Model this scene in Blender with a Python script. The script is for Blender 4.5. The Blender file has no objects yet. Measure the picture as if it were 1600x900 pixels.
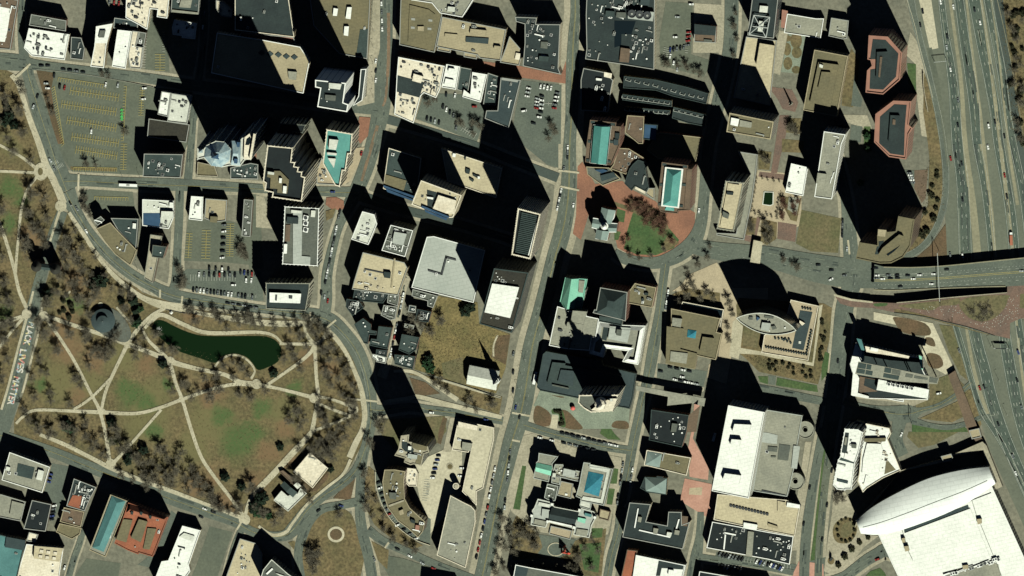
import bpy, bmesh, math, random
from mathutils import Vector
R = random.Random(7)
sc = bpy.context.scene
COL = sc.collection
# ---------------------------------------------------------------- camera
# satellite view: orthographic, looking down and slightly from the north-east
S = 0.6                                    # metres per photograph pixel
TILT = 0.145
dv = Vector((-0.6*TILT, -0.8*TILT, -math.sqrt(1-TILT**2)))
rv = dv.cross(Vector((0, 1, 0))).normalized()
uv_ = rv.cross(dv).normalized()
cd = bpy.data.cameras.new('camera'); cam = bpy.data.objects.new('camera', cd); COL.objects.link(cam)
cd.type = 'ORTHO'; cd.ortho_scale = 1600*S; cd.clip_start = 1; cd.clip_end = 3000
from mathutils import Matrix
cam.matrix_world = Matrix.Translation(-dv*900) @ Matrix((rv, uv_, -dv)).transposed().to_4x4()
sc.camera = cam
# ---------------------------------------------------------------- light
SUN_EL = math.radians(48); SUN_AZ = math.atan2(0.43, -0.9)
w = bpy.data.worlds.new('World'); sc.world = w; w.use_nodes = True
nt = w.node_tree; bg = nt.nodes['Background']
sky = nt.nodes.new('ShaderNodeTexSky'); sky.sky_type = 'NISHITA'; sky.sun_disc = False
sky.sun_elevation = SUN_EL; sky.sun_rotation = SUN_AZ
nt.links.new(sky.outputs[0], bg.inputs[0]); bg.inputs[1].default_value = 0.05
sky.air_density = 0.12; sky.dust_density = 0.0; sky.ozone_density = 1.0; sky.altitude = 0
sl = bpy.data.lights.new('sun', 'SUN'); sl.energy = 5.0; sl.angle = math.radians(0.5); sl.color = (1.0, 0.99, 0.93)
so = bpy.data.objects.new('sun', sl); COL.objects.link(so)
sd = Vector((math.sin(SUN_AZ)*math.cos(SUN_EL), math.cos(SUN_AZ)*math.cos(SUN_EL), math.sin(SUN_EL)))
so.rotation_euler = sd.to_track_quat('Z', 'Y').to_euler(); so.location = (0, 0, 500)
sc.view_settings.view_transform = 'Standard'; sc.view_settings.look = 'None'
sc.view_settings.exposure = 0.45; sc.view_settings.gamma = 1
sc.cycles.max_bounces = 4; sc.cycles.diffuse_bounces = 0

# ---------------------------------------------------------------- survey frames: plan coordinates on the ground
FR = {'f': (0, 0, 1), 'g': (380, 180, 6.427), 'k': (560, 640, 9), 'm': (840, 420, 7.2), 'n': (820, 545, 7.2),
      'p': (1310, 470, 5.294), 'q': (1280, 640, 6.43), 'r': (540, 440, 5.625), 's': (290, 180, 7.5),
      'u': (800, 690, 5.622), 'v': (1040, 460, 5.623), 'w': (540, 690, 5.295), 'x': (590, 220, 6.426),
      'y': (800, 0, 4.5), 'z': (900, 180, 5.627), 'A': (1130, 180, 4.09), 'B': (380, 660, 6.43), 'o': (850, 280, 10),
      'h': (1330, 380, 5.926), 't': (130, 440, 7.5), 'j': (30, 330, 9)}
for ci, c in enumerate('abcd'):
    for r in range(4): FR[c+str(r)] = (400*ci, 225*r, 4)
def P(s):
    """'frame: x y, x y' -> survey points"""
    if not isinstance(s, str): return s
    out = []
    for seg in s.split('|'):
        fr, pts = seg.split(':'); x0, y0, k = FR[fr.strip()]
        for q in pts.split(','):
            v = [float(t) for t in q.split()]
            out.append((x0+v[0]/k, y0+v[1]/k) if len(v) == 2 else (x0+v[0]/k, y0+v[1]/k, v[2]))
    return out
def W(x, y, z=0.0):
    u = (x-800)*S - rv.z*z; v = (450-y)*S - uv_.z*z
    det = rv.x*uv_.y - rv.y*uv_.x
    return Vector(((u*uv_.y - v*rv.y)/det, (rv.x*v - uv_.x*u)/det, z))

# ---------------------------------------------------------------- materials
def lin(c): c /= 255; return c/12.92 if c < 0.04045 else ((c+0.055)/1.055)**2.4
GAIN = 1.4
def rgb(r, g, b, d=0.14):
    c = [lin(v)/GAIN for v in (r, g, b)]; l = 0.25*c[0]+0.6*c[1]+0.15*c[2]
    return tuple(min(0.85, (v*(1-d)+l*d)*k) for v, k in zip(c, (0.97, 1.025, 0.95)))
MATS = {}
def mat(name, c, c2=None, sc1=0.05, sc2=0.6, amt=0.35, rough=0.9, seam=0, metal=0, spec=0.3):
    """base colour mottled by two scales of noise, plus optional roof seams"""
    if name in MATS: return MATS[name]
    m = bpy.data.materials.new(name); m.use_nodes = True; MATS[name] = m
    n = m.node_tree.nodes; L = m.node_tree.links; b = n['Principled BSDF']
    c = rgb(*c); c2 = rgb(*c2) if c2 else tuple(v*0.72 for v in c)
    geo = n.new('ShaderNodeNewGeometry')
    def noise(s, det=4):
        t = n.new('ShaderNodeTexNoise'); t.inputs['Scale'].default_value = s; t.inputs['Detail'].default_value = det
        t.inputs['Roughness'].default_value = 0.65; L.new(geo.outputs['Position'], t.inputs['Vector']); return t
    a = noise(sc1, 6); f = noise(sc2, 3)
    r1 = n.new('ShaderNodeMapRange'); r1.inputs[1].default_value = 0.36; r1.inputs[2].default_value = 0.66
    L.new(a.outputs['Fac'], r1.inputs[0])
    mx = n.new('ShaderNodeMix'); mx.data_type = 'RGBA'; mx.inputs[6].default_value = (*c, 1); mx.inputs[7].default_value = (*c2, 1)
    L.new(r1.outputs[0], mx.inputs[0])
    r2 = n.new('ShaderNodeMapRange'); r2.inputs[1].default_value = 0.3; r2.inputs[2].default_value = 0.7
    r2.inputs[3].default_value = 1-amt; r2.inputs[4].default_value = 1+amt*0.6
    L.new(f.outputs['Fac'], r2.inputs[0])
    mul = n.new('ShaderNodeMix'); mul.data_type = 'RGBA'; mul.blend_type = 'MULTIPLY'; mul.inputs[0].default_value = 1
    L.new(mx.outputs[2], mul.inputs[6]); L.new(r2.outputs[0], mul.inputs[7]); out = mul.outputs[2]
    if seam:
        br = n.new('ShaderNodeTexBrick'); br.inputs['Scale'].default_value = 1/seam
        br.inputs['Mortar Size'].default_value = 0.02; br.inputs['Color1'].default_value = (1, 1, 1, 1)
        br.inputs['Color2'].default_value = (0.965, 0.965, 0.965, 1); br.inputs['Mortar'].default_value = (0.86, 0.86, 0.86, 1)
        rot = n.new('ShaderNodeMapping'); rot.inputs['Rotation'].default_value = (0, 0, math.radians(-13))
        L.new(geo.outputs['Position'], rot.inputs[0]); L.new(rot.outputs[0], br.inputs[0])
        m2 = n.new('ShaderNodeMix'); m2.data_type = 'RGBA'; m2.blend_type = 'MULTIPLY'; m2.inputs[0].default_value = 1
        L.new(out, m2.inputs[6]); L.new(br.outputs[0], m2.inputs[7]); out = m2.outputs[2]
    L.new(out, b.inputs['Base Color']); b.inputs['Roughness'].default_value = rough; b.inputs['Metallic'].default_value = metal
    b.inputs['Specular IOR Level'].default_value = spec
    return m
def plain(name, c, rough=0.6, metal=0, spec=0.5):
    if name in MATS: return MATS[name]
    m = bpy.data.materials.new(name); m.use_nodes = True; MATS[name] = m
    b = m.node_tree.nodes['Principled BSDF']; b.inputs['Base Color'].default_value = (*rgb(*c), 1)
    b.inputs['Roughness'].default_value = rough; b.inputs['Metallic'].default_value = metal
    b.inputs['Specular IOR Level'].default_value = spec
    return m
def facade(name, wall, glass=(28, 40, 46), bay=3.0, fl=3.7, wu=0.55, wv=0.5):
    """windows in storeys and bays, laid out in metres along the wall (UV)"""
    if name in MATS: return MATS[name]
    m = bpy.data.materials.new(name); m.use_nodes = True; MATS[name] = m
    n = m.node_tree.nodes; L = m.node_tree.links; b = n['Principled BSDF']
    uv = n.new('ShaderNodeUVMap'); sp = n.new('ShaderNodeSeparateXYZ'); L.new(uv.outputs[0], sp.inputs[0])
    def band(o, per, frac):
        d = n.new('ShaderNodeMath'); d.operation = 'DIVIDE'; L.new(o, d.inputs[0]); d.inputs[1].default_value = per
        f = n.new('ShaderNodeMath'); f.operation = 'FRACT'; L.new(d.outputs[0], f.inputs[0])
        g = n.new('ShaderNodeMath'); g.operation = 'LESS_THAN'; L.new(f.outputs[0], g.inputs[0]); g.inputs[1].default_value = frac
        return g.outputs[0]
    a = band(sp.outputs[0], bay, wu); c = band(sp.outputs[1], fl, wv)
    mm = n.new('ShaderNodeMath'); mm.operation = 'MULTIPLY'; L.new(a, mm.inputs[0]); L.new(c, mm.inputs[1])
    mx = n.new('ShaderNodeMix'); mx.data_type = 'RGBA'; L.new(mm.outputs[0], mx.inputs[0])
    mx.inputs[6].default_value = (*rgb(*wall), 1); mx.inputs[7].default_value = (*rgb(*glass), 1)
    L.new(mx.outputs[2], b.inputs['Base Color'])
    r = n.new('ShaderNodeMapRange'); L.new(mm.outputs[0], r.inputs[0]); r.inputs[3].default_value = 0.85; r.inputs[4].default_value = 0.15
    L.new(r.outputs[0], b.inputs['Roughness'])
    return m
# ground
mat('asphalt', (102, 110, 96), (86, 95, 85), 0.035, 0.6, 0.24)
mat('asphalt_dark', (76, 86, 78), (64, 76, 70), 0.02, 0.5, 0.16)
mat('asphalt_lot', (103, 108, 90), (90, 97, 82), 0.03, 0.4, 0.2)
mat('highway', (73, 88, 78), (85, 97, 84), 0.03, 0.6, 0.24)
mat('shoulder', (152, 146, 116), (132, 128, 102), 0.03, 0.4, 0.2)
mat('yard', (132, 128, 108), (108, 108, 92), 0.03, 0.3, 0.3)
mat('road_base', (112, 116, 98), (98, 104, 88), 0.02, 0.4, 0.15)
mat('verdigris', (138, 156, 148), (120, 140, 134), 0.1, 0.8, 0.15)
mat('concrete', (178, 168, 142), (154, 147, 122), 0.04, 0.5, 0.28)
mat('pale_concrete', (206, 196, 166), (186, 177, 148), 0.04, 0.5, 0.22)
mat('path', (196, 186, 156), (172, 163, 134), 0.06, 0.8, 0.25)
mat('brick', (160, 108, 80), (138, 94, 72), 0.05, 0.7, 0.25)
mat('brick_dull', (128, 100, 84), (110, 92, 80), 0.08, 0.8, 0.3)
mat('pink_paving', (202, 150, 128), (180, 128, 106), 0.05, 0.6, 0.15)
mat('plaza_stone', (142, 152, 130), (122, 132, 114), 0.08, 0.9, 0.3)
mat('plaza_tan', (188, 170, 136), (170, 154, 124), 0.08, 0.9, 0.2)
mat('dirt', (112, 88, 60), (86, 76, 50), 0.06, 0.7, 0.35)
mat('scrub', (124, 106, 68), (98, 92, 56), 0.04, 0.35, 0.5)
mat('dry_grass', (136, 118, 68), (106, 98, 54), 0.06, 0.5, 0.45)
mat('green_grass', (62, 92, 44), (80, 100, 52), 0.06, 0.5, 0.35)
mat('olive_grass', (98, 98, 60), (116, 104, 70), 0.05, 0.4, 0.35)
mat('paint_white', (205, 205, 190), (150, 155, 140), 0.3, 1.2, 0.35)
mat('paint_yellow', (196, 176, 84), (165, 152, 82), 0.3, 1.2, 0.3)
mat('paint_green', (50, 190, 80), (60, 150, 70), 0.5, 1.5, 0.4)
mat('median_brick', (140, 112, 84), (110, 96, 74), 0.1, 1, 0.3)
# roofs
mat('white', (250, 250, 240), (236, 236, 226), 0.06, 0.5, 0.12, seam=14)
mat('asphalt_patch', (74, 84, 76), (66, 76, 70), 0.1, 0.8, 0.2)
mat('asphalt_worn', (118, 126, 108), (106, 114, 98), 0.1, 0.8, 0.2)
mat('offwhite', (225, 225, 210), (200, 202, 188), 0.08, 0.5, 0.15, seam=9)
mat('cream', (244, 232, 206), (220, 206, 178), 0.07, 0.5, 0.2, seam=10)
mat('tan', (182, 167, 130), (162, 149, 116), 0.07, 0.6, 0.14, seam=10)
mat('olive', (126, 116, 82), (110, 104, 76), 0.05, 0.5, 0.16, seam=12)
mat('sand', (206, 191, 152), (186, 172, 138), 0.06, 0.5, 0.18, seam=11)
mat('grey', (160, 158, 138), (138, 138, 122), 0.06, 0.5, 0.18, seam=10)
mat('palegrey', (182, 186, 176), (166, 172, 162), 0.04, 0.5, 0.08, seam=14)
mat('midgrey', (104, 108, 96), (88, 94, 86), 0.06, 0.5, 0.2, seam=9)
mat('dark', (48, 62, 60), (38, 50, 50), 0.06, 0.5, 0.2, seam=8)
mat('black', (28, 40, 40), (20, 30, 32), 0.06, 0.5, 0.2, seam=8)
mat('slate', (62, 78, 74), (50, 66, 64), 0.06, 0.5, 0.2, seam=8)
mat('facet', (176, 194, 194), (120, 150, 164), 0.25, 0.8, 0.1, rough=0.4)
mat('olive_dark', (58, 56, 44), (48, 48, 40))
mat('bluegrey', (60, 76, 76), (50, 66, 68), 0.06, 0.5, 0.15, seam=8)
mat('brown', (122, 100, 78), (104, 88, 70), 0.08, 0.6, 0.2, seam=9)
mat('redtile', (176, 100, 64), (150, 86, 58), 0.08, 0.9, 0.2, seam=3)
mat('pinkstone', (172, 120, 98), (156, 108, 90), 0.1, 0.8, 0.1)
mat('teal', (84, 164, 152), (70, 146, 138), 0.05, 0.6, 0.12, seam=5, rough=0.6)
mat('copper', (140, 216, 184), (116, 196, 168), 0.05, 0.6, 0.12, seam=6, rough=0.7)
mat('tealdark', (84, 140, 138), (68, 120, 120), 0.05, 0.6, 0.12, seam=5)
mat('poolblue', (46, 140, 156), (34, 116, 140), 0.15, 0.8, 0.2, rough=0.3)
mat('blueglass', (60, 92, 122), (46, 76, 104), 0.1, 0.8, 0.1, rough=0.25)
mat('metalroof', (236, 238, 232), (222, 226, 220), 0.02, 0.3, 0.06, seam=16, rough=0.5)
# walls
facade('w_cream', (212, 196, 160)); facade('w_plain', (255, 252, 240), (245, 240, 225), 6, 3.8, .1, 1.1); facade('w_tan', (176, 156, 118)); facade('w_grey', (150, 148, 132))
facade('w_white', (226, 222, 205)); facade('w_dark', (62, 66, 62)); facade('w_brick', (150, 100, 76))
facade('w_brown', (116, 92, 70)); facade('w_pink', (176, 124, 100))
facade('w_glass', (50, 66, 70), (24, 40, 50), 1.6, 3.8, 0.85, 0.75)
facade('w_blueglass', (70, 96, 110), (30, 60, 84), 1.6, 3.8, 0.85, 0.8)
facade('w_gold', (150, 140, 110), (96, 84, 50), 1.6, 3.8, 0.8, 0.7)
facade('w_strip', (222, 212, 182), (60, 66, 60), 4.2, 3.8, 0.45, 1.1)
plain('unit_white', (240, 240, 232)); plain('unit_grey', (150, 152, 142)); plain('unit_dark', (38, 46, 46)); plain('steel', (180, 184, 178), 0.4)
plain('glass_dark', (22, 34, 40), 0.15)

# ---------------------------------------------------------------- mesh helpers
def link(name, me, parent=None, **pr):
    o = bpy.data.objects.new(name, me); COL.objects.link(o)
    if parent is not None: o.parent = parent
    for k, v in pr.items(): o[k] = v
    return o
def mesh(name, vs, fs, mats, mi=None, uvs=None, smooth=False):
    me = bpy.data.meshes.new(name); me.from_pydata([tuple(v) for v in vs], [], fs)
    for m in mats: me.materials.append(MATS[m] if isinstance(m, str) else m)
    if mi: me.polygons.foreach_set('material_index', mi)
    if uvs:
        l = me.uv_layers.new(name='UVMap'); i = 0
        for f in uvs:
            for t in f: l.data[i].uv = t; i += 1
    if smooth: me.polygons.foreach_set('use_smooth', [True]*len(me.polygons))
    me.update(); return me
def area2(p): return sum(p[i-1][0]*p[i][1]-p[i][0]*p[i-1][1] for i in range(len(p)))/2
def ccw(p): return list(p) if area2(p) > 0 else list(p)[::-1]
def inset(p, d):
    n = len(p); out = []
    for i in range(n):
        a, b, c = p[i-1], p[i], p[(i+1) % n]
        e1 = Vector((b[0]-a[0], b[1]-a[1])); e2 = Vector((c[0]-b[0], c[1]-b[1]))
        if e1.length < 1e-4 or e2.length < 1e-4: out.append((b[0], b[1])); continue
        e1.normalize(); e2.normalize()
        n1 = Vector((-e1.y, e1.x)); n2 = Vector((-e2.y, e2.x)); m = n1+n2
        if m.length < 0.2: m = n1
        m.normalize(); k = d/max(0.45, m.dot(n1)); out.append((b[0]+m.x*k, b[1]+m.y*k))
    return out
def inside(pt, poly):
    x, y = pt[0], pt[1]; c = False
    for i in range(len(poly)):
        a, b = poly[i-1], poly[i]
        if (a[1] > y) != (b[1] > y) and x < (b[0]-a[0])*(y-a[1])/(b[1]-a[1])+a[0]: c = not c
    return c
ZL = [0.02]
def zl(): ZL[0] += 0.0025; return ZL[0]
def sheet(name, s, m, kind='structure', label=None, cat=None, z=None, spline=False, **pr):
    pts = P(s)
    if spline: pts = smooth_loop(pts)
    z = zl() if z is None else z
    p = [W(x, y, z) for x, y in [q[:2] for q in pts]]; p = ccw(p)
    o = link(name, mesh(name, p, [list(range(len(p)))], [m]))
    if kind: o['kind'] = kind
    if label: o['label'] = label; o['category'] = cat
    for k, v in pr.items(): o[k] = v
    return o
def smooth_loop(p, n=4):
    out = []; N = len(p)
    for i in range(N):
        a, b, c, d = (Vector(p[(i+k) % N][:2]) for k in (-1, 0, 1, 2))
        for j in range(n):
            t = j/n
            out.append(tuple(0.5*((2*b)+(c-a)*t+(2*a-5*b+4*c-d)*t*t+(3*b-a-3*c+d)*t**3)))
    return out
def smooth_line(p, n=5):
    """Catmull-Rom through x,y,width"""
    out = []; N = len(p)
    if N < 3: return [tuple(q) for q in p]
    for i in range(N-1):
        q = [Vector(p[max(0, min(N-1, i+k))]) for k in (-1, 0, 1, 2)]
        a, b, c, d = q
        for j in range(n):
            t = j/n; v = 0.5*((2*b)+(c-a)*t+(2*a-5*b+4*c-d)*t*t+(3*b-a-3*c+d)*t**3); out.append(tuple(v))
    out.append(tuple(p[-1])); return out
def line3(s, width=None):
    pts = P(s); return [(q[0], q[1], (q[2] if len(q) > 2 else width)) for q in pts]
def ribbon(line, z, off=0.0, wid=None, dash=None):
    """strips (verts, faces) along a survey line; off in px to its left, dash=(on,gap) px"""
    vs, fs = [], []; L = []
    n = len(line); acc = 0; prev = None
    for i in range(n):
        a = Vector(line[max(0, i-1)][:2]); b = Vector(line[min(n-1, i+1)][:2]); t = (b-a)
        t.normalize(); nn = Vector((-t.y, t.x)); c = Vector(line[i][:2])+nn*(off if not callable(off) else off(line[i][2]))
        L.append((c, nn, line[i][2] if wid is None else wid))
    def quad(c0, n0, w0, c1, n1, w1):
        k = len(vs)
        for c, nn, ww in ((c0, n0, -w0), (c0, n0, w0), (c1, n1, w1), (c1, n1, -w1)):
            q = c+nn*ww/2; vs.append(W(q.x, q.y, z))
        fs.append([k, k+1, k+2, k+3])
    if not dash:
        for i in range(n):
            c, nn, ww = L[i]
            for s_ in (-1, 1): q = c+nn*ww/2*s_; vs.append(W(q.x, q.y, z))
        for i in range(n-1): fs.append([2*i, 2*i+1, 2*i+3, 2*i+2])
    else:
        pos = 0
        for i in range(n-1):
            c0, n0, w0 = L[i]; c1, n1, w1 = L[i+1]; ln = (c1-c0).length
            t = 0
            while t < ln:
                ph = (pos+t) % (dash[0]+dash[1])
                if ph < dash[0]:
                    e = min(ln, t+dash[0]-ph); quad(c0.lerp(c1, t/ln), n0, w0, c0.lerp(c1, e/ln), n0, w0); t = e+1e-3
                else: t += dash[0]+dash[1]-ph+1e-3
            pos += ln
    return vs, fs
def upface(vs, fs):
    out = []
    for f in fs:
        a, b, c = vs[f[0]], vs[f[1]], vs[f[2]]
        out.append(f if (b-a).cross(c-a).z >= 0 else f[::-1])
    return out
def strip(name, s, m, width=None, kind='structure', spl=True, z=None, **pr):
    l = line3(s, width); l = smooth_line(l) if spl else l; z = zl() if z is None else z
    vs, fs = ribbon(l, z); o = link(name, mesh(name, vs, upface(vs, fs), [m]))
    if kind: o['kind'] = kind
    for k, v in pr.items(): o[k] = v
    return o
MARK = {}
def paint(key, m, vs, fs):
    V, F = MARK.setdefault((key, m), ([], [])); k = len(V); V.extend(vs); F.extend([[i+k for i in f] for f in upface(vs, fs)])
def mark(key, m, s, off=0, wid=0.35, dash=None, z=None, spl=True, width=10):
    l = line3(s, width); l = smooth_line(l) if spl else l
    vs, fs = ribbon(l, ZL[0]+0.008 if z is None else z, off, wid, dash); paint(key, m, vs, fs)
# ---------------------------------------------------------------- builders
def empty(name, loc, label, cat, group=None):
    o = bpy.data.objects.new(name, None); COL.objects.link(o); o.location = loc; o['label'] = label; o['category'] = cat
    if group: o['group'] = group
    o.empty_display_size = 1; return o
def rel(vs, org): return [tuple(Vector(v)-Vector(org)) for v in vs]
def prism(p, z0, z1, cap=True):
    """sides (with metre UVs) and a top cap"""
    p = ccw([(q[0], q[1]) for q in p]); n = len(p); vs = [(x, y, z0) for x, y in p]+[(x, y, z1) for x, y in p]
    fs, uvs = [], []; u = 0
    for i in range(n):
        j = (i+1) % n; d = math.dist(p[i], p[j])
        fs.append([i, j, n+j, n+i]); uvs.append([(u, z0), (u+d, z0), (u+d, z1), (u, z1)]); u += d
    if cap: fs.append(list(range(n, 2*n))); uvs.append([(0.9*3, 0.9*3.7)]*n)
    return vs, fs, uvs
def box_part(name, p, z0, z1, m, parent, org, mtop=None, **pr):
    vs, fs, uvs = prism(p, z0, z1); mi = [0]*(len(fs)-1)+[1 if mtop else 0]
    o = link(name, mesh(name, rel(vs, org), fs, [m]+([mtop] if mtop else []), mi, uvs), parent, **pr); return o
UNITS = {}
def unit_mesh(kind):
    if kind in UNITS: return UNITS[kind]
    vs, fs, mi = [], [], []
    def bx(x0, x1, y0, y1, z0, z1, m=0):
        k = len(vs); vs.extend([(x, y, z) for z in (z0, z1) for x, y in ((x0, y0), (x1, y0), (x1, y1), (x0, y1))])
        for f in ([0, 1, 5, 4], [1, 2, 6, 5], [2, 3, 7, 6], [3, 0, 4, 7], [4, 5, 6, 7]): fs.append([i+k for i in f]); mi.append(m)
    def cyl(x, y, r, z0, z1, m=1, n=10):
        k = len(vs)
        for z in (z0, z1): vs.extend([(x+r*math.cos(6.2832*i/n), y+r*math.sin(6.2832*i/n), z) for i in range(n)])
        for i in range(n): fs.append([k+i, k+(i+1) % n, k+n+(i+1) % n, k+n+i]); mi.append(m)
        fs.append([k+n+i for i in range(n)]); mi.append(m)
    if kind == 'air_handler': bx(-1.6, 1.6, -1, 1, 0, 1.5); cyl(-0.8, 0, 0.6, 1.5, 1.65); cyl(0.8, 0, 0.6, 1.5, 1.65); bx(1.6, 2.3, -0.4, 0.4, 0, 0.9, 0)
    if kind == 'roof_vent': cyl(0, 0, 0.45, 0, 0.9, 0, 8); cyl(0, 0, 0.7, 0.9, 1.15, 0, 8)
    if kind == 'fan_unit': bx(-1.1, 1.1, -1.1, 1.1, 0, 1.2); cyl(0, 0, 0.8, 1.2, 1.5)
    if kind == 'duct': bx(-3.5, 3.5, -0.45, 0.45, 0.3, 1.1); bx(-3.5, -2.6, -0.45, 0.45, 0, 0.3); bx(2.6, 3.5, -1.2, 0.45, 0, 1.1)
    if kind == 'skylight':
        bx(-1.2, 1.2, -1.2, 1.2, 0, 0.4, 0); k = len(vs); vs.extend([(-1, -1, .4), (1, -1, .4), (1, 1, .4), (-1, 1, .4), (0, 0, .9)])
        for i in range(4): fs.append([k+i, k+(i+1) % 4, k+4]); mi.append(1)
    UNITS[kind] = (vs, fs, mi); return UNITS[kind]
UM = {}
def unit(kind, loc, rot, parent, tone='unit_grey', s=1.0):
    key = (kind, tone)
    if key not in UM:
        vs, fs, mi = unit_mesh(kind); UM[key] = mesh(kind, vs, fs, [tone, 'unit_dark'], mi)
    o = link(kind, UM[key], parent); o.location = loc; o.rotation_euler = (0, 0, rot); o.scale = (s, s, s); return o
CITY_ROT = math.radians(-13)
KINDS = ['roof_vent', 'roof_vent', 'roof_vent', 'air_handler', 'fan_unit', 'air_handler', 'duct', 'skylight']
def B(name, label, roof, h, rm, wm, cat='building', units=0, up=(), par=0.9, rim=None, base=0, fins=0, rot=None, tones=('unit_grey', 'unit_white'), group=None):
    """a flat-roofed building: wall, parapet, roof, what stands on the roof; up = [(outline, extra height, roof material, wall material or None)]"""
    pts = P(roof); w3 = [W(x, y, h) for x, y in [q[:2] for q in pts]]
    p = ccw([(v.x, v.y) for v in w3]); cx = sum(q[0] for q in p)/len(p); cy = sum(q[1] for q in p)/len(p); org = (cx, cy, 0)
    root = empty(name, org, label, cat, group)
    ip = inset(p, 0.7 if h < 60 else 1.0)
    vs, fs, uvs = prism(p, base, h+par, cap=False)
    link('wall', mesh('wall', rel(vs, org), fs, [wm], None, uvs), root)
    # parapet ring
    n = len(p); k = [(x, y, h+par) for x, y in p]+[(x, y, h+par) for x, y in ip]+[(x, y, h) for x, y in ip]
    fs = [[i, (i+1) % n, n+(i+1) % n, n+i] for i in range(n)]+[[n+i, n+(i+1) % n, 2*n+(i+1) % n, 2*n+i] for i in range(n)]
    link('parapet', mesh('parapet', rel(k, org), fs, [rim or 'unit_grey']), root)
    r = link('roof', mesh('roof', rel([(x, y, h) for x, y in ip], org), [list(range(n))], [rm]), root)
    occupied = []
    for t in up:
        o, dh, m = t[0], t[1], t[2]; mw = t[3] if len(t) > 3 and t[3] else m; nm = t[4] if len(t) > 4 else 'penthouse'
        b0 = t[5] if len(t) > 5 else 0
        q = [W(x, y, h+dh) for x, y in [a[:2] for a in P(o)]]; q = [(v.x, v.y) for v in q]
        if dh < 0.3: link(nm, mesh(nm, rel(ccw([(a, b, h+dh) for a, b in q]), org), [list(range(len(q)))], [m]), root)
        else: box_part(nm, q, h+b0 if dh > 0 else h, h+dh, mw, root, org, m)
        occupied.append(q)
    if fins:
        V, F = [], []
        for i in range(n):
            a, b = Vector(p[i]), Vector(p[(i+1) % n]); L = (b-a).length
            if L < fins: continue
            t = (b-a).normalized(); nn = Vector((t.y, -t.x)); c = int(L/fins)
            for j in range(c+1):
                q = a+t*(L*j/c); kk = len(V)
                for z in (base, h+par): V.extend([(*(q-t*0.35), z), (*(q-t*0.35+nn*0.45), z), (*(q+t*0.35+nn*0.45), z), (*(q+t*0.35), z)])
                F.extend([[kk+i2 for i2 in f] for f in ([0, 4, 5, 1], [1, 5, 6, 2], [2, 6, 7, 3], [4, 7, 6, 5])])
        link('facade_fins', mesh('facade_fins', rel(V, org), F, [rim or 'unit_grey']), root)
    if units:
        safe = inset(p, 2.5); xs = [q[0] for q in safe]; ys = [q[1] for q in safe]; c = 0; put = []
        cl = [(R.uniform(min(xs), max(xs)), R.uniform(min(ys), max(ys))) for _ in range(3)]
        for _ in range(units*25):
            if c >= units: break
            if R.random() < 0.6: a = R.choice(cl); x = R.gauss(a[0], 4); y = R.gauss(a[1], 4)
            else: x = R.uniform(min(xs), max(xs)); y = R.uniform(min(ys), max(ys))
            if not inside((x, y), safe) or any(inside((x, y), o) for o in occupied) or any(math.dist((x, y), b) < 2.6 for b in put): continue
            put.append((x, y)); c += 1
            unit(R.choice(KINDS), (x-cx, y-cy, h), (CITY_ROT if rot is None else rot)+R.choice((0, math.pi/2)), root, R.choice(tones), R.uniform(0.7, 1.25))
    return root
def gable(name, root, org, p4, z0, dz, m, hip=0.0, overhang=0):
    """roof over a 4-corner outline (corners in order; ridge runs along the first edge's direction)"""
    a, b, c, d = [Vector(q[:2]) for q in p4]; m1 = (a+d)/2; m2 = (b+c)/2; r1 = m1.lerp(m2, hip); r2 = m2.lerp(m1, hip)
    vs = [(*a, z0), (*b, z0), (*c, z0), (*d, z0), (*r1, z0+dz), (*r2, z0+dz)]
    fs = [[0, 1, 5, 4], [2, 3, 4, 5], [1, 2, 5], [3, 0, 4]]
    me = mesh(name, rel(vs, org), fs, [m]); o = link(name, me, root)
    bm = bmesh.new(); bm.from_mesh(me); bmesh.ops.recalc_face_normals(bm, faces=bm.faces)
    if sum(f.normal.z for f in bm.faces) < 0: bmesh.ops.reverse_faces(bm, faces=bm.faces)
    bm.to_mesh(me); bm.free(); return o
def quadW(s, z): return [W(q[0], q[1], z) for q in P(s)]
def add_gable(root, s, z, dz, m, hip=0.0, name='pitched_roof'):
    """s traced at eaves height z"""
    return gable(name, root, tuple(root.location), quadW(s, z), z, dz, m, hip)
def add_box(root, s, z0, z1, m, mtop=None, name='wing', **pr):
    q = [W(a[0], a[1], z1) for a in P(s)]; return box_part(name, [(v.x, v.y) for v in q], z0, z1, m, root, tuple(root.location), mtop, **pr)
def add_pyr(root, s, z, dz, m, name='pyramid_roof', flat=0.0):
    q = quadW(s, z); c = sum(q, Vector())/len(q); org = tuple(root.location); n = len(q)
    if not flat: vs = q+[Vector((c.x, c.y, z+dz))]; fs = [[i, (i+1) % n, n] for i in range(n)]
    else:
        vs = q+[Vector((c.x+(v.x-c.x)*flat, c.y+(v.y-c.y)*flat, z+dz)) for v in q]; fs = [[i, (i+1) % n, n+(i+1) % n, n+i] for i in range(n)]+[list(range(n, 2*n))]
    return link(name, mesh(name, rel(vs, org), upface([Vector(v) for v in vs], fs), [m]), root)
def circ(cx, cy, rx, ry=None, n=24, a0=0): ry = ry or rx; return [(cx+rx*math.cos(6.28318*i/n+a0), cy+ry*math.sin(6.28318*i/n+a0)) for i in range(n)]
def lathe(name, prof, m, parent=None, n=20, loc=(0, 0, 0)):
    vs, fs = [], []
    for r, z in prof: vs.extend([(loc[0]+r*math.cos(6.28318*i/n), loc[1]+r*math.sin(6.28318*i/n), loc[2]+z) for i in range(n)])
    for k in range(len(prof)-1):
        for i in range(n): fs.append([k*n+i, k*n+(i+1) % n, (k+1)*n+(i+1) % n, (k+1)*n+i])
    fs.append([(len(prof)-1)*n+i for i in range(n)]); return link(name, mesh(name, vs, fs, [m]), parent)

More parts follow.
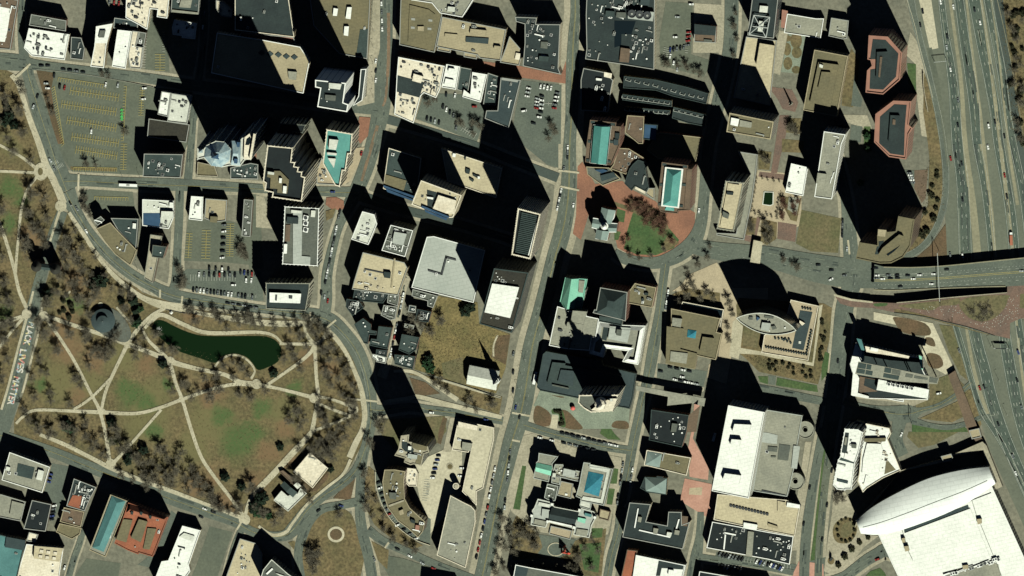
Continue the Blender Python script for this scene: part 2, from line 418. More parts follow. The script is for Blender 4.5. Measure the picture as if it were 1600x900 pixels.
# ---------------------------------------------------------------- trees
def tube(V, F, a, b, r0, r1, n=3):
    a, b = Vector(a), Vector(b); d = (b-a).normalized(); u = d.orthogonal().normalized(); v = d.cross(u); k = len(V)
    for c, r in ((a, r0), (b, r1)):
        for i in range(n): t = 6.2832*i/n; V.append(c+u*math.cos(t)*r+v*math.sin(t)*r)
    for i in range(n): F.append([k+i, k+(i+1) % n, k+n+(i+1) % n, k+n+i])
plain('bark', (116, 109, 92), 0.95, 0, 0.1); plain('bark_pale', (132, 124, 104), 0.95, 0, 0.1); plain('bark_red', (118, 84, 68), 0.95, 0, 0.1)
mat('needles', (40, 62, 38), (30, 46, 30), 0.3, 1.5, 0.4); mat('needles_light', (50, 92, 48), (38, 70, 38), 0.3, 1.5, 0.4)
mat('shrub_leaf', (58, 66, 38), (74, 70, 44), 0.3, 1.5, 0.4); mat('twigs_tan', (124, 108, 70), (104, 92, 60), 0.5, 1.5, 0.3)
def tree_mesh(seed, dens=1.0):
    """one bare deciduous tree about 6 m in crown radius: trunk with limbs, crown of branches and twigs"""
    r = random.Random(seed); TV, TF, CV, CF = [], [], [], []; H = 13.0
    tube(TV, TF, (0, 0, 0), (0, 0, 3.4), 0.42, 0.32, 7); lean = (r.uniform(-.5, .5), r.uniform(-.5, .5))
    tube(TV, TF, (0, 0, 3.3), (lean[0], lean[1], 8.5), 0.32, 0.14, 6); tube(TV, TF, (lean[0], lean[1], 8.5), (lean[0]*1.4, lean[1]*1.4, 12.6), 0.14, 0.04, 4)
    nl = r.randint(7, 9); tips = []
    for i in range(nl):
        z = r.uniform(3.0, 8.0); a = 6.2832*(i+r.uniform(-.35, .35))/nl; L = r.uniform(3.2, 5.6)*(1-0.04*(z-3)); b0 = Vector((lean[0]*z/9, lean[1]*z/9, z))
        el = r.uniform(.45, 1.0); d = Vector((math.cos(a)*math.cos(el), math.sin(a)*math.cos(el), math.sin(el)))
        b1 = b0+d*L*.55; d2 = (d+Vector((r.uniform(-.4, .4), r.uniform(-.4, .4), -.1))).normalized(); b2 = b1+d2*L*.55
        tube(TV, TF, b0, b1, .17, .11, 4); tube(TV, TF, b1, b2, .11, .05, 4); tips += [(b1, d), (b2, d2), (b1.lerp(b2, .5), d2), (b0.lerp(b1, .6), d)]
    tips += [(Vector((lean[0], lean[1], 9)), Vector((0, 0, 1))), (Vector((lean[0]*1.3, lean[1]*1.3, 11)), Vector((0, 0, 1)))]
    for t, d in tips:
        for _ in range(6):
            e = (d*.7+Vector((r.gauss(0, .75), r.gauss(0, .75), r.gauss(.1, .4)))).normalized(); q = t+e*r.uniform(1.2, 2.6); tube(CV, CF, t, q, .06, .03, 3)
            for _ in range(int(5*dens)):
                s_ = t.lerp(q, r.uniform(.25, 1)); g = (e*.6+Vector((r.gauss(0, .8), r.gauss(0, .8), r.gauss(0, .5)))).normalized(); q2 = s_+g*r.uniform(.7, 1.7)
                k = len(CV); sd_ = g.cross(Vector((r.gauss(0, 1), r.gauss(0, 1), r.gauss(0, 1)))).normalized()*.065
                CV.extend([s_-sd_, s_+sd_, q2]); CF.append([k, k+1, k+2])
    return (TV, TF), (CV, CF)
def ever_mesh(seed, conic=False):
    r = random.Random(seed); TV, TF, CV, CF = [], [], [], []; tube(TV, TF, (0, 0, 0), (0, 0, 9), .35, .1, 6)
    lobes = [(r.uniform(0, 6.28), r.uniform(.75, 1.15)) for _ in range(7)]
    for i in range(1500):
        z = r.uniform(.8, 10.5) if conic else r.uniform(1.0, 8); a = r.uniform(0, 6.2832)
        lob = 1+.18*math.sin(5*a+lobes[0][0])+.12*math.sin(9*a+z+lobes[1][0])
        R0 = (4.2*(1-z/11.5)+.4)*lob if conic else math.sqrt(max(0, 1-((z-4.2)/4.4)**2))*4.4*lob
        rad = R0*math.sqrt(r.uniform(.35, 1)); c = Vector((rad*math.cos(a), rad*math.sin(a), z)); k = len(CV)
        n = Vector((r.gauss(0, 1), r.gauss(0, 1), r.gauss(.6, 1))).normalized(); u = n.orthogonal().normalized()*r.uniform(.3, .6); v = n.cross(u)*.7
        CV.extend([c-u-v, c+u-v*.6, c+u*.7+v, c-u*.8+v*.9]); CF.append([k, k+1, k+2, k+3])
    return (TV, TF), (CV, CF)
TM = {}
def tree_data(kind, i):
    key = (kind, i)
    if key not in TM:
        if kind in ('bare', 'pale', 'red'):
            (a, b), (c, d) = tree_mesh(10+i, 1.25 if kind != 'pale' else 1.0); mm = {'bare': 'bark', 'pale': 'bark_pale', 'red': 'bark_red'}[kind]; mt = mm
        else: (a, b), (c, d) = ever_mesh(30+i, kind == 'fir'); mm = 'bark'; mt = {'fir': 'needles', 'ever': 'needles', 'lightever': 'needles_light', 'bush': 'shrub_leaf'}[kind]
        TM[key] = (mesh('trunk', a, b, [mm]), mesh('crown', c, d, [mt]))
    return TM[key]
NT = {'bare': 6, 'pale': 4, 'red': 3, 'ever': 3, 'fir': 2, 'lightever': 2, 'bush': 2}
CATS = {'bare': ('bare_tree', 'tree'), 'pale': ('bare_tree', 'tree'), 'red': ('bare_tree', 'tree'), 'ever': ('evergreen_tree', 'tree'), 'fir': ('fir_tree', 'tree'), 'lightever': ('evergreen_tree', 'tree'), 'bush': ('shrub', 'shrub')}
ORD = ['first', 'second', 'third', 'fourth', 'fifth', 'sixth', 'seventh', 'eighth', 'ninth', 'tenth', 'eleventh', 'twelfth', 'thirteenth', 'fourteenth', 'fifteenth', 'sixteenth', 'seventeenth', 'eighteenth', 'nineteenth', 'twentieth']
def ordn(i, n, a='left', b='right'):
    if n == 1: return ''
    if i == 0: return f', {a}most' if a != 'top' else ', topmost'
    if i == n-1: return f', {b}most' if b != 'bottom' else ', bottommost'
    if i < 20: return f', {ORD[i]} from the {a}'
    return f', {ORD[n-1-i]} from the {b}'
def trees(kind, where, s, size=1.0, z=0, axis='x', desc=None, jit=0.22):
    """s: survey points of the trunks; where: words for the place"""
    pts = [q for q in P(s)]; pts.sort(key=lambda q: q[0] if axis == 'x' else q[1]); n = len(pts)
    nm, cat = CATS[kind]; d = desc or {'bare': 'bare tree', 'pale': 'pale bare tree', 'red': 'bare reddish tree', 'ever': 'dark evergreen tree', 'fir': 'dark conical fir', 'lightever': 'bright green evergreen', 'bush': 'low green shrub'}[kind]
    a, b = ('left', 'right') if axis == 'x' else ('top', 'bottom')
    for i, q in enumerate(pts):
        t, c = tree_data(kind, R.randrange(NT[kind])); loc = W(q[0], q[1], 0); loc.z = z
        k = size*(1+R.uniform(-jit, jit))*(q[2] if len(q) > 2 else 1)
        o = empty(nm, loc, f'{d} {where}{ordn(i, n, a, b)}', cat, (f'{d}s {where}' if n > 1 else None)); o.rotation_euler.z = R.uniform(0, 6.28); o.scale = (k*R.uniform(.9, 1.1), k, k*R.uniform(.85, 1.05))
        link('trunk', t, o); link('crown', c, o)
def scatter(s, n, gap, seed):
    r = random.Random(seed); poly = P(s); xs = [q[0] for q in poly]; ys = [q[1] for q in poly]; out = []
    for _ in range(n*60):
        if len(out) >= n: break
        q = (r.uniform(min(xs), max(xs)), r.uniform(min(ys), max(ys)))
        if inside(q, poly) and all(math.dist(q, o) > gap for o in out): out.append(q)
    return out
# ---------------------------------------------------------------- cars
for k_, c_ in dict(white=(238, 238, 232), silver=(176, 182, 180), grey=(104, 110, 110), black=(26, 32, 34), red=(150, 36, 30), blue=(44, 62, 120), green=(30, 60, 48), yellow=(220, 180, 60), brown=(110, 84, 60)).items():
    plain('paint_'+k_+'_car', c_, 0.3)
plain('tyre', (20, 20, 20), 0.9); plain('headlight_glass', (235, 235, 225), 0.2)
CM = {}
def car_meshes(col, kind):
    key = (col, kind)
    if key in CM: return CM[key]
    L, Wd, Hh = {'car': (4.6, 1.85, 1.45), 'van': (5.2, 2.0, 2.0), 'suv': (4.8, 1.95, 1.75)}[kind]
    h1 = Hh*.55; vs, fs, mi = [], [], []
    prof = [(-.5, .3), (-.5, h1*.9), (-.46, h1), (.2 if kind != 'van' else .42, h1), (.44, h1*.88), (.5, h1*.7), (.5, .3)]
    for s_ in (-1, 1):
        for x, z in prof: vs.append((x*L, s_*Wd/2*(.9 if abs(x) > .43 else 1), z))
    n = len(prof)
    for i in range(n-1): fs.append([i, i+1, n+i+1, n+i]); mi.append(0)
    fs.append(list(range(n))[::-1]); mi.append(0); fs.append([n+i for i in range(n)]); mi.append(0)
    for sx in (-.31, .31):
        for s_ in (-1, 1):
            k = len(vs); m_ = 10
            for yy in (s_*Wd*.38, s_*Wd*.52): vs.extend([(sx*L+.33*math.cos(6.2832*i/m_), yy, .33+.33*math.sin(6.2832*i/m_)) for i in range(m_)])
            for i in range(m_): fs.append([k+i, k+(i+1) % m_, k+m_+(i+1) % m_, k+m_+i]); mi.append(1)
            fs.append([k+m_+i for i in range(m_)]); mi.append(1)
    body = mesh('body', vs, fs, ['paint_'+col+'_car', 'tyre'], mi)
    # cabin: glass sides, painted roof
    x0, x1 = (-.42, .12) if kind == 'car' else (-.49, .16) if kind == 'suv' else (-.49, .3)
    b = [(x0*L, -Wd*.46), (x1*L+.5, -Wd*.46), (x1*L+.5, Wd*.46), (x0*L, Wd*.46)]; t = [(x0*L+.45, -Wd*.38), (x1*L-.25, -Wd*.38), (x1*L-.25, Wd*.38), (x0*L+.45, Wd*.38)]
    vs = [(x, y, h1) for x, y in b]+[(x, y, Hh) for x, y in t]
    fs = [[i, (i+1) % 4, 4+(i+1) % 4, 4+i] for i in range(4)]+[[4, 5, 6, 7]]
    CM[key] = (body, mesh('cabin', vs, fs, ['glass_dark', 'paint_'+col+'_car'], [0, 0, 0, 0, 1])); return CM[key]
def car(x, y, ang, col, label, kind='car', group=None, z=None):
    b, c = car_meshes(col, kind); loc = W(x, y, z or 0); 
    if z is None: loc.z = CARZ[0]
    o = link({'car': 'parked_car', 'van': 'parked_van', 'suv': 'parked_car'}[kind] if group and 'parked' in group else {'car': 'car', 'suv': 'car', 'van': 'van'}[kind], b, None, label=label, category='van' if kind == 'van' else 'car')
    if group: o['group'] = group
    o.location = loc; o.rotation_euler.z = ang; cb = link('cabin', c, o); return o
CARZ = [0.6]
MIX = ['white', 'white', 'silver', 'silver', 'grey', 'black', 'black', 'black', 'grey', 'red', 'blue', 'white', 'green', 'silver']
def car_row(where, s, n, ang=None, cols=None, fill=1.0, axis=None, verb='parked', z=None, jit=0.0):
    """n places from the first to the last survey point; ang degrees of the car's length (None = along the row)"""
    (x0, y0), (x1, y1) = [q[:2] for q in P(s)]; L = []
    for i in range(n):
        if R.random() > fill: continue
        t = (i+(R.uniform(-jit, jit)))/max(1, n-1); L.append((x0+(x1-x0)*t, y0+(y1-y0)*t))
    a = math.atan2(-(y1-y0), x1-x0) if ang is None else math.radians(ang); axis = axis or ('x' if abs(x1-x0) > abs(y1-y0) else 'y')
    L.sort(key=lambda q: q[0] if axis == 'x' else q[1]); A, Bn = ('left', 'right') if axis == 'x' else ('top', 'bottom')
    vb = '' if where.split()[0] in ('parked', 'queued', 'driving', 'waiting', 'stopped', 'passing', 'along') else verb+' '
    for i, (x, y) in enumerate(L):
        c = (cols[i % len(cols)] if cols else R.choice(MIX)); k = R.choice(('car', 'car', 'suv'))
        car(x, y, a+R.uniform(-.03, .03)+(math.pi if R.random() < .5 else 0), c, f'{c} car {vb}{where}{ordn(i, len(L), A, Bn)}', k, f'cars {verb} {where}', z)
# ================================================================ GROUND
g = link('ground', mesh('ground', [(-2500, -2500, 0), (2500, -2500, 0), (2500, 2500, 0), (-2500, 2500, 0)], [[0, 1, 2, 3]], ['yard'])); g['kind'] = 'structure'
# ---------------------------------------------------------------- streets
ST = [('f: -20 94 26, 30 98 26, 60 102 16, 140 112 16, 220 121 16, 300 133 17, 400 146 17, 480 158 17, 560 168 18, 608 172 18', 'asphalt'),
 ('f: 34 -20 11, 33 30 11, 34 60 12, 38 90 16', 'asphalt'), ('f: 42 100 20, 45 120 18, 57 160 23, 68 195 25, 78 225 24, 90 262 27, 104 298 32', 'asphalt'),
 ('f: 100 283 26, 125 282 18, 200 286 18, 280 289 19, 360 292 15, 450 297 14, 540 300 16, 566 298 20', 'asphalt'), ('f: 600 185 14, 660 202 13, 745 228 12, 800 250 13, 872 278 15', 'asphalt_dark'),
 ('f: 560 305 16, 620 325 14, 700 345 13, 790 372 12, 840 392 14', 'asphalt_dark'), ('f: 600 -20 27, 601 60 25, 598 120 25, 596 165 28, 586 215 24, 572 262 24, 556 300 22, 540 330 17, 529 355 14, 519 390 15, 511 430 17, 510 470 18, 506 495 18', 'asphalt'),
 ('f: 103 300 32, 112 318 24, 121 334 18, 137 360 16, 162 391 17, 187 415 17, 213 434 17, 243 450 18, 262 459 21, 300 468 19, 400 482 13, 450 488 14, 485 492 22, 515 502 26, 538 522 23, 557 548 23, 570 580 22, 578 620 21, 580 655 19', 'asphalt'),
 ('f: 580 655 19, 576 680 16, 570 702 15, 556 735 14, 532 758 14, 505 775 15, 480 797 18, 460 825 22, 440 838 16, 400 833 14, 365 815 15, 325 800 18, 262 778 18, 200 753 18, 140 730 18, 75 704 17, 0 680 17, -20 672 17', 'asphalt'),
 ('f: 98 330 16, 86 360 17, 73 400 17, 62 440 18, 52 480 20, 39 540 21, 27 590 22, 13 640 24, -2 682 26', 'asphalt'), ('f: 578 640 20, 600 641 15, 640 636 13, 670 640 13, 700 644 13, 740 650 12, 786 658 12', 'asphalt'),
 ('f: 898 -20 15, 899 20 15, 896 60 17, 894 120 20, 893 180 19, 890 230 20, 889 290 25, 885 330 25, 878 365 26, 868 400 26, 858 440 26, 845 490 26, 832 540 28, 824 590 30, 815 640 30, 800 690 28, 790 730 26, 778 780 24, 766 840 24, 756 890 24, 745 930 24', 'asphalt'),
 ('f: 818 664 14, 860 677 13, 900 687 13, 940 697 13, 985 704 13', 'asphalt'), ('f: 1040 412 14, 1035 450 13, 1030 490 14, 1021 545 18, 1013 590 17, 1001 640 15, 990 690 15, 981 740 14, 972 780 14, 966 830 13, 955 870 13, 946 920 13', 'asphalt'),
 ('f: 960 395 14, 975 404 17, 1000 410 18, 1030 410 19, 1060 398 24, 1083 378 24, 1095 350 19, 1100 310 17, 1103 270 17, 1108 225 18, 1118 180 20, 1130 130 22, 1140 80 22, 1143 30 22, 1143 -20 22', 'asphalt'),
 ('f: 1085 385 24, 1125 393 28, 1200 402 34, 1240 411 38, 1280 420 44, 1330 427 46, 1375 428 44', 'asphalt'), ('f: 1300 205 10, 1312 260 14, 1322 310 17, 1326 350 21, 1330 400 24, 1332 440 28, 1320 480 28, 1314 540 28, 1307 600 26, 1300 650 24, 1290 700 24', 'asphalt'),
 ('f: 1288 670 16, 1281 700 14, 1272 750 14, 1263 810 16, 1258 860 16, 1256 920 16', 'asphalt'), ('f: 1300 660 14, 1297 700 13, 1290 750 12, 1285 800 12, 1280 860 12, 1278 920 12', 'asphalt_lot'),
 ('f: 1175 605 13, 1210 612 14, 1250 620 13, 1290 628 12', 'asphalt'), ('f: 1318 627 12, 1340 635 12, 1370 641 14, 1400 647 26, 1424 646 26, 1440 641 9, 1470 632 8, 1500 613 8, 1518 598 8', 'asphalt'), ('f: 1425 657 12, 1450 664 8, 1480 668 8, 1510 662 8, 1535 652 8, 1560 650 8', 'asphalt'),
 ('f: 1408 650 24, 1403 670 20, 1401 690 20, 1410 712 20', 'asphalt'), ('f: 1095 800 10, 1093 840 13, 1088 870 18, 1080 910 18', 'asphalt'), ('f: 1085 870 12, 1160 880 9, 1240 895 9', 'asphalt'),
 ('f: 570 702 15, 565 735 14, 562 790 15, 566 830 17, 576 870 17, 585 925 17', 'asphalt'), ('f: 560 784 14, 535 789 13, 505 795 13, 485 812 15, 472 840 15, 466 870 13, 475 925 13', 'asphalt'), ('f: 575 828 15, 600 846 13, 640 864 13, 684 884 13, 740 905 13', 'asphalt'),
 ('f: 636 430 8, 629 450 8, 622 480 9, 615 520 8, 609 552 8, 596 590 10', 'concrete'), ('f: 131 826 9, 124 850 10, 115 875 10, 104 915 10', 'asphalt'), ('f: 378 826 11, 365 860 11, 351 915 11', 'asphalt'),
 ('f: 319 -20 11, 319 40 11, 315 90 10, 309 132 12', 'asphalt'), ('f: 304 165 9, 299 225 11, 294 280 13', 'asphalt'), ('f: 281 292 13, 280 340 13, 277 400 13, 275 440 15, 268 460 16', 'asphalt'), ('d3: 800 760 20, 730 740 20, 690 760 19, 620 800 18, 540 860 17, 470 910 17, 340 950 16', 'asphalt')]
for i_, (s, m) in enumerate(ST):
    if i_ in (2, 9, 8, 15, 19, 20, 21, 22, 27, 35): continue
    strip('sidewalk', [(x, y, w_+(20 if i_ == 11 else 10 if w_ > 11 else 6)) for x, y, w_ in line3(s)], 'concrete')
# lawns and soft ground: worn winter grass with greener and barer patches that fade into each other
def patched(name, base, blobs):
    m = MATS[base].copy(); m.name = name; MATS[name] = m; n = m.node_tree.nodes; L = m.node_tree.links; b = n['Principled BSDF']; cur = b.inputs['Base Color'].links[0].from_socket
    geo = n.new('ShaderNodeNewGeometry'); nz = n.new('ShaderNodeTexNoise'); nz.inputs['Scale'].default_value = 0.07; nz.inputs['Detail'].default_value = 5; L.new(geo.outputs['Position'], nz.inputs['Vector'])
    ma = n.new('ShaderNodeVectorMath'); ma.operation = 'MULTIPLY_ADD'; L.new(nz.outputs['Color'], ma.inputs[0]); ma.inputs[1].default_value = (26, 26, 0); L.new(geo.outputs['Position'], ma.inputs[2])
    fine = n.new('ShaderNodeTexNoise'); fine.inputs['Scale'].default_value = 0.5; fine.inputs['Detail'].default_value = 4; L.new(geo.outputs['Position'], fine.inputs['Vector'])
    for col, lst in blobs:
        acc = None
        for x, y, r in lst:
            q = W(x, y, 0); d = n.new('ShaderNodeVectorMath'); d.operation = 'DISTANCE'; L.new(ma.outputs[0], d.inputs[0]); d.inputs[1].default_value = (q.x+13, q.y+13, 0.1)
            mr = n.new('ShaderNodeMapRange'); mr.interpolation_type = 'SMOOTHSTEP'; mr.inputs[1].default_value = r*S*1.35; mr.inputs[2].default_value = r*S*.35; L.new(d.outputs['Value'], mr.inputs[0])
            if acc is None: acc = mr.outputs[0]
            else: mx = n.new('ShaderNodeMath'); mx.operation = 'MAXIMUM'; L.new(acc, mx.inputs[0]); L.new(mr.outputs[0], mx.inputs[1]); acc = mx.outputs[0]
        f = n.new('ShaderNodeMapRange'); f.inputs[1].default_value = .3; f.inputs[2].default_value = .6; f.inputs[3].default_value = .55; L.new(fine.outputs['Fac'], f.inputs[0])
        mu = n.new('ShaderNodeMath'); mu.operation = 'MULTIPLY'; L.new(acc, mu.inputs[0]); L.new(f.outputs[0], mu.inputs[1])
        mx = n.new('ShaderNodeMix'); mx.data_type = 'RGBA'; L.new(mu.outputs[0], mx.inputs[0]); L.new(cur, mx.inputs[6]); mx.inputs[7].default_value = (*rgb(*col), 1); cur = mx.outputs[2]
    L.new(cur, b.inputs['Base Color'])
patched('park_grass', 'scrub', [((112, 106, 62), [(330, 660, 40), (300, 700, 30), (230, 660, 42), (90, 600, 38), (190, 560, 28), (440, 650, 26), (20, 230, 20), (240, 620, 30), (140, 600, 25)]),
    ((124, 98, 64), [(330, 615, 22), (105, 545, 24), (150, 560, 20), (230, 570, 16), (510, 577, 16), (350, 790, 20), (50, 370, 22), (420, 705, 16), (60, 400, 20), (330, 745, 16), (400, 752, 22), (120, 440, 20), (110, 505, 20), (480, 560, 16), (445, 670, 16), (305, 760, 20), (120, 620, 16), (450, 720, 18), (95, 520, 18), (300, 490, 14)]),
    ((74, 98, 46), [(200, 615, 24), (228, 628, 18), (240, 678, 16), (370, 692, 30), (392, 678, 24), (345, 650, 16), (410, 640, 18), (60, 600, 14), (262, 600, 12), (18, 290, 20), (28, 310, 14), (18, 350, 18), (10, 490, 12), (118, 475, 14), (460, 607, 14), (180, 690, 10)])])

sheet('park_lawn', 'a1: 430 410, 520 540, 640 730, 760 840, 860 900|f: 222 457, 262 470, 300 482, 400 497, 470 498, 505 505, 530 525, 550 550, 565 580, 575 610, 575 650, 568 690, 548 728, 520 757, 488 786, 460 822, 440 838, 420 838, 385 818, 325 790, 262 770, 185 740, 100 712, 50 697, 22 690, 22 655, 45 590, 62 510, 68 455, 86 395, 107 327', 'park_grass')
sheet('park_lawn', 'f: -30 100, 0 105, 22 115, 45 190, 65 230, 98 300, 96 325, 80 380, 55 455, 35 530, 15 600, 0 645, -30 660', 'park_grass')
# --- lots and plazas
def lot(s, m, nm='parking_ground', **k): return sheet(nm, s, m, **k)
lot('a0: 920 110, 1060 130, 1050 240, 1060 450, 905 432', 'asphalt_lot')
lot('a0: 230 440, 560 470, 960 545, 1200 575, 1250 700|a1: 1150 60, 1130 205, 890 195, 450 172, 400 100, 350 0', 'asphalt_lot')
sheet('planting_bed', 'a0: 225 435, 340 455, 320 560, 340 700, 400 900, 355 900, 300 690', 'dirt')
sheet('planting_bed', 'a1: 440 140, 730 150, 720 172, 440 160', 'scrub')
lot('a1: 510 300, 560 282, 830 300, 850 450, 600 400, 540 390', 'asphalt_lot')
sheet('planting_bed', 'a1: 445 430, 560 600, 585 655, 570 660, 470 520', 'scrub')
lot('a1: 1175 470, 1430 480, 1500 500, 1600 570, 1600 760, 1410 740, 1150 730, 1165 560', 'asphalt_lot')
lot('f: 285 425, 293 420, 408 425, 412 470, 400 470, 322 458, 290 450', 'asphalt')
lot('f: 378 300, 405 305, 412 420, 390 420, 378 370', 'asphalt_lot')
lot('b1: 0 320, 50 330, 110 530, 0 520', 'concrete', 'courtyard')
lot('a3: 320 195, 430 215, 400 430, 370 480, 330 560, 290 500, 270 380', 'asphalt')
lot('a3: 1310 590, 1455 625, 1360 900, 1200 900, 1240 800', 'asphalt_lot'); lot('a3: 540 790, 755 820, 740 900, 470 900, 500 850', 'asphalt_lot')
lot('a3: 980 740, 1070 490, 1110 520, 1010 740, 950 850, 860 830', 'asphalt')
lot('b0: 1055 580, 1300 590, 1410 650, 1440 700, 1380 890, 1000 740, 1040 620', 'asphalt')
lot('c0: 60 500, 310 530, 305 900|c1: 290 0, 290 150, 220 130|c0: 60 900, 0 870, 20 700', 'asphalt')
lot('c0: 960 10, 1130 20, 1120 340, 1250 380, 1200 480, 930 410, 920 250', 'asphalt_lot')
lot('c0: 1140 20, 1310 30, 1300 330, 1130 330', 'concrete', 'yard')
sheet('paved_way', 'f: 622 79, 812 103, 877 117, 884 95, 886 131, 812 121, 622 90', 'brick')
lot('c2: 910 470, 1220 520, 1190 640, 905 560', 'asphalt'); lot('c2: 770 560, 1200 620, 1200 640, 1190 650, 775 590', 'concrete', 'forecourt')
lot('c2: 420 600, 430 300, 600 200', 'concrete', 'courtyard')
lot('f: 1120 862, 1245 882, 1243 893, 1115 876', 'asphalt'); lot('f: 1250 880, 1292 870, 1288 905, 1240 905', 'asphalt')
# old state house square
sheet('brick_plaza', 'c1: 410 140, 440 110, 520 250, 690 230, 760 290, 900 360, 960 430, 1110 410, 1145 430, 1140 560, 1080 640, 980 690, 860 715, 760 705, 660 650, 620 480, 480 440, 430 600, 380 560, 400 450', 'brick')
sheet('square_lawn', 'c1: 755 430, 860 462, 985 530, 1045 600, 1010 650, 900 695, 780 690, 700 655, 715 560', 'green_grass')
sheet('planting_bed', 'c1: 980 560, 1045 620, 960 670, 930 640', 'scrub'); sheet('flower_bed', 'c1: 650 400, 710 420, 700 490, 650 480', 'green_grass'); sheet('flower_bed', 'c1: 640 540, 680 550, 665 600, 640 600', 'green_grass')
sheet('square_path', 'c1: 640 360, 960 470, 985 540, 950 530, 740 420, 640 385', 'olive_grass')
sheet('planting_bed', 'c1: 720 340, 800 350, 960 440, 970 500, 900 500, 740 400', 'dirt')
# constitution plaza
sheet('plaza_paving', 'A: 220 350, 500 380, 500 700, 250 830, 150 790, 160 640', 'plaza_tan')
for s in ['A: 360 0, 420 0, 400 130, 360 290, 345 370, 305 370, 330 200', 'A: 232 360, 390 378, 385 415, 225 392', 'A: 215 650, 240 655, 210 790, 190 790', 'A: 130 765, 250 775, 240 830, 135 800', 'A: 350 680, 470 700, 460 810, 345 790', 'd0: 0 540, 150 560, 190 640, 170 700, 90 680, 60 620']: sheet('brick_walk', s, 'brick_dull')
for s in ['A: 145 655, 215 655, 200 765, 140 765', 'A: 245 660, 345 685, 340 790, 280 830, 240 810', 'A: 225 225, 310 235, 295 350, 225 345', 'A: 375 150, 520 165, 510 240, 375 235', 'A: 415 20, 500 20, 490 120, 400 110', 'A: 350 515, 500 530, 470 680, 430 670']: sheet('planter_bed', s, 'scrub')
sheet('gravel_roof_garden', 'A: 500 605, 755 660, 735 880, 560 870, 465 820', 'olive_grass'); sheet('paved_court', 'A: 420 520, 490 530, 470 640, 410 600', 'grey')
sheet('garden_court', 'd0: 130 210, 235 225, 190 460, 80 450', 'plaza_stone')
for c in [(1243, 61, 9, 13), (1229, 75, 6, 10), (1230, 97, 7, 10), (1244, 80, 8, 9), (1243, 107, 7, 6), (1229, 58, 7, 5)]: sheet('garden_bed', circ(c[0]+1, c[1]+2, c[2], c[3], 12), 'scrub', spline=True)
sheet('parapet_walk', 'd0: 70 190, 125 200, 75 470, 20 450', 'concrete')
sheet('planting_bed', 'd0: 520 300, 570 380, 550 620, 530 670, 460 660, 470 500', 'scrub'); sheet('drive', 'd0: 540 460, 560 560, 590 620, 580 670, 520 660', 'asphalt')
sheet('drive', 'd0: 890 200, 960 300, 985 470, 1000 700, 1010 860, 960 850, 930 600, 920 400, 860 340', 'concrete'); sheet('planting_bed', 'd0: 870 395, 925 400, 925 600, 880 520', 'green_grass')
sheet('court_ramp', 'd0: 440 715, 620 720, 660 830, 600 800, 480 760', 'concrete'); lot('d0: 520 780, 590 790, 580 890, 510 890', 'asphalt')
sheet('hedge_bed', 'd0: 600 790, 640 790, 650 900, 600 900', 'green_grass')
lot('d1: 850 160, 915 165, 910 270, 850 260', 'asphalt'); lot('d1: 915 165, 1000 160, 985 340, 960 370, 915 280', 'brown', 'yard')
# phoenix and library side
sheet('plaza_paving', 'c1: 1060 880, 1100 820, 1280 740, 1380 900, 1600 900|c2: 1600 300, 1370 430, 1340 600, 1220 560, 1230 480, 1290 430, 1320 150, 1290 30, 1000 20', 'plaza_tan')
sheet('planting_bed', 'c2: 1000 40, 1100 0, 1300 30, 1300 90, 1060 80', 'scrub', z=None)
sheet('embankment_lawn', 'v: 640 30, 1390 80, 1462 120, 1440 400, 1340 790, 820 680, 700 560, 650 520, 620 100', 'scrub')
sheet('terrace_walk', 'v: 620 220, 680 280, 660 470, 830 500, 1290 600, 1350 100, 1380 90, 1300 630, 820 530, 650 520, 640 570, 560 540, 590 240', 'path')
sheet('terrace_lawn', 'v: 690 290, 820 350, 800 470, 680 450', 'olive_grass'); sheet('lawn_verge', 'v: 810 720, 900 720, 900 790, 830 770', 'green_grass'); sheet('lawn_verge', 'v: 980 730, 1330 800, 1340 860, 970 800', 'green_grass')
sheet('hedge_bed', 'v: 1400 500, 1440 520, 1420 700, 1370 760, 1370 640', 'green_grass')
sheet('ramp_entry', 'v: 905 710, 970 720, 965 795, 905 790', 'asphalt')
# tower plaza (fountain court by the red sphere)
sheet('stone_plaza', 'n: 170 470, 620 560, 760 690, 1050 640, 1180 680, 1160 900, 640 900, 560 870, 100 640', 'plaza_stone')
for s in ['n: 120 650, 200 660, 290 740, 270 870, 105 830', 'n: 390 690, 480 700, 580 800, 650 900, 460 890, 400 760', 'n: 980 850, 1030 810, 1150 820, 1160 900, 1000 890', 'n: 300 520, 420 535, 450 545, 400 550']: sheet('planting_bed', s, 'dirt', spline=True)
sheet('hedge_bed', 'n: 310 680, 420 690, 460 870, 390 860, 380 740, 310 730', 'green_grass', spline=True); sheet('hedge_bed', 'c2: 560 880, 620 880|c3: 640 10, 680 50, 600 45, 550 10', 'green_grass'); sheet('timber_walk', 'n: 310 740, 380 750, 360 900, 280 890', 'path')
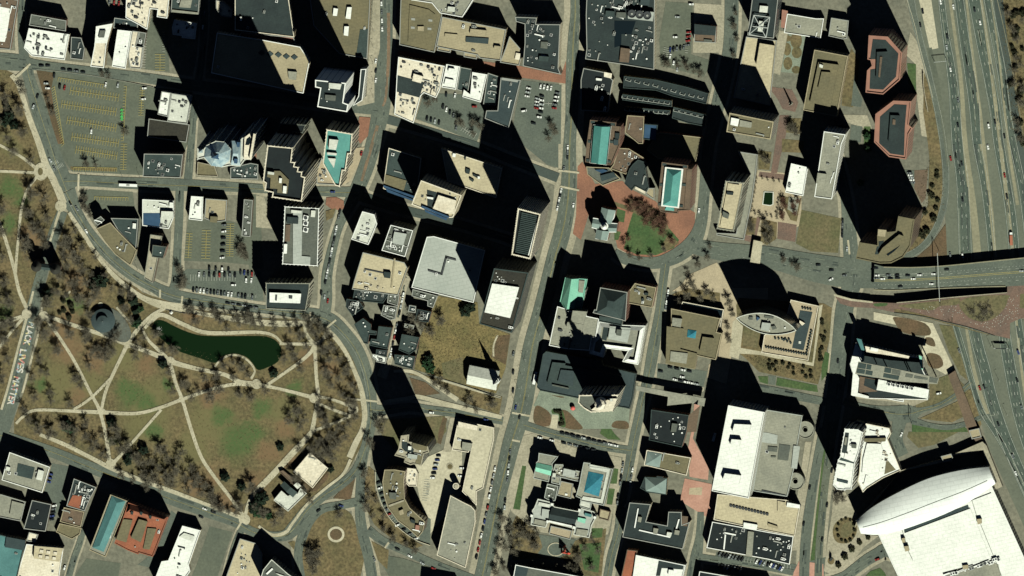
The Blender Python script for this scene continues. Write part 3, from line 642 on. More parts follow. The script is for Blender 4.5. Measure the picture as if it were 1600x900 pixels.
# atheneum grounds
sheet('museum_grounds', 'c3: 30 30, 130 10, 400 100, 680 160, 690 220, 600 640, 400 660, 140 620, 0 500, -40 420', 'concrete')
sheet('forecourt', 'f: 1085 760, 1110 770, 1102 850, 1085 840', 'concrete')
sheet('sidewalk_apron', 'f: 1258 690, 1268 690, 1252 800, 1246 860, 1238 860, 1245 780', 'concrete')
sheet('museum_lawn', 'c3: 0 580, 30 520, 140 620, 170 640, 400 680, 590 600, 560 900, 440 900, 320 800, 190 790, 0 800', 'scrub')
for s in ['u: 90 210, 125 215, 70 600, 10 590', 'u: 880 230, 935 240, 920 370, 865 370', 'u: 850 410, 905 415, 880 555, 830 550', 'u: 700 760, 800 760, 790 840, 700 850', 'c3: 420 700, 560 690, 540 880, 450 860']: sheet('lawn_strip', s, 'green_grass')
sheet('drive_court', 'c3: 165 640, 240 650, 400 670, 350 760, 290 790, 190 780, 160 760, 190 720, 180 680', 'asphalt'); 
sheet('pink_plaza', 'c3: 1080 290, 1245 325, 1275 390, 1250 550, 1130 480, 1050 430', 'pink_paving'); sheet('brick_walk', 'c2: 1140 720, 1175 735|c3: 1130 40, 1180 130, 1230 230, 1225 300, 1110 280, 1100 100, 1120 0', 'pink_paving')
sheet('pink_plaza', 'd3: 195 805, 345 825, 350 920, 140 920', 'pink_paving'); sheet('pale_inset', 'c3: 1110 350, 1190 345, 1185 395, 1105 390', 'plaza_tan')
sheet('plaza_paving', 'd3: 410 350, 480 370, 560 520, 600 640, 690 650, 600 720, 520 820, 400 890, 350 870, 370 700, 400 500', 'concrete')
sheet('round_lawn', 'd3: 405 610, 430 560, 480 535, 530 540, 555 580, 550 640, 510 690, 450 695, 415 670', 'scrub', spline=True); sheet('round_lawn', 'd3: 455 600, 490 565, 540 560, 545 600, 500 650, 460 655', 'olive_grass', spline=True)
for i, c in enumerate([(1298.5, 876), (1310.5, 883), (1320.5, 869.5), (1331.5, 858), (1343.5, 847.5), (1356.5, 839.5)]): sheet('oval_bed', circ(c[0], c[1], 5.5 if i == 0 else 4, 6 if i == 0 else 4.2, 14), 'scrub')
sheet('lawn_verge', 'd3: 640 870, 700 850, 730 880, 740 900, 610 900', 'green_grass'); sheet('lawn_verge', 'd3: 870 30, 940 100, 1040 80, 1190 0, 880 0', 'olive_grass')
sheet('lawn_verge', 'd2: 920 770, 1100 700, 1130 560, 1160 540, 1260 640, 1200 680, 1170 700, 1000 760', 'olive_grass'); sheet('lawn_verge', 'd2: 1000 590, 1130 540, 1160 640, 1150 690, 960 770, 920 760, 930 700', 'olive_grass')
sheet('lawn_verge', 'd2: 950 815, 1190 705, 1230 800, 1150 840, 1050 830', 'scrub'); sheet('lawn_verge', 'd2: 900 850, 1100 880, 1230 870, 1260 900, 900 900', 'green_grass')
sheet('lawn_strip', 'd3: 345 100, 375 110, 345 400, 295 800, 265 805, 290 600, 325 300', 'green_grass')
sheet('forecourt', 'd2: 520 640, 1000 700, 900 740, 770 710, 560 690', 'concrete')
sheet('plaza_paving', 'd2: 660 150, 1030 220, 1160 500, 1110 540, 1000 480, 960 400, 980 300, 800 230, 660 200', 'pale_concrete')
for s in ['d2: 800 180, 980 220, 1010 295, 850 280, 790 210', 'd2: 985 310, 1030 315, 1045 365, 990 350', 'd2: 995 410, 1070 420, 1095 480, 1050 505, 1000 480']: sheet('planting_bed', s, 'dirt', spline=True)
sheet('podium_edge', 'f: 1470 715, 1540 690, 1566 760, 1551 767, 1620 930, 1590 930, 1545 750', 'shoulder')
# bushnell tower grounds
sheet('tower_lawn', 'k: 290 140, 1220 90, 1240 300, 1100 480, 500 560, 240 240', 'olive_grass'); sheet('planting_bed', 'k: 1190 100, 1250 130, 1160 490, 1110 470, 1130 300', 'dirt')
sheet('tower_court', 'k: 900 700, 1250 540, 1440 600|f: 722 705, 722 770, 710 785, 668 840, 640 700', 'pale_concrete'); sheet('drive', 'k: 1290 110, 1400 120, 1300 600, 1190 590', 'concrete')
lot('w: 245 250, 252 370, 300 520, 370 640, 470 740, 580 815, 700 860, 705 640, 560 560, 430 400, 400 250', 'asphalt')
sheet('embankment', 'w: 190 200, 235 240, 245 400, 290 530, 370 650, 480 750, 570 820, 640 860, 560 890, 400 820, 240 690, 170 560, 155 350', 'scrub')
lot('b3: 800 770, 920 790, 1100 850, 1100 900, 830 900, 790 830', 'asphalt_lot')
# church yard and lawns on the right of the street
sheet('churchyard', 'b2: 1140 50, 1385 90, 1395 220, 1590 290, 1560 500, 1500 660, 1310 610, 1160 560, 990 510, 1020 320, 1090 160', 'dry_grass')
sheet('churchyard_lawn', 'b2: 1160 470, 1290 430, 1310 610, 1170 560', 'olive_grass'); sheet('churchyard_lawn', 'b2: 1500 300, 1590 290, 1560 480, 1470 430', 'dirt')
sheet('lawn_verge', 'b2: 950 540, 1060 560, 1170 640, 1310 720, 1520 790, 1540 680, 1330 625, 1160 575, 1000 530', 'scrub'); sheet('lawn_verge', 'b2: 960 560, 1060 590, 1150 660, 1000 680', 'dirt')
# hartford bank green oval
sheet('oval_green', 'b3: 470 478, 550 482, 605 530, 640 640, 680 740, 655 890, 620 940, 340 940, 290 800, 320 640, 380 530', 'scrub', spline=True); sheet('traffic_island', 'b3: 482 415, 560 330, 632 240, 592 425', 'dirt')
sheet('traffic_island', 'b3: 720 680, 830 740, 820 860, 760 800', 'scrub'); sheet('traffic_island', 'b3: 200 690, 240 680, 270 740, 240 740', 'scrub')
# riverbank
sheet('riverbank', 'f: 1558 -20, 1700 -20, 1700 400, 1600 400, 1590 330, 1575 200, 1560 90', 'scrub'); sheet('ramp_verge', 'd0: 975 450, 1030 600, 1060 760, 1080 900|d1: 1075 0, 1100 300, 1080 420, 1000 590, 860 690, 1000 380, 1010 100, 1000 0|d0: 1000 900, 970 700', 'scrub')
sheet('ramp_verge', 'd1: 1140 300, 1180 400, 1190 690, 1110 760, 880 750, 1010 640, 1110 500', 'dirt'); sheet('ramp_verge', 'd2: 1070 230, 1160 240, 1250 580, 1200 540, 1130 400', 'olive_grass')
sheet('ramp_verge', 'd2: 1180 250, 1250 270, 1320 500, 1380 700, 1330 700', 'shoulder'); sheet('highway_median', 'd2: 1340 310, 1440 300, 1460 500, 1520 800, 1560 900, 1480 900, 1420 700', 'shoulder')
sheet('ramp_verge', 'd2: 1190 700, 1290 610, 1350 830, 1300 900, 1250 900', 'scrub')
# ---------------------------------------------------------------- highway carriageways
sheet('highway_shoulder', 'f: 1415 -20, 1560 -20, 1590 225, 1630 420, 1480 405, 1474 260, 1462 140, 1440 60', 'road_base')
sheet('highway_shoulder', 'f: 1485 500, 1700 500, 1700 760, 1680 1000, 1650 940, 1590 800, 1545 700', 'road_base')
sheet('bridge_approach', 'd0: 935 -40, 1015 -40, 1065 300, 1012 312', 'pale_concrete')
HW = [('f: 1469 -20 12, 1477 50 12, 1485 100 15, 1491 150 17, 1496 225 19, 1503 275 20, 1506 325 21, 1509 415 21', 2, True), ('f: 1496 -20 16, 1507 62 17, 1515 112 18, 1522 162 18, 1527 225 15, 1538 285 14, 1546 350 13, 1552 415 13', 1, True),
      ('f: 1519 -20 21, 1534 62 20, 1544 112 19, 1555 175 18, 1561 225 18, 1574 300 17, 1581 350 18, 1586 415 18', 2, True), ('f: 1540 -20 14, 1553 50 15, 1565 112 15, 1573 175 14, 1583 225 13, 1598 300 13, 1612 415 14', 1, True),
      ('f: 1490 498 10, 1506 550 10, 1520 600 10, 1533 640 10, 1558 680 10, 1580 720 9, 1612 790 9', 0, True), ('f: 1518 495 20, 1528 540 19, 1538 575 19, 1550 625 20, 1565 670 20, 1583 715 20, 1612 780 20', 2, True),
      ('f: 1566 495 19, 1572 540 20, 1578 575 20, 1590 637 20, 1605 690 20, 1630 760 20', 3, True), ('f: 1590 495 12, 1597 540 13, 1608 600 13', 1, True)]
for s, n, e in HW: strip('highway_lane', s, 'highway')
strip('highway_ramp', 'f: 1421 -20 13, 1427 20 12, 1437 60 11, 1450 110 10, 1462 160 10, 1470 200 11, 1475 235 11, 1478 270 11, 1477 305 11, 1471 335 11, 1458 365 11, 1437 389 11, 1405 406 12, 1372 413 13', 'asphalt')
strip('highway_ramp', 'd1: 1330 0 5, 1370 200 5, 1400 420 4, 1420 690 4', 'shoulder')
for s in ('f: 1482 -20 5, 1493 62 5, 1502 130 6, 1508 225 8, 1520 320 11, 1528 405 12', 'f: 1508 -20 3, 1519 80 4, 1532 180 5, 1545 300 5, 1556 410 5', 'f: 1530 -20 4, 1545 80 5, 1560 200 6, 1572 300 6, 1584 410 6', 'f: 1546 -20 3, 1560 80 3, 1575 220 4, 1590 320 5', 'f: 1588 500 4, 1594 560 4, 1602 620 4', 'f: 1508 500 4, 1518 560 5, 1530 610 6, 1545 650 5'): strip('highway_median', s, 'shoulder')
strip('river_road', 'f: 1558 -20 15, 1566 50 13, 1577 120 11, 1590 200 11, 1602 300 11, 1612 400 11', 'asphalt_dark')
strip('highway_edge', 'f: 1452 75 8, 1462 120 8, 1472 180 6, 1482 260 5', 'asphalt_lot')
for s, m in ST: strip('road', s, m)
strip('promenade_strip', 'f: 607 20 5, 607 90 5, 603 150 4, 598 166 3', 'median_brick'); strip('promenade_strip', 'f: 590 196 5, 580 230 5, 565 283 4', 'median_brick')
sheet('corner_plaza', 'b0: 645 730, 715 735, 700 850, 650 900, 630 850', 'brick'); sheet('corner_plaza', 'b1: 440 335, 500 332, 548 355, 550 400, 530 415, 470 405, 435 380', 'brick'); sheet('sidewalk_strip', 'b1: 560 30, 680 20, 640 130, 590 230, 540 260', 'plaza_tan')
sheet('sidewalk_strip', 'a1: 1575 0, 1605 5, 1600 210, 1570 215', 'brick'); sheet('planting_bed', 'b1: 435 420, 500 400, 480 460, 440 480', 'scrub')
sheet('sidewalk_strip', 'b0: 730 0, 775 0, 775 300, 740 480, 740 640, 640 665, 610 640, 690 600, 700 400', 'concrete')
# ---------------------------------------------------------------- park paths, pond
sheet('pond_bank', 'f: 234 508, 243 494, 262 493, 290 510, 330 521, 400 519, 432 524, 446 548, 440 572, 415 584, 385 580, 340 575, 290 562, 250 536', 'scrub', spline=True)
PT = ['f: -10 222 4, 30 243 4, 58 264 5', 'f: -10 267 4, 56 270 4', 'f: 57 277 4, 42 298 4, 33 330 4, 29 370 4, 26 400 4, 24 432 4', 'f: -10 335 5, 0 350 5, 12 385 5, 22 420 5, 30 455 5, 42 482 6', 'f: -10 509 5, 40 493 6', 'f: -5 548 4, 18 518 4, 38 495 5',
 'f: 18 117 7, 30 135 7, 45 182 8, 60 222 9, 72 258 10, 88 290 11, 99 318 11', 'f: 96 322 4, 86 352 3.5, 75 388 3', 'f: 52 455 3, 42 495 4, 28 545 3.5, 14 600 3.5, 2 640 3.5', 'f: 66 480 3, 60 520 3, 48 565 3, 35 614 3',
 'f: 108 332 5, 116 345 6, 128 362 6, 146 390 6, 165 416 6, 185 437 7, 205 453 7, 225 466 8, 252 476 12, 285 481 12', 'f: 285 482 8, 310 489 6, 350 496 7, 400 503 9, 440 506 9, 475 505 8', 'f: 257 482 5, 237 493 5, 215 515 6, 200 537 6, 187 563 5, 175 588 5, 165 612 4.5, 158 642 4.5',
 'f: 68 492 6, 85 498 6, 120 510 6, 160 523 6, 200 538 7, 240 553 7, 267 565 8, 307 576 6, 350 585 6, 375 597 7, 400 600 8', 'f: 396 600 9, 420 604 5, 455 612 5, 492 622 6', 'f: 492 620 5, 515 623 4, 552 636 5', 'f: 496 630 4, 520 640 4, 548 650 5', 'f: 488 674 4, 520 662 4, 548 650 4',
 'f: 72 497 5, 112 557 4.5, 142 615 4.5, 155 640 5, 165 678 5, 171 720 6', 'f: 25 662 4, 35 652 4, 55 641 4.5, 105 642 4.5, 155 644 6, 212 646 5, 250 637 5, 282 625 5, 325 610 5, 362 601 5, 400 601 6', 'f: 115 640 4, 142 622 4, 172 592 4',
 'f: 222 513 3, 233 533 4, 262 562 6, 275 600 5, 285 625 5, 300 675 5, 315 715 5, 335 745 5, 362 780 5, 382 808 5', 'f: 252 640 4, 222 674 4, 188 712 4.5, 176 724 6', 'f: 418 601 5, 437 588 4.5, 472 563 5, 488 547 6, 492 536 8', 'f: 492 538 6, 494 585 5, 497 620 6, 492 650 6, 487 678 7',
 'f: 488 674 7, 478 686 8, 460 705 9, 437 730 9, 420 748 9, 402 766 9', 'f: 404 762 6, 390 782 5, 383 806 5', 'f: 477 502 5, 478 520 5, 492 537 6, 506 528 5, 514 512 5', 'f: 437 537 4, 490 538 5', 'f: 226 513 4, 238 500 6, 254 492 6, 287 507 6, 325 520 6, 400 519 5, 427 524 4, 440 536 3', 'f: 182 480 3, 195 495 3, 212 511 4',
 'f: 510 514 6, 525 529 7, 540 550 6, 552 575 6, 562 600 7, 567 622 8, 570 650 8, 566 672 8, 556 692 9, 546 715 9', 'f: 548 718 5, 535 742 4, 510 762 4, 480 788 4, 457 818 4, 446 832 5, 425 836 5, 404 822 4', 'f: 62 679 5, 100 694 6, 140 714 6, 175 732 7, 225 752 6, 275 770 6, 325 789 5, 380 810 6',
 'f: 336 573 3, 345 562 3, 360 555 3, 377 557 3, 391 567 3, 398 580 3, 392 592 4', 'f: 95 470 3, 110 455 2.5', 'f: 600 628 5, 640 622 6, 655 620 6, 700 632 7, 740 642 7, 784 652 6', 'f: 615 580 4, 640 580 5, 660 588 5, 690 608 6, 715 625 7', 'b2: 1510 295 2.5, 1485 360 2.5, 1485 430 2.5', 'b2: 1160 575 3, 1320 625 3, 1530 685 3']
for s in PT: strip('path', [(x, y, w_*1.06) for x, y, w_ in line3(s)], 'path')
for c in [(42, 490, 8), (68, 494, 8), (160, 643, 5), (173, 725, 8), (284, 624, 5), (200, 538, 6), (401, 600, 8), (266, 564, 7), (552, 640, 8), (382, 812, 9), (491, 622, 8), (157, 476, 4), (95, 322, 9)]: sheet('path_node', circ(*c[:2], c[2], n=16), 'path')
sheet('path_circle', circ(64, 268, 11, 14), 'path'); sheet('circle_bed', circ(63, 268, 4, 6), 'scrub')
sheet('pavilion_terrace', 'f: 150 500, 165 480, 190 492, 205 520, 195 535, 165 525, 152 515', 'midgrey', spline=True)
sheet('oval_walk', circ(525, 835, 13.2, 12.4, 28), 'pale_concrete'); sheet('oval_bed', circ(525, 835, 9.6, 8.8, 28), 'dirt')
sheet('drive_ring', circ(868.5, 858.5, 13.2, 10.8, 28), 'path'); sheet('drive_ring_paving', circ(868.5, 858.5, 11.8, 9.4, 28), 'asphalt')
sheet('turning_circle', circ(703, 729, 5.5, n=18), 'concrete'); sheet('turning_bed', circ(703, 729, 4, n=18), 'scrub')
mw = bpy.data.materials.new('pond_water'); mw.use_nodes = True; MATS['pond_water'] = mw
b_ = mw.node_tree.nodes['Principled BSDF']; b_.inputs['Base Color'].default_value = (0.003, 0.012, 0.003, 1); b_.inputs['Roughness'].default_value = 0.25
nz = mw.node_tree.nodes.new('ShaderNodeTexNoise'); nz.inputs['Scale'].default_value = 60; bp = mw.node_tree.nodes.new('ShaderNodeBump'); bp.inputs['Strength'].default_value = 0.15
b_.inputs['Specular IOR Level'].default_value = 0.2; mw.node_tree.links.new(nz.outputs[0], bp.inputs['Height']); mw.node_tree.links.new(bp.outputs[0], b_.inputs['Normal'])
sheet('pond_water', 'f: 238 510, 243 501, 255 501, 275 511, 300 521, 325 525, 400 525, 420 527, 434 535, 440 550, 434 565, 418 574, 403 578, 395 568, 385 558, 370 553, 356 554, 345 558, 336 567, 313 560, 275 547, 255 532, 241 518', 'pond_water', spline=True)
sheet('fountain_pool', 'A: 262 490, 320 492, 318 570, 300 578, 252 570', 'pond_water'); 
# repairs, seams and tyre-worn stretches of the carriageways
for m_, n_, w0, w1, z_ in (('asphalt_patch', 1.5, .8, 3.2, 0.0), ('asphalt_worn', 1.0, .6, 2.0, 0.001)):
    V, F = [], []
    for i_, (s, m) in enumerate(ST+[(a, 'highway') for a, b, c in HW]):
        l = smooth_line(line3(s)); 
        for _ in range(int(n_*(len(l)/5+2))):
            a = R.randrange(0, max(1, len(l)-3)); k = R.randint(1, 2) if m != 'highway' else R.randint(2, 4); seg = l[a:a+k+1]; ww = R.uniform(w0, w1); of = R.uniform(-.38, .38)*seg[0][2]
            if len(seg) < 2: continue
            seg = [(x, y, ww) for x, y, _ in seg]; t1 = R.uniform(.3, 1); p0_, p1_ = Vector(seg[-2][:2]), Vector(seg[-1][:2]); e_ = p0_.lerp(p1_, t1); seg[-1] = (e_.x, e_.y, ww)
            vs, fs = ribbon(seg, ZL[0]+.004+z_, of); k0 = len(V); V += vs; F += [[q+k0 for q in f] for f in upface(vs, fs)]
    o = link(m_, mesh(m_, V, F, [m_])); o['kind'] = 'structure'; o.name = 'road_patches'
# ---------------------------------------------------------------- markings
ZM = ZL[0]+0.01
for s, n, e in HW:
    mark('h', 'paint_white', s, lambda w_: w_/2-1.2, 0.5); mark('h', 'paint_white', s, lambda w_: -w_/2+1.2, 0.5)
    for i in range(1, n+1): mark('h', 'paint_white', s, (lambda w_, i=i, n=n: -w_/2+1+(w_-2)*i/(n+1)), 0.55, (5, 12))
rs = 'f: 1421 -20 13, 1427 20 12, 1437 60 11, 1450 110 10, 1462 160 10, 1470 200 11, 1475 235 11, 1478 270 11, 1477 305 11, 1471 335 11, 1458 365 11, 1437 389 11, 1405 406 12'
mark('h', 'paint_white', rs, lambda w_: w_/2-1, 0.3); mark('h', 'paint_white', rs, lambda w_: 1-w_/2, 0.3)
for i in (2, 3, 6): pass
for i, off in ((2, 0), (3, 1), (7, 0), (8, 0), (10, 0), (12, 0), (13, 0), (20, 0)):
    mark('s', 'paint_yellow', ST[i][0], off, 0.3)
mark('s', 'paint_yellow', ST[11][0], .6, 0.3); mark('s', 'paint_yellow', ST[11][0], -.6, 0.3)
for o in (-6.5, 6.5): mark('s', 'paint_white', ST[11][0], o, .3, (5, 9))
for i in (6, 16): mark('s', 'paint_white', ST[i][0], -4, .3, (4, 8))
mark('s', 'paint_white', ST[7][0], 3.5, .28); mark('s', 'paint_white', ST[14][0], 3, .3, (4, 9)); mark('s', 'paint_white', ST[15][0], 5, .3, (4, 9)); mark('s', 'paint_white', ST[15][0], -6, .3, (4, 9))
def stalls(s, n, ln, both=True, col='paint_yellow', spine=True, skew=0, key='p'):
    (x0, y0), (x1, y1) = P(s); d = Vector((x1-x0, y1-y0)); t = d.normalized(); nn = Vector((-t.y, t.x))
    if spine: vs, fs = ribbon([(x0, y0, 1), (x1, y1, 1)], ZM, 0, .6); paint(key, col, vs, fs)
    for i in range(n+1):
        c = Vector((x0, y0))+d*i/n; a = c+(nn*ln+t*skew); b = c-(nn*ln-t*skew) if both else c
        vs, fs = ribbon([(b.x, b.y, 1), (a.x, a.y, 1)], ZM, 0, .5)
        paint(key, col, vs, fs)
for a, n in [('a0: 365 485, 660 530', 19), ('a0: 440 565, 740 610', 17), ('a0: 385 650, 725 700', 21), ('a0: 420 750, 725 800', 19), ('a0: 450 855, 740 895', 18), ('a1: 475 35, 730 75', 17), ('a1: 460 145, 730 150', 18)]: stalls(a, n, 6.5 if '485' not in a and '145' not in a else 6, both=('485' not in a and '145' not in a))
stalls('a0: 340 540|a1: 400 0', 24, 5, both=False, skew=3); stalls('a0: 790 540, 770 880', 19, 4, both=False); stalls('a1: 775 0, 770 160', 10, 5, both=True); stalls('a0: 890 550, 880 720', 11, 4)
stalls('a0: 1000 340, 1000 440', 6, 8); stalls('a0: 925 130, 910 420', 18, 6, both=False, col='paint_white', spine=False); stalls('a0: 1030 200, 1030 320', 8, 4, both=False, col='paint_white', spine=False)
stalls('a1: 590 330, 800 335', 13, 5, both=False); stalls('a1: 1185 560, 1175 710', 9, 5); stalls('a1: 1290 540, 1285 715', 10, 7); stalls('a1: 1440 500, 1435 700', 14, 6); stalls('a1: 1190 835, 1470 835', 17, 5, col='paint_white', spine=False)
stalls('a2: 1210 0, 1600 40', 24, 5, both=False, col='paint_white', spine=False); stalls('c0: 150 640, 280 650', 5, 3, col='paint_white'); stalls('c0: 1110 180, 1100 330', 10, 5, both=False, col='paint_white', spine=False); stalls('c0: 970 300, 960 350', 4, 5, col='paint_white', spine=False)
stalls('w: 310 520, 430 660', 9, 5, col='paint_white', spine=False, both=False); stalls('b3: 1085 300, 1070 430', 9, 8, both=False, col='paint_white', spine=False); stalls('b0: 1290 800, 1370 850', 6, 5, col='paint_white'); stalls('w: 700 350, 690 440', 8, 5, col='paint_white', spine=False, both=False)
stalls('f: 1130 869, 1235 886', 22, 3.5, both=True, col='paint_white', spine=False)
def cross(a, wd=3, n=0): strip('crosswalk', a, 'path', wd, spl=False)
for a in ['f: 123 272, 122 300', 'f: 44 104, 27 120', 'a0: 190 400, 100 480', 'c1: 290 165, 420 180', 'c1: 300 265, 420 290', 'd1: 500 600, 510 690', 'b3: 830 690, 805 725', 'c2: 0 780, 110 800', 'c3: 0 50, 50 60', 'b2: 340 150, 340 210', 'b2: 500 200, 440 250', 'a2: 1000 10, 1000 60', 'a2: 1140 50, 1135 100', 'b2: 560 690, 760 710', 'a3: 1510 560, 1480 610', 'c3: 730 440, 700 470']: cross(a)
for c in [(88, 262), (80, 257)]: stalls(f'f: {c[0]-6} {c[1]+4}, {c[0]+10} {c[1]-5}', 8, 3, col='paint_white', spine=False)
stalls('b3: 830 695, 810 725', 5, 2.5, col='paint_white', spine=False)
# ---------------------------------------------------------------- overpass (raised bridge deck) and raised brick promenade
def slab(name, s, z0, z1, m, label=None, cat=None, kind=None, ms='w_grey', spline=False):
    pts = P(s); pts = smooth_loop(pts) if spline else pts; q = [W(a[0], a[1], z1) for a in pts]; q = [(v.x, v.y) for v in q]; org = (sum(a[0] for a in q)/len(q), sum(a[1] for a in q)/len(q), 0)
    vs, fs, uvs = prism(q, z0, z1); fs.append(list(range(len(q)))[::-1]); uvs.append([(0, 0)]*len(q)); mi = [1]*len(fs); mi[-2] = 0
    o = link(name, mesh(name, rel(vs, org), fs, [m, ms], mi, uvs)); o.location = org
    if kind: o['kind'] = kind
    if label: o['label'] = label; o['category'] = cat
    return o
br = slab('road_bridge', 'h: 215 195, 330 225, 560 228, 870 212, 1240 175, 1640 135, 1640 390, 1430 400, 1200 405, 800 420, 400 437, 210 430', 8.0, 9.6, 'asphalt', 'wide grey road bridge with marked lanes crossing above the highway', 'bridge', ms='concrete')
def bmark(s, off, wid, m, dash=None):
    l = smooth_line(line3(s, 10)); l = [(x, y, w_) for x, y, w_ in l]; vs, fs = ribbon(l, 9.63, off, wid, dash); V, F = BM.setdefault(m, ([], [])); k = len(V); V.extend(vs); F.extend([[i+k for i in f] for f in upface(vs, fs)])
BM = {}
c = 'h: 215 345, 540 340, 870 322, 1240 292, 1640 262'
for o in (0, ): bmark(c, 1, .5, 'paint_yellow'); bmark(c, -1.2, .5, 'paint_yellow')
for o in (-6, 12.5): bmark(c, o, .4, 'paint_white', (5, 8))
for o in (-9.5, 7): bmark(c, o, .5, 'paint_white', (1.4, 4))
bmark('h: 215 290, 520 285, 800 283', 0, .4, 'paint_white'); bmark('h: 215 255, 520 255, 1000 232, 1640 160', -6, .4, 'paint_white', (5, 8))
for m, (V, F) in BM.items(): o = link('lane_markings', mesh('lane_markings', rel(V, tuple(br.location)), F, [m]), br)
for s in ('h: 300 222 7, 560 226 7, 870 210 7, 1240 173 7, 1640 133 7', 'h: 210 432 5, 400 437 5, 800 420 5, 1200 405 5, 1430 400 5'):
    l = [(x, y, 1.6) for x, y, _ in smooth_line(line3(s))]; vs, fs = ribbon(l, 10.4); vs2, fs2 = ribbon(l, 9.6); k = len(vs); n = len(l)
    side = [[2*i+j, 2*i+2+j, k+2*i+2+j, k+2*i+j] for i in range(n-1) for j in (0, 1)]
    link('bridge_kerb', mesh('bridge_kerb', rel(vs+vs2, tuple(br.location)), upface(vs, fs)+side, ['shoulder']), br)
for x in (1400, 1440, 1485, 1530, 1570):
    for y in (425, 450): q = W(x, y-(x-1400)*.06, 0); vs, fs, uvs = prism([(q.x-.8, q.y-.8), (q.x+.8, q.y-.8), (q.x+.8, q.y+.8), (q.x-.8, q.y+.8)], 0, 8.0); link('bridge_pier', mesh('bridge_pier', rel(vs, tuple(br.location)), fs, ['concrete']), br)
pr = slab('promenade_deck', 'h: -160 480, 0 520, 200 545, 420 555, 620 545, 830 520, 1100 490, 1445 460, 1445 400, 1640 385, 1640 690, 1560 700, 1470 740, 1470 885, 1320 850, 1000 760, 800 700, 640 660, 400 640, 200 600, 0 590, -100 560', 6.5, 8.0, 'brick_dull', 'raised brown brick promenade deck with lawns beside the road bridge', 'promenade', ms='concrete')
def deckpatch(s, m, nm='deck_lawn', z=8.05, spline=True):
    pts = P(s); pts = smooth_loop(pts) if spline else pts; q = ccw([(v.x, v.y) for v in [W(a[0], a[1], z) for a in pts]]); link(nm, mesh(nm, rel([(a, b, z) for a, b in q], tuple(pr.location)), [list(range(len(q)))], [m]), pr)
deckpatch('h: 1000 560, 1100 500, 1440 480, 1450 520, 1420 600, 1330 690, 1220 725, 1110 700, 1040 640', 'olive_grass'); deckpatch('h: 1565 470, 1640 465, 1640 610, 1560 600', 'olive_grass', spline=False)
deckpatch('h: 430 580, 620 555, 830 530, 1000 510, 980 570, 830 580, 750 620, 620 610', 'olive_grass'); deckpatch('h: 420 640, 640 680, 900 750, 1200 830, 1300 850, 1000 765, 700 670, 430 610', 'scrub'); deckpatch('h: 210 560, 330 555, 320 580, 230 585', 'green_grass')
deckpatch('h: -160 470, 0 515, 200 540, 200 555, 0 535, -160 490', 'path', 'deck_path', spline=False)


lit = [q for q in scatter('h: 1460 500, 1550 480, 1550 690, 1460 740, 1300 800, 1100 730, 1250 730, 1400 650', 60, 2.2, 5)]+scatter('h: 500 590, 1000 580, 1050 700, 700 650', 30, 2.4, 6)
V, F = [], []
for q in lit:
    c0 = W(q[0], q[1], 8.06); k = len(V); V.extend([(c0.x-.3, c0.y-.3, 8.06), (c0.x+.3, c0.y-.3, 8.06), (c0.x+.3, c0.y+.3, 8.06), (c0.x-.3, c0.y+.3, 8.06)]); F.append([k, k+1, k+2, k+3])
link('paving_studs', mesh('paving_studs', rel(V, tuple(pr.location)), F, ['paint_white']), pr)
# footbridges
slab('footbridge', 'c1: 1510 600, 1566 612, 1550 748, 1488 738', 5.0, 6.0, 'path', 'pale footbridge crossing the road at the plaza corner', 'footbridge')
slab('footbridge', 'd2: 1125 545, 1170 515, 1240 690, 1320 900|d3: 1345 60, 1300 60|d2: 1250 900, 1180 690', 5.0, 6.2, 'brown', 'long brown footbridge running down beside the highway', 'footbridge')
slab('skyway', 'c2: 775 610, 1210 690, 1200 740, 1120 720, 970 735, 975 680, 775 640', 10, 12.5, 'grey', 'light grey elevated walkway slab spanning between the office blocks', 'skyway', ms='w_grey')
# pond fountain etc. is in the objects part
# ================================================================ BUILDINGS
# --- north-west blocks
B('corner_block', 'dark-roofed building with a white membrane strip at the upper left corner', 'a0: -60 -40, 115 0, 65 310, -60 300', 14, 'brown', 'w_brick', up=[('a0: -60 30, 68 55, 45 200, 30 262, -60 255', 0.15, 'white', None, 'white_membrane')], units=8)
B('white_roof_block', 'bright white roof with rows of small dark vents above the parking lot', 'a0: 180 175, 435 215, 405 375, 200 350, 150 300', 17, 'white', 'w_cream', units=22, rim='unit_white', tones=('unit_grey', 'unit_dark'))
B('brick_block', 'narrow grey roof just above the bright white vented roof', 'a0: 195 88, 415 128, 412 195, 182 158', 16, 'midgrey', 'w_brick', units=4)
B('small_block', 'small dark square roof between two white-roofed blocks', 'a0: 445 230, 508 235, 530 300, 520 375, 440 365', 9, 'dark', 'w_brown', units=3)
t = B('narrow_block', 'tall narrow building with white upper roof and tan lower roof', 'a0: 600 165, 705 145, 665 285, 650 425, 565 415, 590 290', 28, 'cream', 'w_tan', units=3, up=[('a0: 600 165, 703 147, 668 270, 592 270', 2, 'white', 'w_tan', 'upper_roof'), ('a0: 625 190, 660 190, 650 235, 615 235', 4, 'midgrey', None, 'penthouse', 2)], rim='unit_white')
B('white_long_block', 'long plain white roof just right of the tall tan and white one', 'a0: 735 185, 825 195, 785 430, 700 415', 20, 'white', 'w_cream', units=2, rim='unit_white')
B('mottled_block', 'white mottled roof beside the wide parking lane', 'a0: 828 192, 870 197, 850 288, 895 295, 880 430, 815 425, 800 350', 18, 'cream', 'w_white', units=8)
B('annex_block', 'little dull grey roof tucked behind the mottled white roof', 'a0: 872 198, 915 205, 900 288, 855 284', 15, 'midgrey', 'w_brown', units=1)
B('cream_block', 'large cream roof full of vents at the top edge of town', 'a0: 790 -50, 1062 -50, 1045 115, 980 105, 985 60, 940 55, 920 185, 860 150, 785 110', 24, 'cream', 'w_cream', units=30, rim='unit_white', tones=('unit_grey', 'unit_dark'))
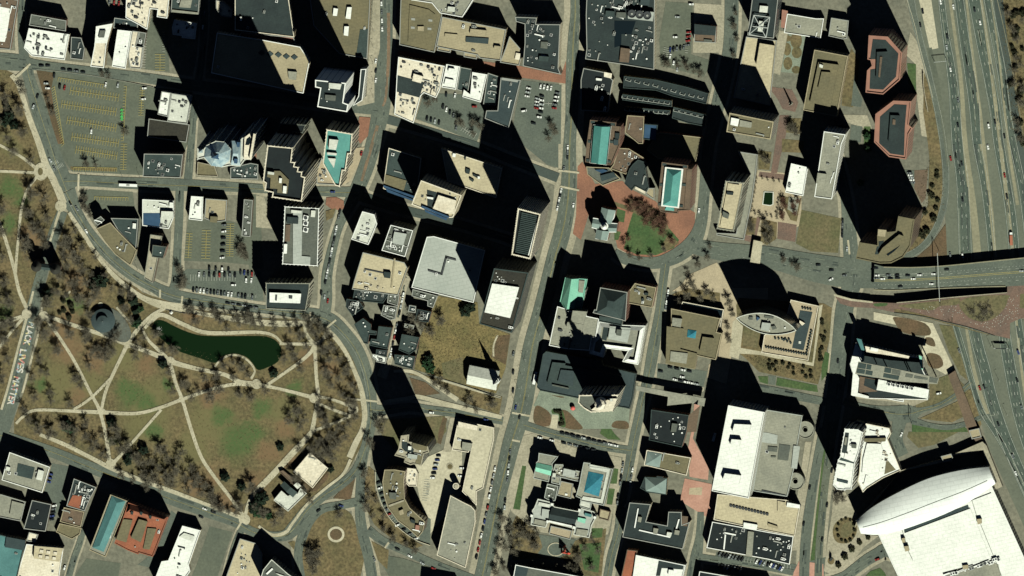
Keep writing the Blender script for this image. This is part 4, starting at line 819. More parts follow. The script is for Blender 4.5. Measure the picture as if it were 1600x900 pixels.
B('shaded_block', 'blue-grey roof in shadow below the large cream roof', 'a0: 715 110, 860 130, 862 190, 708 175', 14, 'bluegrey', 'w_grey', units=3)
B('grey_gabled_block', 'grey stepped roof with dark recess at the top edge near the side street', 'a0: 1075 -40, 1250 -40, 1240 90, 1068 75', 20, 'slate', 'w_grey', up=[('a0: 1130 0, 1200 0, 1190 50, 1120 45', 3, 'grey'), ('a0: 1075 60, 1238 78, 1238 90, 1070 76', 1.5, 'grey')], units=3)
B('six_vent_block', 'small white roof with six dark vents beside the side street', 'a0: 1090 120, 1230 145, 1220 245, 1135 235, 1140 225, 1080 215, 1075 170', 15, 'white', 'w_cream', units=6, rim='unit_white', tones=('unit_dark',))
B('lot_edge_block', 'slim white roof with rooftop units at the edge of the big parking lot', 'a0: 1010 570, 1070 580, 1050 730, 985 715', 13, 'white', 'w_white', units=4)
B('speckled_block', 'speckled light grey roof joined to the slim white one', 'a0: 1072 582, 1200 602, 1170 775, 1045 760', 12, 'offwhite', 'w_white', units=8, tones=('unit_dark', 'unit_grey'))
B('long_dark_block', 'slate speckled roof above the white bus at the big parking lot', 'f: 225 240, 286 241, 282 278, 223 276', 27, 'slate', 'w_brown', units=14)
B('dim_olive_block', 'very dark olive roof below the speckled light grey roof', 'a0: 930 740, 1185 778, 1165 890, 920 855', 9, 'olive_dark', 'w_brown')
B('hall_block', 'big black roof with pale front ledge at the top edge', 'f: 367 -30, 447 -30, 460 58, 367 47', 24, 'dark', 'w_tan', units=8, rim='cream', up=[('a0: 1500 105, 1510 105, 1510 130, 1500 130', 3, 'white')])
B('front_ledge_block', 'low pink-tan ledge building under the big black roof', 'b0: -95 200, 235 232, 250 275, -100 235', 14, 'pinkstone', 'w_tan')
B('fan_house', 'small sloped white and tan roof at the top edge by the side street', 'a0: 1350 0, 1395 10, 1455 60, 1450 110, 1385 100, 1350 60', 8, 'cream', 'w_tan', units=2)
B('civic_hall', 'huge tan flat roof half in shadow with diamond skylights', 'f: 339 51, 410 62, 469 73, 484 95, 474 146, 330 114', 20, 'tan', 'w_cream', units=2, rim='unit_white', up=[('b0: 200 445, 255 450, 250 500, 205 495', 3, 'grey')]+[(f'b0: {x} {y}, {x+22} {y+18}, {x} {y+36}, {x-22} {y+18}', 0.8, 'bluegrey', None, 'diamond_skylight') for x, y in ((35, 312), (88, 320), (140, 325), (190, 335), (240, 340))])
B('theatre_block', 'tan roof with three white rooftop sheds beside the main avenue', 'f: 480 -30, 580 -30, 574 92, 530 84, 490 40', 14, 'olive', 'w_tan', units=2, up=[('b0: 485 50, 512 55, 505 100, 480 98', 3, 'white'), ('b0: 570 45, 598 45, 590 120, 560 115', 3, 'white'), ('b0: 552 165, 580 165, 575 225, 548 220', 3, 'white'), ('b0: 650 185, 700 180, 695 365, 625 350', 0.3, 'slate', None, 'dark_roof')])
B('glass_fin_tower', 'dark office tower with bright white eastern wall beside the avenue', 'b0: 370 498, 562 518, 546 640, 578 652, 570 700, 383 668, 402 552, 370 545', 102, 'dark', 'w_plain', fins=0, up=[('b0: 455 518, 535 525, 525 560, 455 552', 3, 'offwhite'), ('b0: 432 592, 500 598, 495 632, 432 625', 2.5, 'midgrey')], units=3, rim='unit_white')
B('glass_fin_annex', 'low dark wing with white edge hugging the dark office tower', 'b0: 655 432, 690 430, 665 628, 605 662, 640 600', 30, 'dark', 'w_white', rim='unit_white')
B('parking_deck', 'large olive roof with sunken western court near the top centre', 'f: 627 -30, 675 -30, 691 22, 679 82, 624 70', 22, 'olive', 'w_tan', up=[('b0: 960 30, 1080 60, 1120 90, 1090 320, 950 262', 1.2, 'olive', 'w_tan', 'raised_deck'), ('b0: 1010 165, 1050 165, 1048 195, 1010 192', 3, 'tan')]+[(f'b0: {x} {y}, {x+24} {y+2}, {x+24} {y+16}, {x} {y+14}', 1.5, 'unit_grey', None, 'hatch') for x, y in ((970, 112), (1078, 120), (968, 165), (1072, 172))])
B('long_tan_block', 'long tan roof with a glass skylight strip right of the sunken court', 'f: 691 26, 791 46, 782 95, 750 91, 746 86, 682 73', 22, 'tan', 'w_tan', units=3, up=[('b0: 1340 180, 1440 190, 1435 222, 1335 212', 3, 'tan'), ('b0: 1312 230, 1455 240, 1450 275, 1310 262', 1.2, 'bluegrey', None, 'glass_strip'), ('b0: 1180 208, 1260 215, 1258 242, 1178 232', 1.5, 'tan'), ('b0: 1490 285, 1528 290, 1522 312, 1485 305', 3, 'tan')])
for i, s in enumerate(['b0: 1140 290, 1220 300, 1215 330, 1130 315', 'b0: 1300 325, 1385 340, 1380 370, 1298 355']): B('shop_bay', ['small tan roof bay, left of two below the long tan roof', 'small tan roof bay, right of two below the long tan roof'][i], s, 12, 'tan', 'w_tan')
B('office_tower', 'pale-edged office tower roof with cooling boxes cut by the top edge', 'b0: 970 -40, 1380 -40, 1345 20, 1290 108, 1150 82, 1100 20, 970 0', 55, 'grey', 'w_white', units=12, rim='unit_white', up=[('b0: 1200 40, 1245 45, 1240 75, 1195 70', 3, 'offwhite')])
B('white_complex', 'large white L-shaped roof crowded with units beside the avenue', 'b0: 890 355, 1180 412, 1150 560, 1125 612, 1050 580, 1030 600, 985 770, 865 715, 875 575, 880 470', 18, 'cream', 'w_cream', units=40, rim='unit_white', tones=('unit_grey', 'unit_dark'), up=[('b0: 880 470, 1050 515, 1022 610, 876 572', 0.3, 'dark', None, 'dark_roof'), ('b0: 985 460, 1045 478, 1030 520, 975 505', 4, 'cream')])
B('twin_box_block', 'small bright white roof with two boxes above the car park', 'b0: 1190 400, 1275 415, 1250 560, 1160 545', 18, 'white', 'w_white', rim='unit_white', up=[('b0: 1205 425, 1240 430, 1235 455, 1200 450', 3, 'white'), ('b0: 1185 490, 1235 500, 1225 540, 1175 530', 2, 'white')])
B('dark_link_block', 'dark roof between two white roofs above the car park', 'b0: 1278 418, 1350 432, 1325 580, 1255 560', 12, 'slate', 'w_dark', units=2)
B('white_t_block', 'narrow T-shaped white roof by the red car in the car park', 'b0: 1352 450, 1445 465, 1405 640, 1290 605, 1300 560, 1340 590', 15, 'white', 'w_white', units=5, rim='unit_white')
B('blue_roof_block', 'blue-grey roof at the right edge of the avenue car park', 'b0: 1530 485, 1655 500, 1580 800, 1430 740, 1440 690, 1510 690', 16, 'bluegrey', 'w_grey', units=5, up=[('b0: 1538 485, 1640 500, 1635 515, 1535 500', 1.5, 'unit_grey', None, 'duct_run')])
B('dim_yard_block', 'low dark roof with white boxes left of the blue-grey roof', 'b0: 1450 455, 1525 480, 1500 660, 1420 650', 9, 'slate', 'w_dark', units=8)
B('market_block', 'dark cluttered roof above the brick lane by the main street', 'c0: 20 105, 155 110, 150 150, 302 152, 290 425, 305 465, 68 412, 80 270, 80 150, 25 135', 24, 'dark', 'w_cream', units=26, up=[('c0: 170 350, 230 355, 225 385, 165 380', 3, 'slate'), ('c0: 180 260, 225 262, 220 305, 178 300', 1.5, 'midgrey')])
B('lane_end_block', 'small tan roof at the left end of the brick lane', 'c0: -15 225, 60 312, 70 320, 45 410, -75 390, -40 300', 14, 'tan', 'w_tan', up=[('c0: 25 330, 55 335, 45 375, 18 370', 2, 'cream')])
B('store_block', 'black department-store roof with three round fans on its north side', 'y: 525 -20, 1005 -20, 1000 490, 745 448, 515 415, 525 345, 520 105', 20, 'dark', 'w_cream', units=60, rim='unit_grey', up=[('y: 815 68, 998 85, 990 150, 815 130', 5, 'palegrey', 'w_grey', 'fan_deck'), ('y: 720 145, 870 150, 840 240, 770 240, 768 320, 720 335', 0.2, 'glass_dark', None, 'dark_well_sheet'), ('y: 765 335, 830 345, 820 440, 755 435', 3, 'brown', 'w_brick', 'brick_penthouse'), ('y: 660 75, 720 80, 715 120, 655 115', 3, 'slate'), ('y: 905 -10, 970 -10, 965 40, 900 35', 4, 'bluegrey'), ('y: 735 85, 800 88, 798 128, 732 122', 2.5, 'midgrey')])  # courtyard well stays flat, its shade given by the dark sheet
sb = COL.objects['store_block'] if 'store_block' in COL.objects else None
for i in range(3):
    q = W(800+(843+i*54)/4.5, 0+(97+i*6)/4.5, 26); o = lathe('round_fan', [(3.9, -1), (3.9, .6), (3.3, .6), (3.2, -.2)], 'unit_dark', sb, 18, tuple(q-sb.location)); h_ = lathe('fan_hub', [(1.2, 0), (1.0, .5)], 'unit_grey', o, 12, tuple(q-sb.location))
B('bank_block', 'black roof with white rooftop boxes between main street and pale alley', 'c0: 447 425, 575 450, 632 500, 612 605, 600 700, 430 690, 430 500', 18, 'black', 'w_cream', units=7, up=[('c0: 575 450, 625 460, 620 490, 575 480', 2, 'cream'), ('c0: 525 488, 562 492, 560 505, 525 502', 2, 'white')])
for i, (s, l) in enumerate([('c0: 700 475, 900 498, 1100 545, 1230 585, 1215 650, 1000 600, 900 565, 695 550', 'uppermost black terrace roof of the curved rows, longest one'), ('c0: 690 588, 1000 630, 1000 668, 690 625', 'middle black terrace roof of the curved rows'), ('c0: 708 668, 990 690, 985 715, 705 700', 'shortest black terrace roof strip, lower left of the curved rows'), ('c0: 1010 668, 1215 718, 1205 790, 1100 770, 1000 738', 'lower right black terrace roof of the curved rows')]):
    rt = B('terrace_block', l, s, 11, 'dark', 'w_tan', rim='slate', group='curved terrace rows')
    pts = P(s); n = len(pts)//2; a, b = Vector(pts[0]), Vector(pts[n-1])
    for j in range(9 if i != 3 else 5):
        p_ = a.lerp(b, (j+.6)/(9.4 if i != 3 else 5.4))+Vector((-1.5, 4+(2.5 if i == 0 and j > 3 else 0)+(1.5 if i == 0 and j > 5 else 0))); q = W(p_.x, p_.y, 11); V, F = [], []
        for (x0, y0, x1, y1) in ((-2.6, -1.3, 2.6, -.9), (-2.6, -.9, -2.2, .9), (2.2, -.9, 2.6, .9)):
            v_, f_, _ = prism([(x0, y0), (x1, y0), (x1, y1), (x0, y1)], 0, 1.2); k = len(V); V += v_; F += [[t_+k for t_ in f2] for f2 in f_]
        o = link('dormer_rim', mesh('dormer_rim', V, F, ['palegrey']), rt); o.location = q-rt.location; o.rotation_euler.z = CITY_ROT+(.0 if i != 0 else -.08)
B('brownstone', 'small house with dark slate top and brown front beside the red cars', 'c0: 1140 150, 1278 165, 1272 268, 1138 262', 10, 'brown', 'w_brick', up=[('c0: 1140 150, 1276 165, 1270 222, 1140 215', 2, 'dark'), ('c0: 1200 245, 1250 250, 1250 262, 1200 258', 1.5, 'midgrey')])
B('framed_roof_tower', 'tower at top right with a white steel frame around its dark roof', 'f: 1176 -8, 1216 -2, 1209 60, 1168 55', 50, 'dark', 'w_dark', up=[('c0: 1545 130, 1575 135, 1565 200, 1535 195', 3, 'offwhite'), ('c0: 1550 35, 1600 40, 1595 80, 1545 75', 3, 'offwhite')], units=2, rim='unit_grey')
fr_ = COL.objects['framed_roof_tower']
V, F = [], []
for s in ['c0: 1512 95 1, 1612 108 1', 'c0: 1612 108 1, 1588 235 1', 'c0: 1588 235 1, 1482 215 1', 'c0: 1482 215 1, 1512 95 1', 'c0: 1512 95 1, 1588 235 1', 'c0: 1612 108 1, 1482 215 1', 'c0: 1504 165 1, 1600 175 1']:
    for zz in (53.5,):
        l = [(x/1, y/1, 1) for x, y, _ in P(s)]; q = [W(x, y, zz) for x, y, _ in l]; tube(V, F, q[0]-fr_.location, q[1]-fr_.location, .5, .5, 4)
link('steel_frame', mesh('steel_frame', V, F, ['steel']), fr_)
B('tan_podium_tower', 'tan roof with a raised square just below the steel-framed roof', 'f: 1166 57, 1214 63, 1203 165, 1146 152', 5, 'sand', 'w_tan', up=[('c0: 1548 270, 1640 285, 1620 480, 1560 470, 1525 410', 6, 'sand')], units=3)
B('sunken_court_block', 'olive tower roof with white sunken plant well above the terraced plaza', 'f: 1140 176, 1209 190, 1204 218, 1135 206', 60, 'olive', 'w_grey', rim='tan', up=[('c0: 1370 735, 1420 745, 1410 790, 1365 780', 2.5, 'white'), ('c0: 1425 750, 1500 765, 1495 800, 1420 790', 1.5, 'grey')], units=3)
B('brick_roof_hall', 'low dull grey roof with brick corner at the top of the plaza', 'd0: 120 85, 300 115, 350 115, 330 240, 100 205', 8, 'grey', 'w_tan', rim='unit_white', units=3, up=[('d0: 88 60, 124 68, 112 180, 80 170', .5, 'pinkstone')])
B('low_grey_hall', 'low dull grey roof left of the pink octagon building', 'd0: 395 110, 505 128, 495 240, 470 245, 378 225', 8, 'grey', 'w_grey', units=3)
B('olive_tower', 'olive office roof with nested rectangular steps beside the garden court', 'd0: 290 310, 500 350, 430 728, 220 688', 22, 'olive', 'w_tan', rim='tan', up=[('d0: 315 388, 440 405, 390 668, 262 640', 3.5, 'olive', 'olive'), ('d0: 335 448, 390 452, 370 560, 312 552', 3.5+2.5, 'olive', 'olive', 'upper_penthouse', 3.5), ('d0: 322 400, 345 408, 340 425, 320 420', 5.5, 'offwhite', None, 'white_unit', 3.5)])
for l, outer, inner, pent, extra in [('pink stone octagonal tower with dark roof, upper of the pair by the highway', 'd0: 630 220, 750 228, 838 328, 825 500, 720 590, 610 577, 620 440, 650 410, 640 375, 622 370', 'd0: 655 245, 735 250, 815 335, 800 480, 720 560, 635 555, 640 435, 672 430, 674 370, 638 370', 'd0: 680 325, 745 322, 725 492, 675 488', 'd0: 700 355, 715 355, 700 485, 690 480'),
                                ('pink stone octagonal tower with dark roof, lower of the pair by the highway', 'f: 1396 157, 1424 158, 1420 195, 1426 200, 1420 210, 1416 249, 1389 245, 1366 222, 1368 178', 'd0: 790 652, 867 656, 855 800|d1: 850 72, 765 60, 695 -5|d0: 700 730', 'd0: 765 720, 822 722, 812 890, 752 888', 'd0: 780 745, 797 748, 795 780, 778 778')]:
    rt = B('octagon_tower', l, outer, 62, 'pinkstone', 'w_pink', rim='pinkstone', up=[(inner, 0.25, 'dark', None, 'dark_roof'), (pent, 3.5, 'dark', 'w_dark', 'penthouse'), (extra, 4.6, 'brown', None, 'penthouse_box', 3.5)], par=1.2, group='pink octagonal towers')
# --- west blocks
B('wedge_block', 'tan curved roof wedge following the curve of the street', 'a1: 600 530, 690 490, 735 540, 855 662, 840 705, 815 760, 720 690, 655 610', 14, 'olive', 'w_tan', units=5, rim='tan')
B('wedge_annex', 'dark roof joined behind the curved tan wedge', 'a1: 692 462, 865 467, 850 655, 735 535', 12, 'slate', 'w_dark', units=2, up=[('a1: 830 495, 850 497, 848 530, 828 528', 2, 'white')])
B('small_fan_house', 'tiny dark roof at the corner of the curved tan wedge', 'a1: 585 480, 630 450, 655 475, 610 510', 16, 'midgrey', 'w_brown', units=1)
B('blue_shadow_block', 'white roof with blue-coloured shade on its lower half near the small lot', 'a1: 890 345, 1085 355, 1085 460, 1055 530, 1005 525, 890 510', 13, 'offwhite', 'w_white', rim='unit_white', units=8, up=[('a1: 890 432, 1003 432, 1003 520, 890 508', 0.2, 'blueglass', None, 'bluish_area'), ('a1: 1008 420, 1083 422, 1080 468, 1005 464', 4, 'offwhite', 'w_grey'), ('a1: 1060 365, 1083 367, 1080 400, 1058 398', 3, 'white')])  # shade over the lower half is put in as a blue sheet
B('tail_block', 'narrow curved concrete roof tapering down to the street bend', 'a1: 940 565, 1015 575, 1000 655, 955 870, 900 838, 925 680', 22, 'concrete', 'w_brown', units=2, rim='grey')
B('tail_penthouse_block', 'square dark penthouse tower on brick beside the tapering roof', 'a1: 955 630, 1042 642, 1020 715, 948 705', 28, 'slate', 'w_brick', rim='midgrey', units=1)
B('bright_box', 'plain bright white roof above the marked car park', 'a1: 1195 325, 1270 330, 1265 480, 1180 470', 10, 'white', 'w_white', rim='unit_white', units=4)
B('tan_box', 'tan square roof with small pavilion beside the plain white roof', 'a1: 1285 340, 1420 350, 1412 480, 1340 490, 1278 465', 10, 'tan', 'w_tan', units=2, up=[('a1: 1315 452, 1360 455, 1355 492, 1312 488', 4, 'olive')])
B('slim_dark_block', 'thin dark roof standing alone right of the marked car park', 'a1: 1525 345, 1580 350, 1565 580, 1510 575', 16, 'midgrey', 'w_brown', units=7)
B('shop_row', 'low dark grey roof under the glass octagon tower', 's: 525 615, 760 560, 850 575, 850 750, 525 745', 8, 'slate', 'w_grey', units=12)
B('tower_forecourt', 'low olive terrace in front of the glass octagon tower', 's: 140 545, 340 590, 385 720, 130 710', 3, 'olive', 'w_grey', rim='concrete')
# glass octagon tower
gt = B('glass_octagon_tower', 'tall blue-glass tower with faceted octagonal crown', 's: 140 390, 210 400, 250 350, 355 300, 450 310, 540 400, 660 270, 745 220, 820 220, 760 520, 700 520, 640 600, 520 590, 430 610, 300 590, 215 500, 140 520', 140, 'offwhite', 'w_blueglass', rim='offwhite', fins=5, par=1.0)
oc = 's: 235 365, 360 310, 465 318, 530 400, 515 530, 420 608, 300 590, 220 490'
q = quadW(oc, 141); add_pyr(gt, oc, 141, 9, 'facet', 'crown_roof', flat=0.22)
for s, m in [('s: 310 430, 400 445, 390 520, 300 500', 'blueglass')]: add_pyr(gt, s, 149, 5, m, 'crown_cap')
add_gable(gt, 's: 540 300, 650 300, 640 590, 530 580', 142, 5, 'facet', 0.25, 'gable_roof')
for s in ('s: 600 315, 638 318, 632 375, 598 370', 's: 570 510, 610 512, 604 568, 566 564'): add_box(gt, s, 142, 148.5, 'w_glass', 'blueglass', 'skylight_bay')
add_box(gt, 's: 690 260, 750 215, 790 330, 760 520, 680 515', 141, 144, 'w_white', 'cream', 'east_wing'); add_box(gt, 's: 795 215, 822 222, 770 520, 745 515', 141, 148, 'w_white', 'cream', 'blade_wall')
add_box(gt, 's: 715 280, 755 250, 775 300, 740 350, 700 350', 144, 144.3, 'glass_dark', 'glass_dark', 'dark_well_sheet')
add_pyr(gt, 's: 150 390, 200 400, 200 440, 150 440', 141, 4, 'facet', 'corner_cap')
# tall city tower with stepped corner
ct = B('stepped_tower', 'tallest tan tower with stepped north-east corner and olive roof deck', 'g: 245 300, 500 325, 485 465, 525 470, 515 510, 560 520, 552 560, 595 565, 590 608, 625 620, 590 865, 290 822, 297 775, 217 757, 228 680, 200 660', 155, 'black', 'w_strip', fins=3.2, rim='cream', par=2.5, up=[('g: 245 560, 370 560, 460 650, 440 790, 340 780, 345 740, 270 735, 275 630, 240 620', 2.2, 'olive', 'w_tan', 'roof_deck'), ('g: 362 632, 388 634, 384 682, 360 680', 5, 'white', None, 'white_unit', 2.2), ('g: 402 710, 438 714, 430 786, 398 782', 5, 'white', None, 'white_unit', 2.2), ('g: 246 565, 312 575, 308 600, 246 592', 4.5, 'offwhite', None, 'grey_unit', 2.2)])
add_box(ct, 'g: 205 640, 225 640, 215 770, 195 690', 0, 20, 'w_tan', 'tan', 'side_stair')
B('plaza_block', 'low tan terrace with round planters between the two tall towers', 'g: 790 425, 845 560, 935 700, 740 690, 735 560', 5, 'plaza_tan', 'w_tan', units=5)
gr = B('green_roof_tower', 'tower with sea-green pointed roof and white rooftop boxes beside the avenue', 'g: 840 140, 1100 185, 1085 388, 1055 388, 1030 558, 1000 555, 972 718, 925 705, 800 480', 72, 'teal', 'w_strip', fins=3.2, rim='cream', par=2.0, up=[('g: 865 240, 955 250, 930 350, 858 340', 4, 'offwhite'), ('g: 845 372, 940 382, 935 405, 842 395', 3, 'offwhite'), ('g: 850 432, 930 436, 910 530', 2.5, 'offwhite')])
B('stair_roof_block', 'cut-corner roof block in deep shade north of the stepped tower', 'g: 370 80, 630 95, 600 180, 500 170, 490 320, 300 290', 60, 'black', 'w_strip', fins=4, rim='midgrey')
bp_ = B('ribbed_tower', 'white-walled block with grey roof strip and three square fans', 'b1: 180 390, 395 402, 385 762, 165 750', 48, 'midgrey', 'w_strip', rim='unit_white', fins=3.5, up=[('b1: 232 410, 290 415, 285 700, 340 705, 338 755, 230 750', 1.2, 'palegrey'), ('b1: 185 505, 215 505, 210 610, 182 608', 1, 'brown'), ('b1: 175 625, 195 625, 192 685, 172 685', 3, 'white'), ('b1: 220 412, 285 418, 283 435, 220 430', 3, 'offwhite'), ('b1: 345 415, 372 417, 368 458, 342 455', 3, 'offwhite'), ('b1: 195 455, 265 460, 262 500, 190 495', 3.5, 'dark')])
for y in (460, 495, 535): q = W(400+312/4, 225+y/4, 48); u_ = unit('fan_unit', q-bp_.location, CITY_ROT, bp_, 'unit_white', 2.1)
B('corner_office', 'dark office block with a bright white central roof at the street bend', 'b1: 62 868, 335 870|b2: 335 0, 310 142, 62 130', 42, 'dark', 'w_strip', rim='grey', fins=3.5, up=[('b2: 85 28, 282 36, 275 96, 85 90', 4, 'white', 'w_white', 'white_penthouse'), ('b2: 122 45, 132 45, 130 80, 120 78', 4.8, 'unit_dark', None, 'vent', 4), ('b2: 205 48, 228 50, 226 68, 205 66', 4.8, 'unit_dark', None, 'vent', 4)])
# --- central blocks
B('terraced_office_west', 'slate-roofed office with blue stepped terraces along its lower side', 'x: 112 70, 440 172, 400 540, 362 590, 55 480, 75 330', 18, 'slate', 'w_glass', rim='cream', units=5, up=[('x: 78 338, 290 400, 262 500, 64 435', 1.0, 'olive', 'w_tan', 'lower_deck'), ('x: 60 445, 380 560, 372 580, 58 465', 3.0, 'blueglass', 'w_blueglass', 'blue_terrace'), ('x: 75 475, 360 590, 356 606, 100 515', 2.0, 'blueglass', 'w_blueglass', 'blue_terrace')])
B('terraced_office_east', 'cream-roofed office with a sunken plant well and blue terraces', 'x: 437 395, 845 545, 760 770, 700 775, 340 640, 355 600', 62, 'sand', 'w_cream', rim='cream', units=4, up=[('x: 610 545, 790 600, 770 735, 690 730, 555 680', 3.5, 'cream', 'w_cream'), ('x: 495 490, 600 520, 550 680, 500 660', 0.2, 'dark', None, 'plant_well'), ('x: 490 560, 560 570, 555 590, 500 580', 2.5, 'white'), ('x: 445 650, 720 760, 712 780, 440 672', 2.5, 'blueglass', 'w_blueglass', 'blue_terrace'), ('x: 470 690, 700 780, 690 800, 480 715', 1.5, 'blueglass', 'w_blueglass', 'blue_terrace')])
B('diagonal_roof_block', 'cream slanting roof with a cluster of dark vents near the middle', 'x: 640 75, 1250 275, 1190 575, 885 468, 700 405', 14, 'sand', 'w_cream', rim='cream', up=[('x: 755 125, 785 130, 780 165, 750 160', 2.5, 'white'), ('x: 872 160, 888 160, 882 192, 870 190', 2, 'dark'), ('x: 885 275, 930 290, 920 335, 880 325', 2, 'dark'), ('x: 960 330, 1020 360, 1010 380, 955 350', 2, 'dark'), ('x: 925 370, 968 395, 955 415, 920 390', 2, 'dark'), ('x: 1005 355, 1028 360, 1025 385, 1005 380', 2.5, 'white')])
B('pale_box_west', 'pale grey roof with ducts, left of two near the avenue', 'b1: 665 420, 740 440, 757 500, 702 630, 595 595', 28, 'offwhite', 'w_white', units=9, rim='unit_white')
B('pale_box_east', 'grey roof ringed with machinery, right of two near the avenue', 'b1: 842 505, 982 540, 932 705, 785 665', 42, 'midgrey', 'w_grey', units=18, rim='unit_white', up=[('b1: 865 548, 942 562, 920 635, 850 618', 3.5, 'palegrey', 'w_grey')])
B('sand_roof_block', 'sand-coloured square roof with a dark slot beside the narrow lane', 'f: 567 394, 632 410, 637 419, 622 462, 550 452, 553 440', 24, 'sand', 'w_tan', units=12, tones=('unit_white', 'cream'), up=[('b1: 800 798, 842 803, 838 840, 800 835', 3, 'dark'), ('b1: 680 778, 805 805, 804 812, 678 785', 0.8, 'unit_dark', None, 'roof_slot'), ('b1: 862 715, 872 717, 850 900, 842 900', 1, 'tan', None, 'roof_curb')])
B('great_grey_roof', 'largest pale grey flat roof in the middle of town', 'f: 667 370, 678 369, 758 391, 740 473, 643 449', 18, 'palegrey', 'w_grey', rim='unit_white', up=[('b1: 1185 705, 1195 707, 1165 820, 1155 815', 1.2, 'unit_dark', None, 'roof_curb'), ('b1: 1185 702, 1250 720, 1250 730, 1185 714', 1.2, 'unit_dark', None, 'roof_curb'), ('b1: 1075 785, 1165 812, 1163 820, 1075 795', 1.2, 'unit_dark', None, 'roof_curb')], units=3)
gb = B('gold_glass_tower', 'slab tower with ribbed plant roof in a white frame near the main street', 'f: 810 325, 845 334, 829 404, 800 397', 100, 'black', 'w_gold', rim='cream', par=4, fins=1.6)
V, F = [], []
for i in range(22):
    a = Vector(P('c1: 60 430')[0]).lerp(Vector(P('c1: 20 672')[0]), i/21); b = Vector(P('c1: 158 452')[0]).lerp(Vector(P('c1: 102 690')[0]), i/21)
    q0, q1 = W(a.x, a.y, 101), W(b.x, b.y, 101); d = (q1-q0).normalized(); n_ = Vector((-d.y, d.x, 0))*.55; k = len(V)
    for c_ in (q0, q1):
        for s_, zz in ((-1, 100), (-1, 102), (1, 102), (1, 100)): V.append(Vector((c_.x+n_.x*s_, c_.y+n_.y*s_, zz))-gb.location)
    F.extend([[k+0, k+1, k+5, k+4], [k+1, k+2, k+6, k+5], [k+2, k+3, k+7, k+6], [k, k+3, k+2, k+1], [k+4, k+5, k+6, k+7]])
link('louvre_roof', mesh('louvre_roof', V, F, ['slate']), gb); add_box(gb, 'c1: 162 460, 172 462, 112 700, 100 695', 100, 102.5, 'white', 'white', 'white_gutter')
B('white_cap_block', 'dark square block with a bright white raised roof beside the churchyard', 'f: 772 419, 826 426, 800 520, 749 506', 92, 'olive_dark', 'w_dark', units=12, rim='slate', up=[('f: 769 443, 811 449, 797 497, 757 488', 3, 'white', 'w_white', 'white_roof')])
# small lane buildings
for nm, l, s, h, m, wm, u in [('lane_block', 'long dark roof with speckled vents under the sand-coloured roof', 'r: 85 35, 370 85, 375 125, 330 190, 60 165', 12, 'dark', 'w_brick', 12), ('lane_block', 'little brown-edged roof beside the lane, right of the long dark roof', 'r: 375 95, 475 110, 460 215, 365 185', 12, 'midgrey', 'w_brick', 8),
    ('corner_store', 'angular dark roof at the street corner above the curve', 'r: 75 375, 155 320, 225 375, 225 425, 275 435, 270 470, 210 465, 195 550, 160 540', 12, 'slate', 'w_brick', 3), ('lane_block', 'plain slate roof left of the narrow lane', 'r: 290 390, 412 405, 370 595, 210 560, 225 500, 275 505', 12, 'slate', 'w_brick', 3), ('lane_block', 'speckled grey roof left of the narrow lane', 'r: 335 205, 455 220, 435 330, 395 340, 310 295', 10, 'midgrey', 'w_grey', 12),
    ('lane_block', 'dim slate roof in front of the tiny white roof', 'r: 270 595, 370 605, 360 660, 265 640', 9, 'dark', 'w_brick', 2), ('white_shopfront', 'tiny bright white roof at the head of the big dark tower shadow', 'r: 235 635, 270 640, 360 665, 352 722, 270 705, 268 690, 235 665', 9, 'white', 'w_white', 3),
    ('lane_block', 'large slate roof with tapered end right of the narrow lane', 'r: 495 460, 650 490, 620 600, 560 640, 465 600', 13, 'slate', 'w_brick', 4), ('lane_block', 'cluttered green-grey roof at the foot of the narrow lane', 'r: 430 640, 615 655, 590 770, 430 725', 9, 'slate', 'w_brick', 8), ('lane_block', 'pale grey roof just below the largest pale roof', 'r: 590 65, 810 125, 770 230, 720 215, 720 170, 580 125', 8, 'midgrey', 'w_grey', 6),
    ('lane_block', 'small blue-grey square roof right of the narrow lane', 'r: 560 205, 620 215, 615 275, 550 265', 10, 'bluegrey', 'w_grey', 1), ('lane_block', 'small pale roof beside the lane above the tapered slate roof', 'r: 520 365, 605 385, 595 420, 515 400', 8, 'grey', 'w_grey', 1), ('lane_block', 'very dark speckled roof beside the churchyard edge', 'r: 630 240, 755 265, 730 360, 610 340', 10, 'black', 'w_brick', 6), ('lane_block', 'black cluttered roof at the corner above the angular dark roof', 'r: 10 150, 120 170, 160 230, 60 300, 0 220', 14, 'black', 'w_brick', 8)]:
    B(nm, l, s, h, m, wm, units=u, rim='slate' if m in ('slate', 'dark', 'black') else None)
# --- old state house and square
z1 = B('brick_gable_hall', 'brick block with long teal gabled skylight, left of the two on the square', 'z: 125 40, 355 65, 350 95, 395 100, 385 260, 310 440, 80 412, 95 250', 50, 'brown', 'w_brick', rim='brown', up=[('z: 345 155, 382 158, 378 210, 342 205', 2, 'dark'), ('z: 332 212, 372 215, 368 265, 330 262', 2, 'bluegrey')]+[(f'z: {x} {y}, {x+35} {y+3}, {x+35} {y+25}, {x} {y+22}', 1, 'slate', None, 'roof_hatch') for x, y in ((130, 50), (305, 68), (105, 220), (295, 222), (90, 385), (270, 395))])
add_gable(z1, 'z: 150 85, 308 97, 270 437, 122 418', 53, 0, 'white', 0, 'gable_frame'); g_ = [W(a[0], a[1], 53) for a in P('z: 160 92, 300 102, 264 432, 132 416')]
gable('teal_skylight', z1, tuple(z1.location), [g_[1], g_[2], g_[3], g_[0]], 53, 5, 'teal', 0.0)
add_box(z1, 'z: 150 83, 310 97, 270 439, 120 420', 50, 53, 'white', 'white', 'skylight_base')
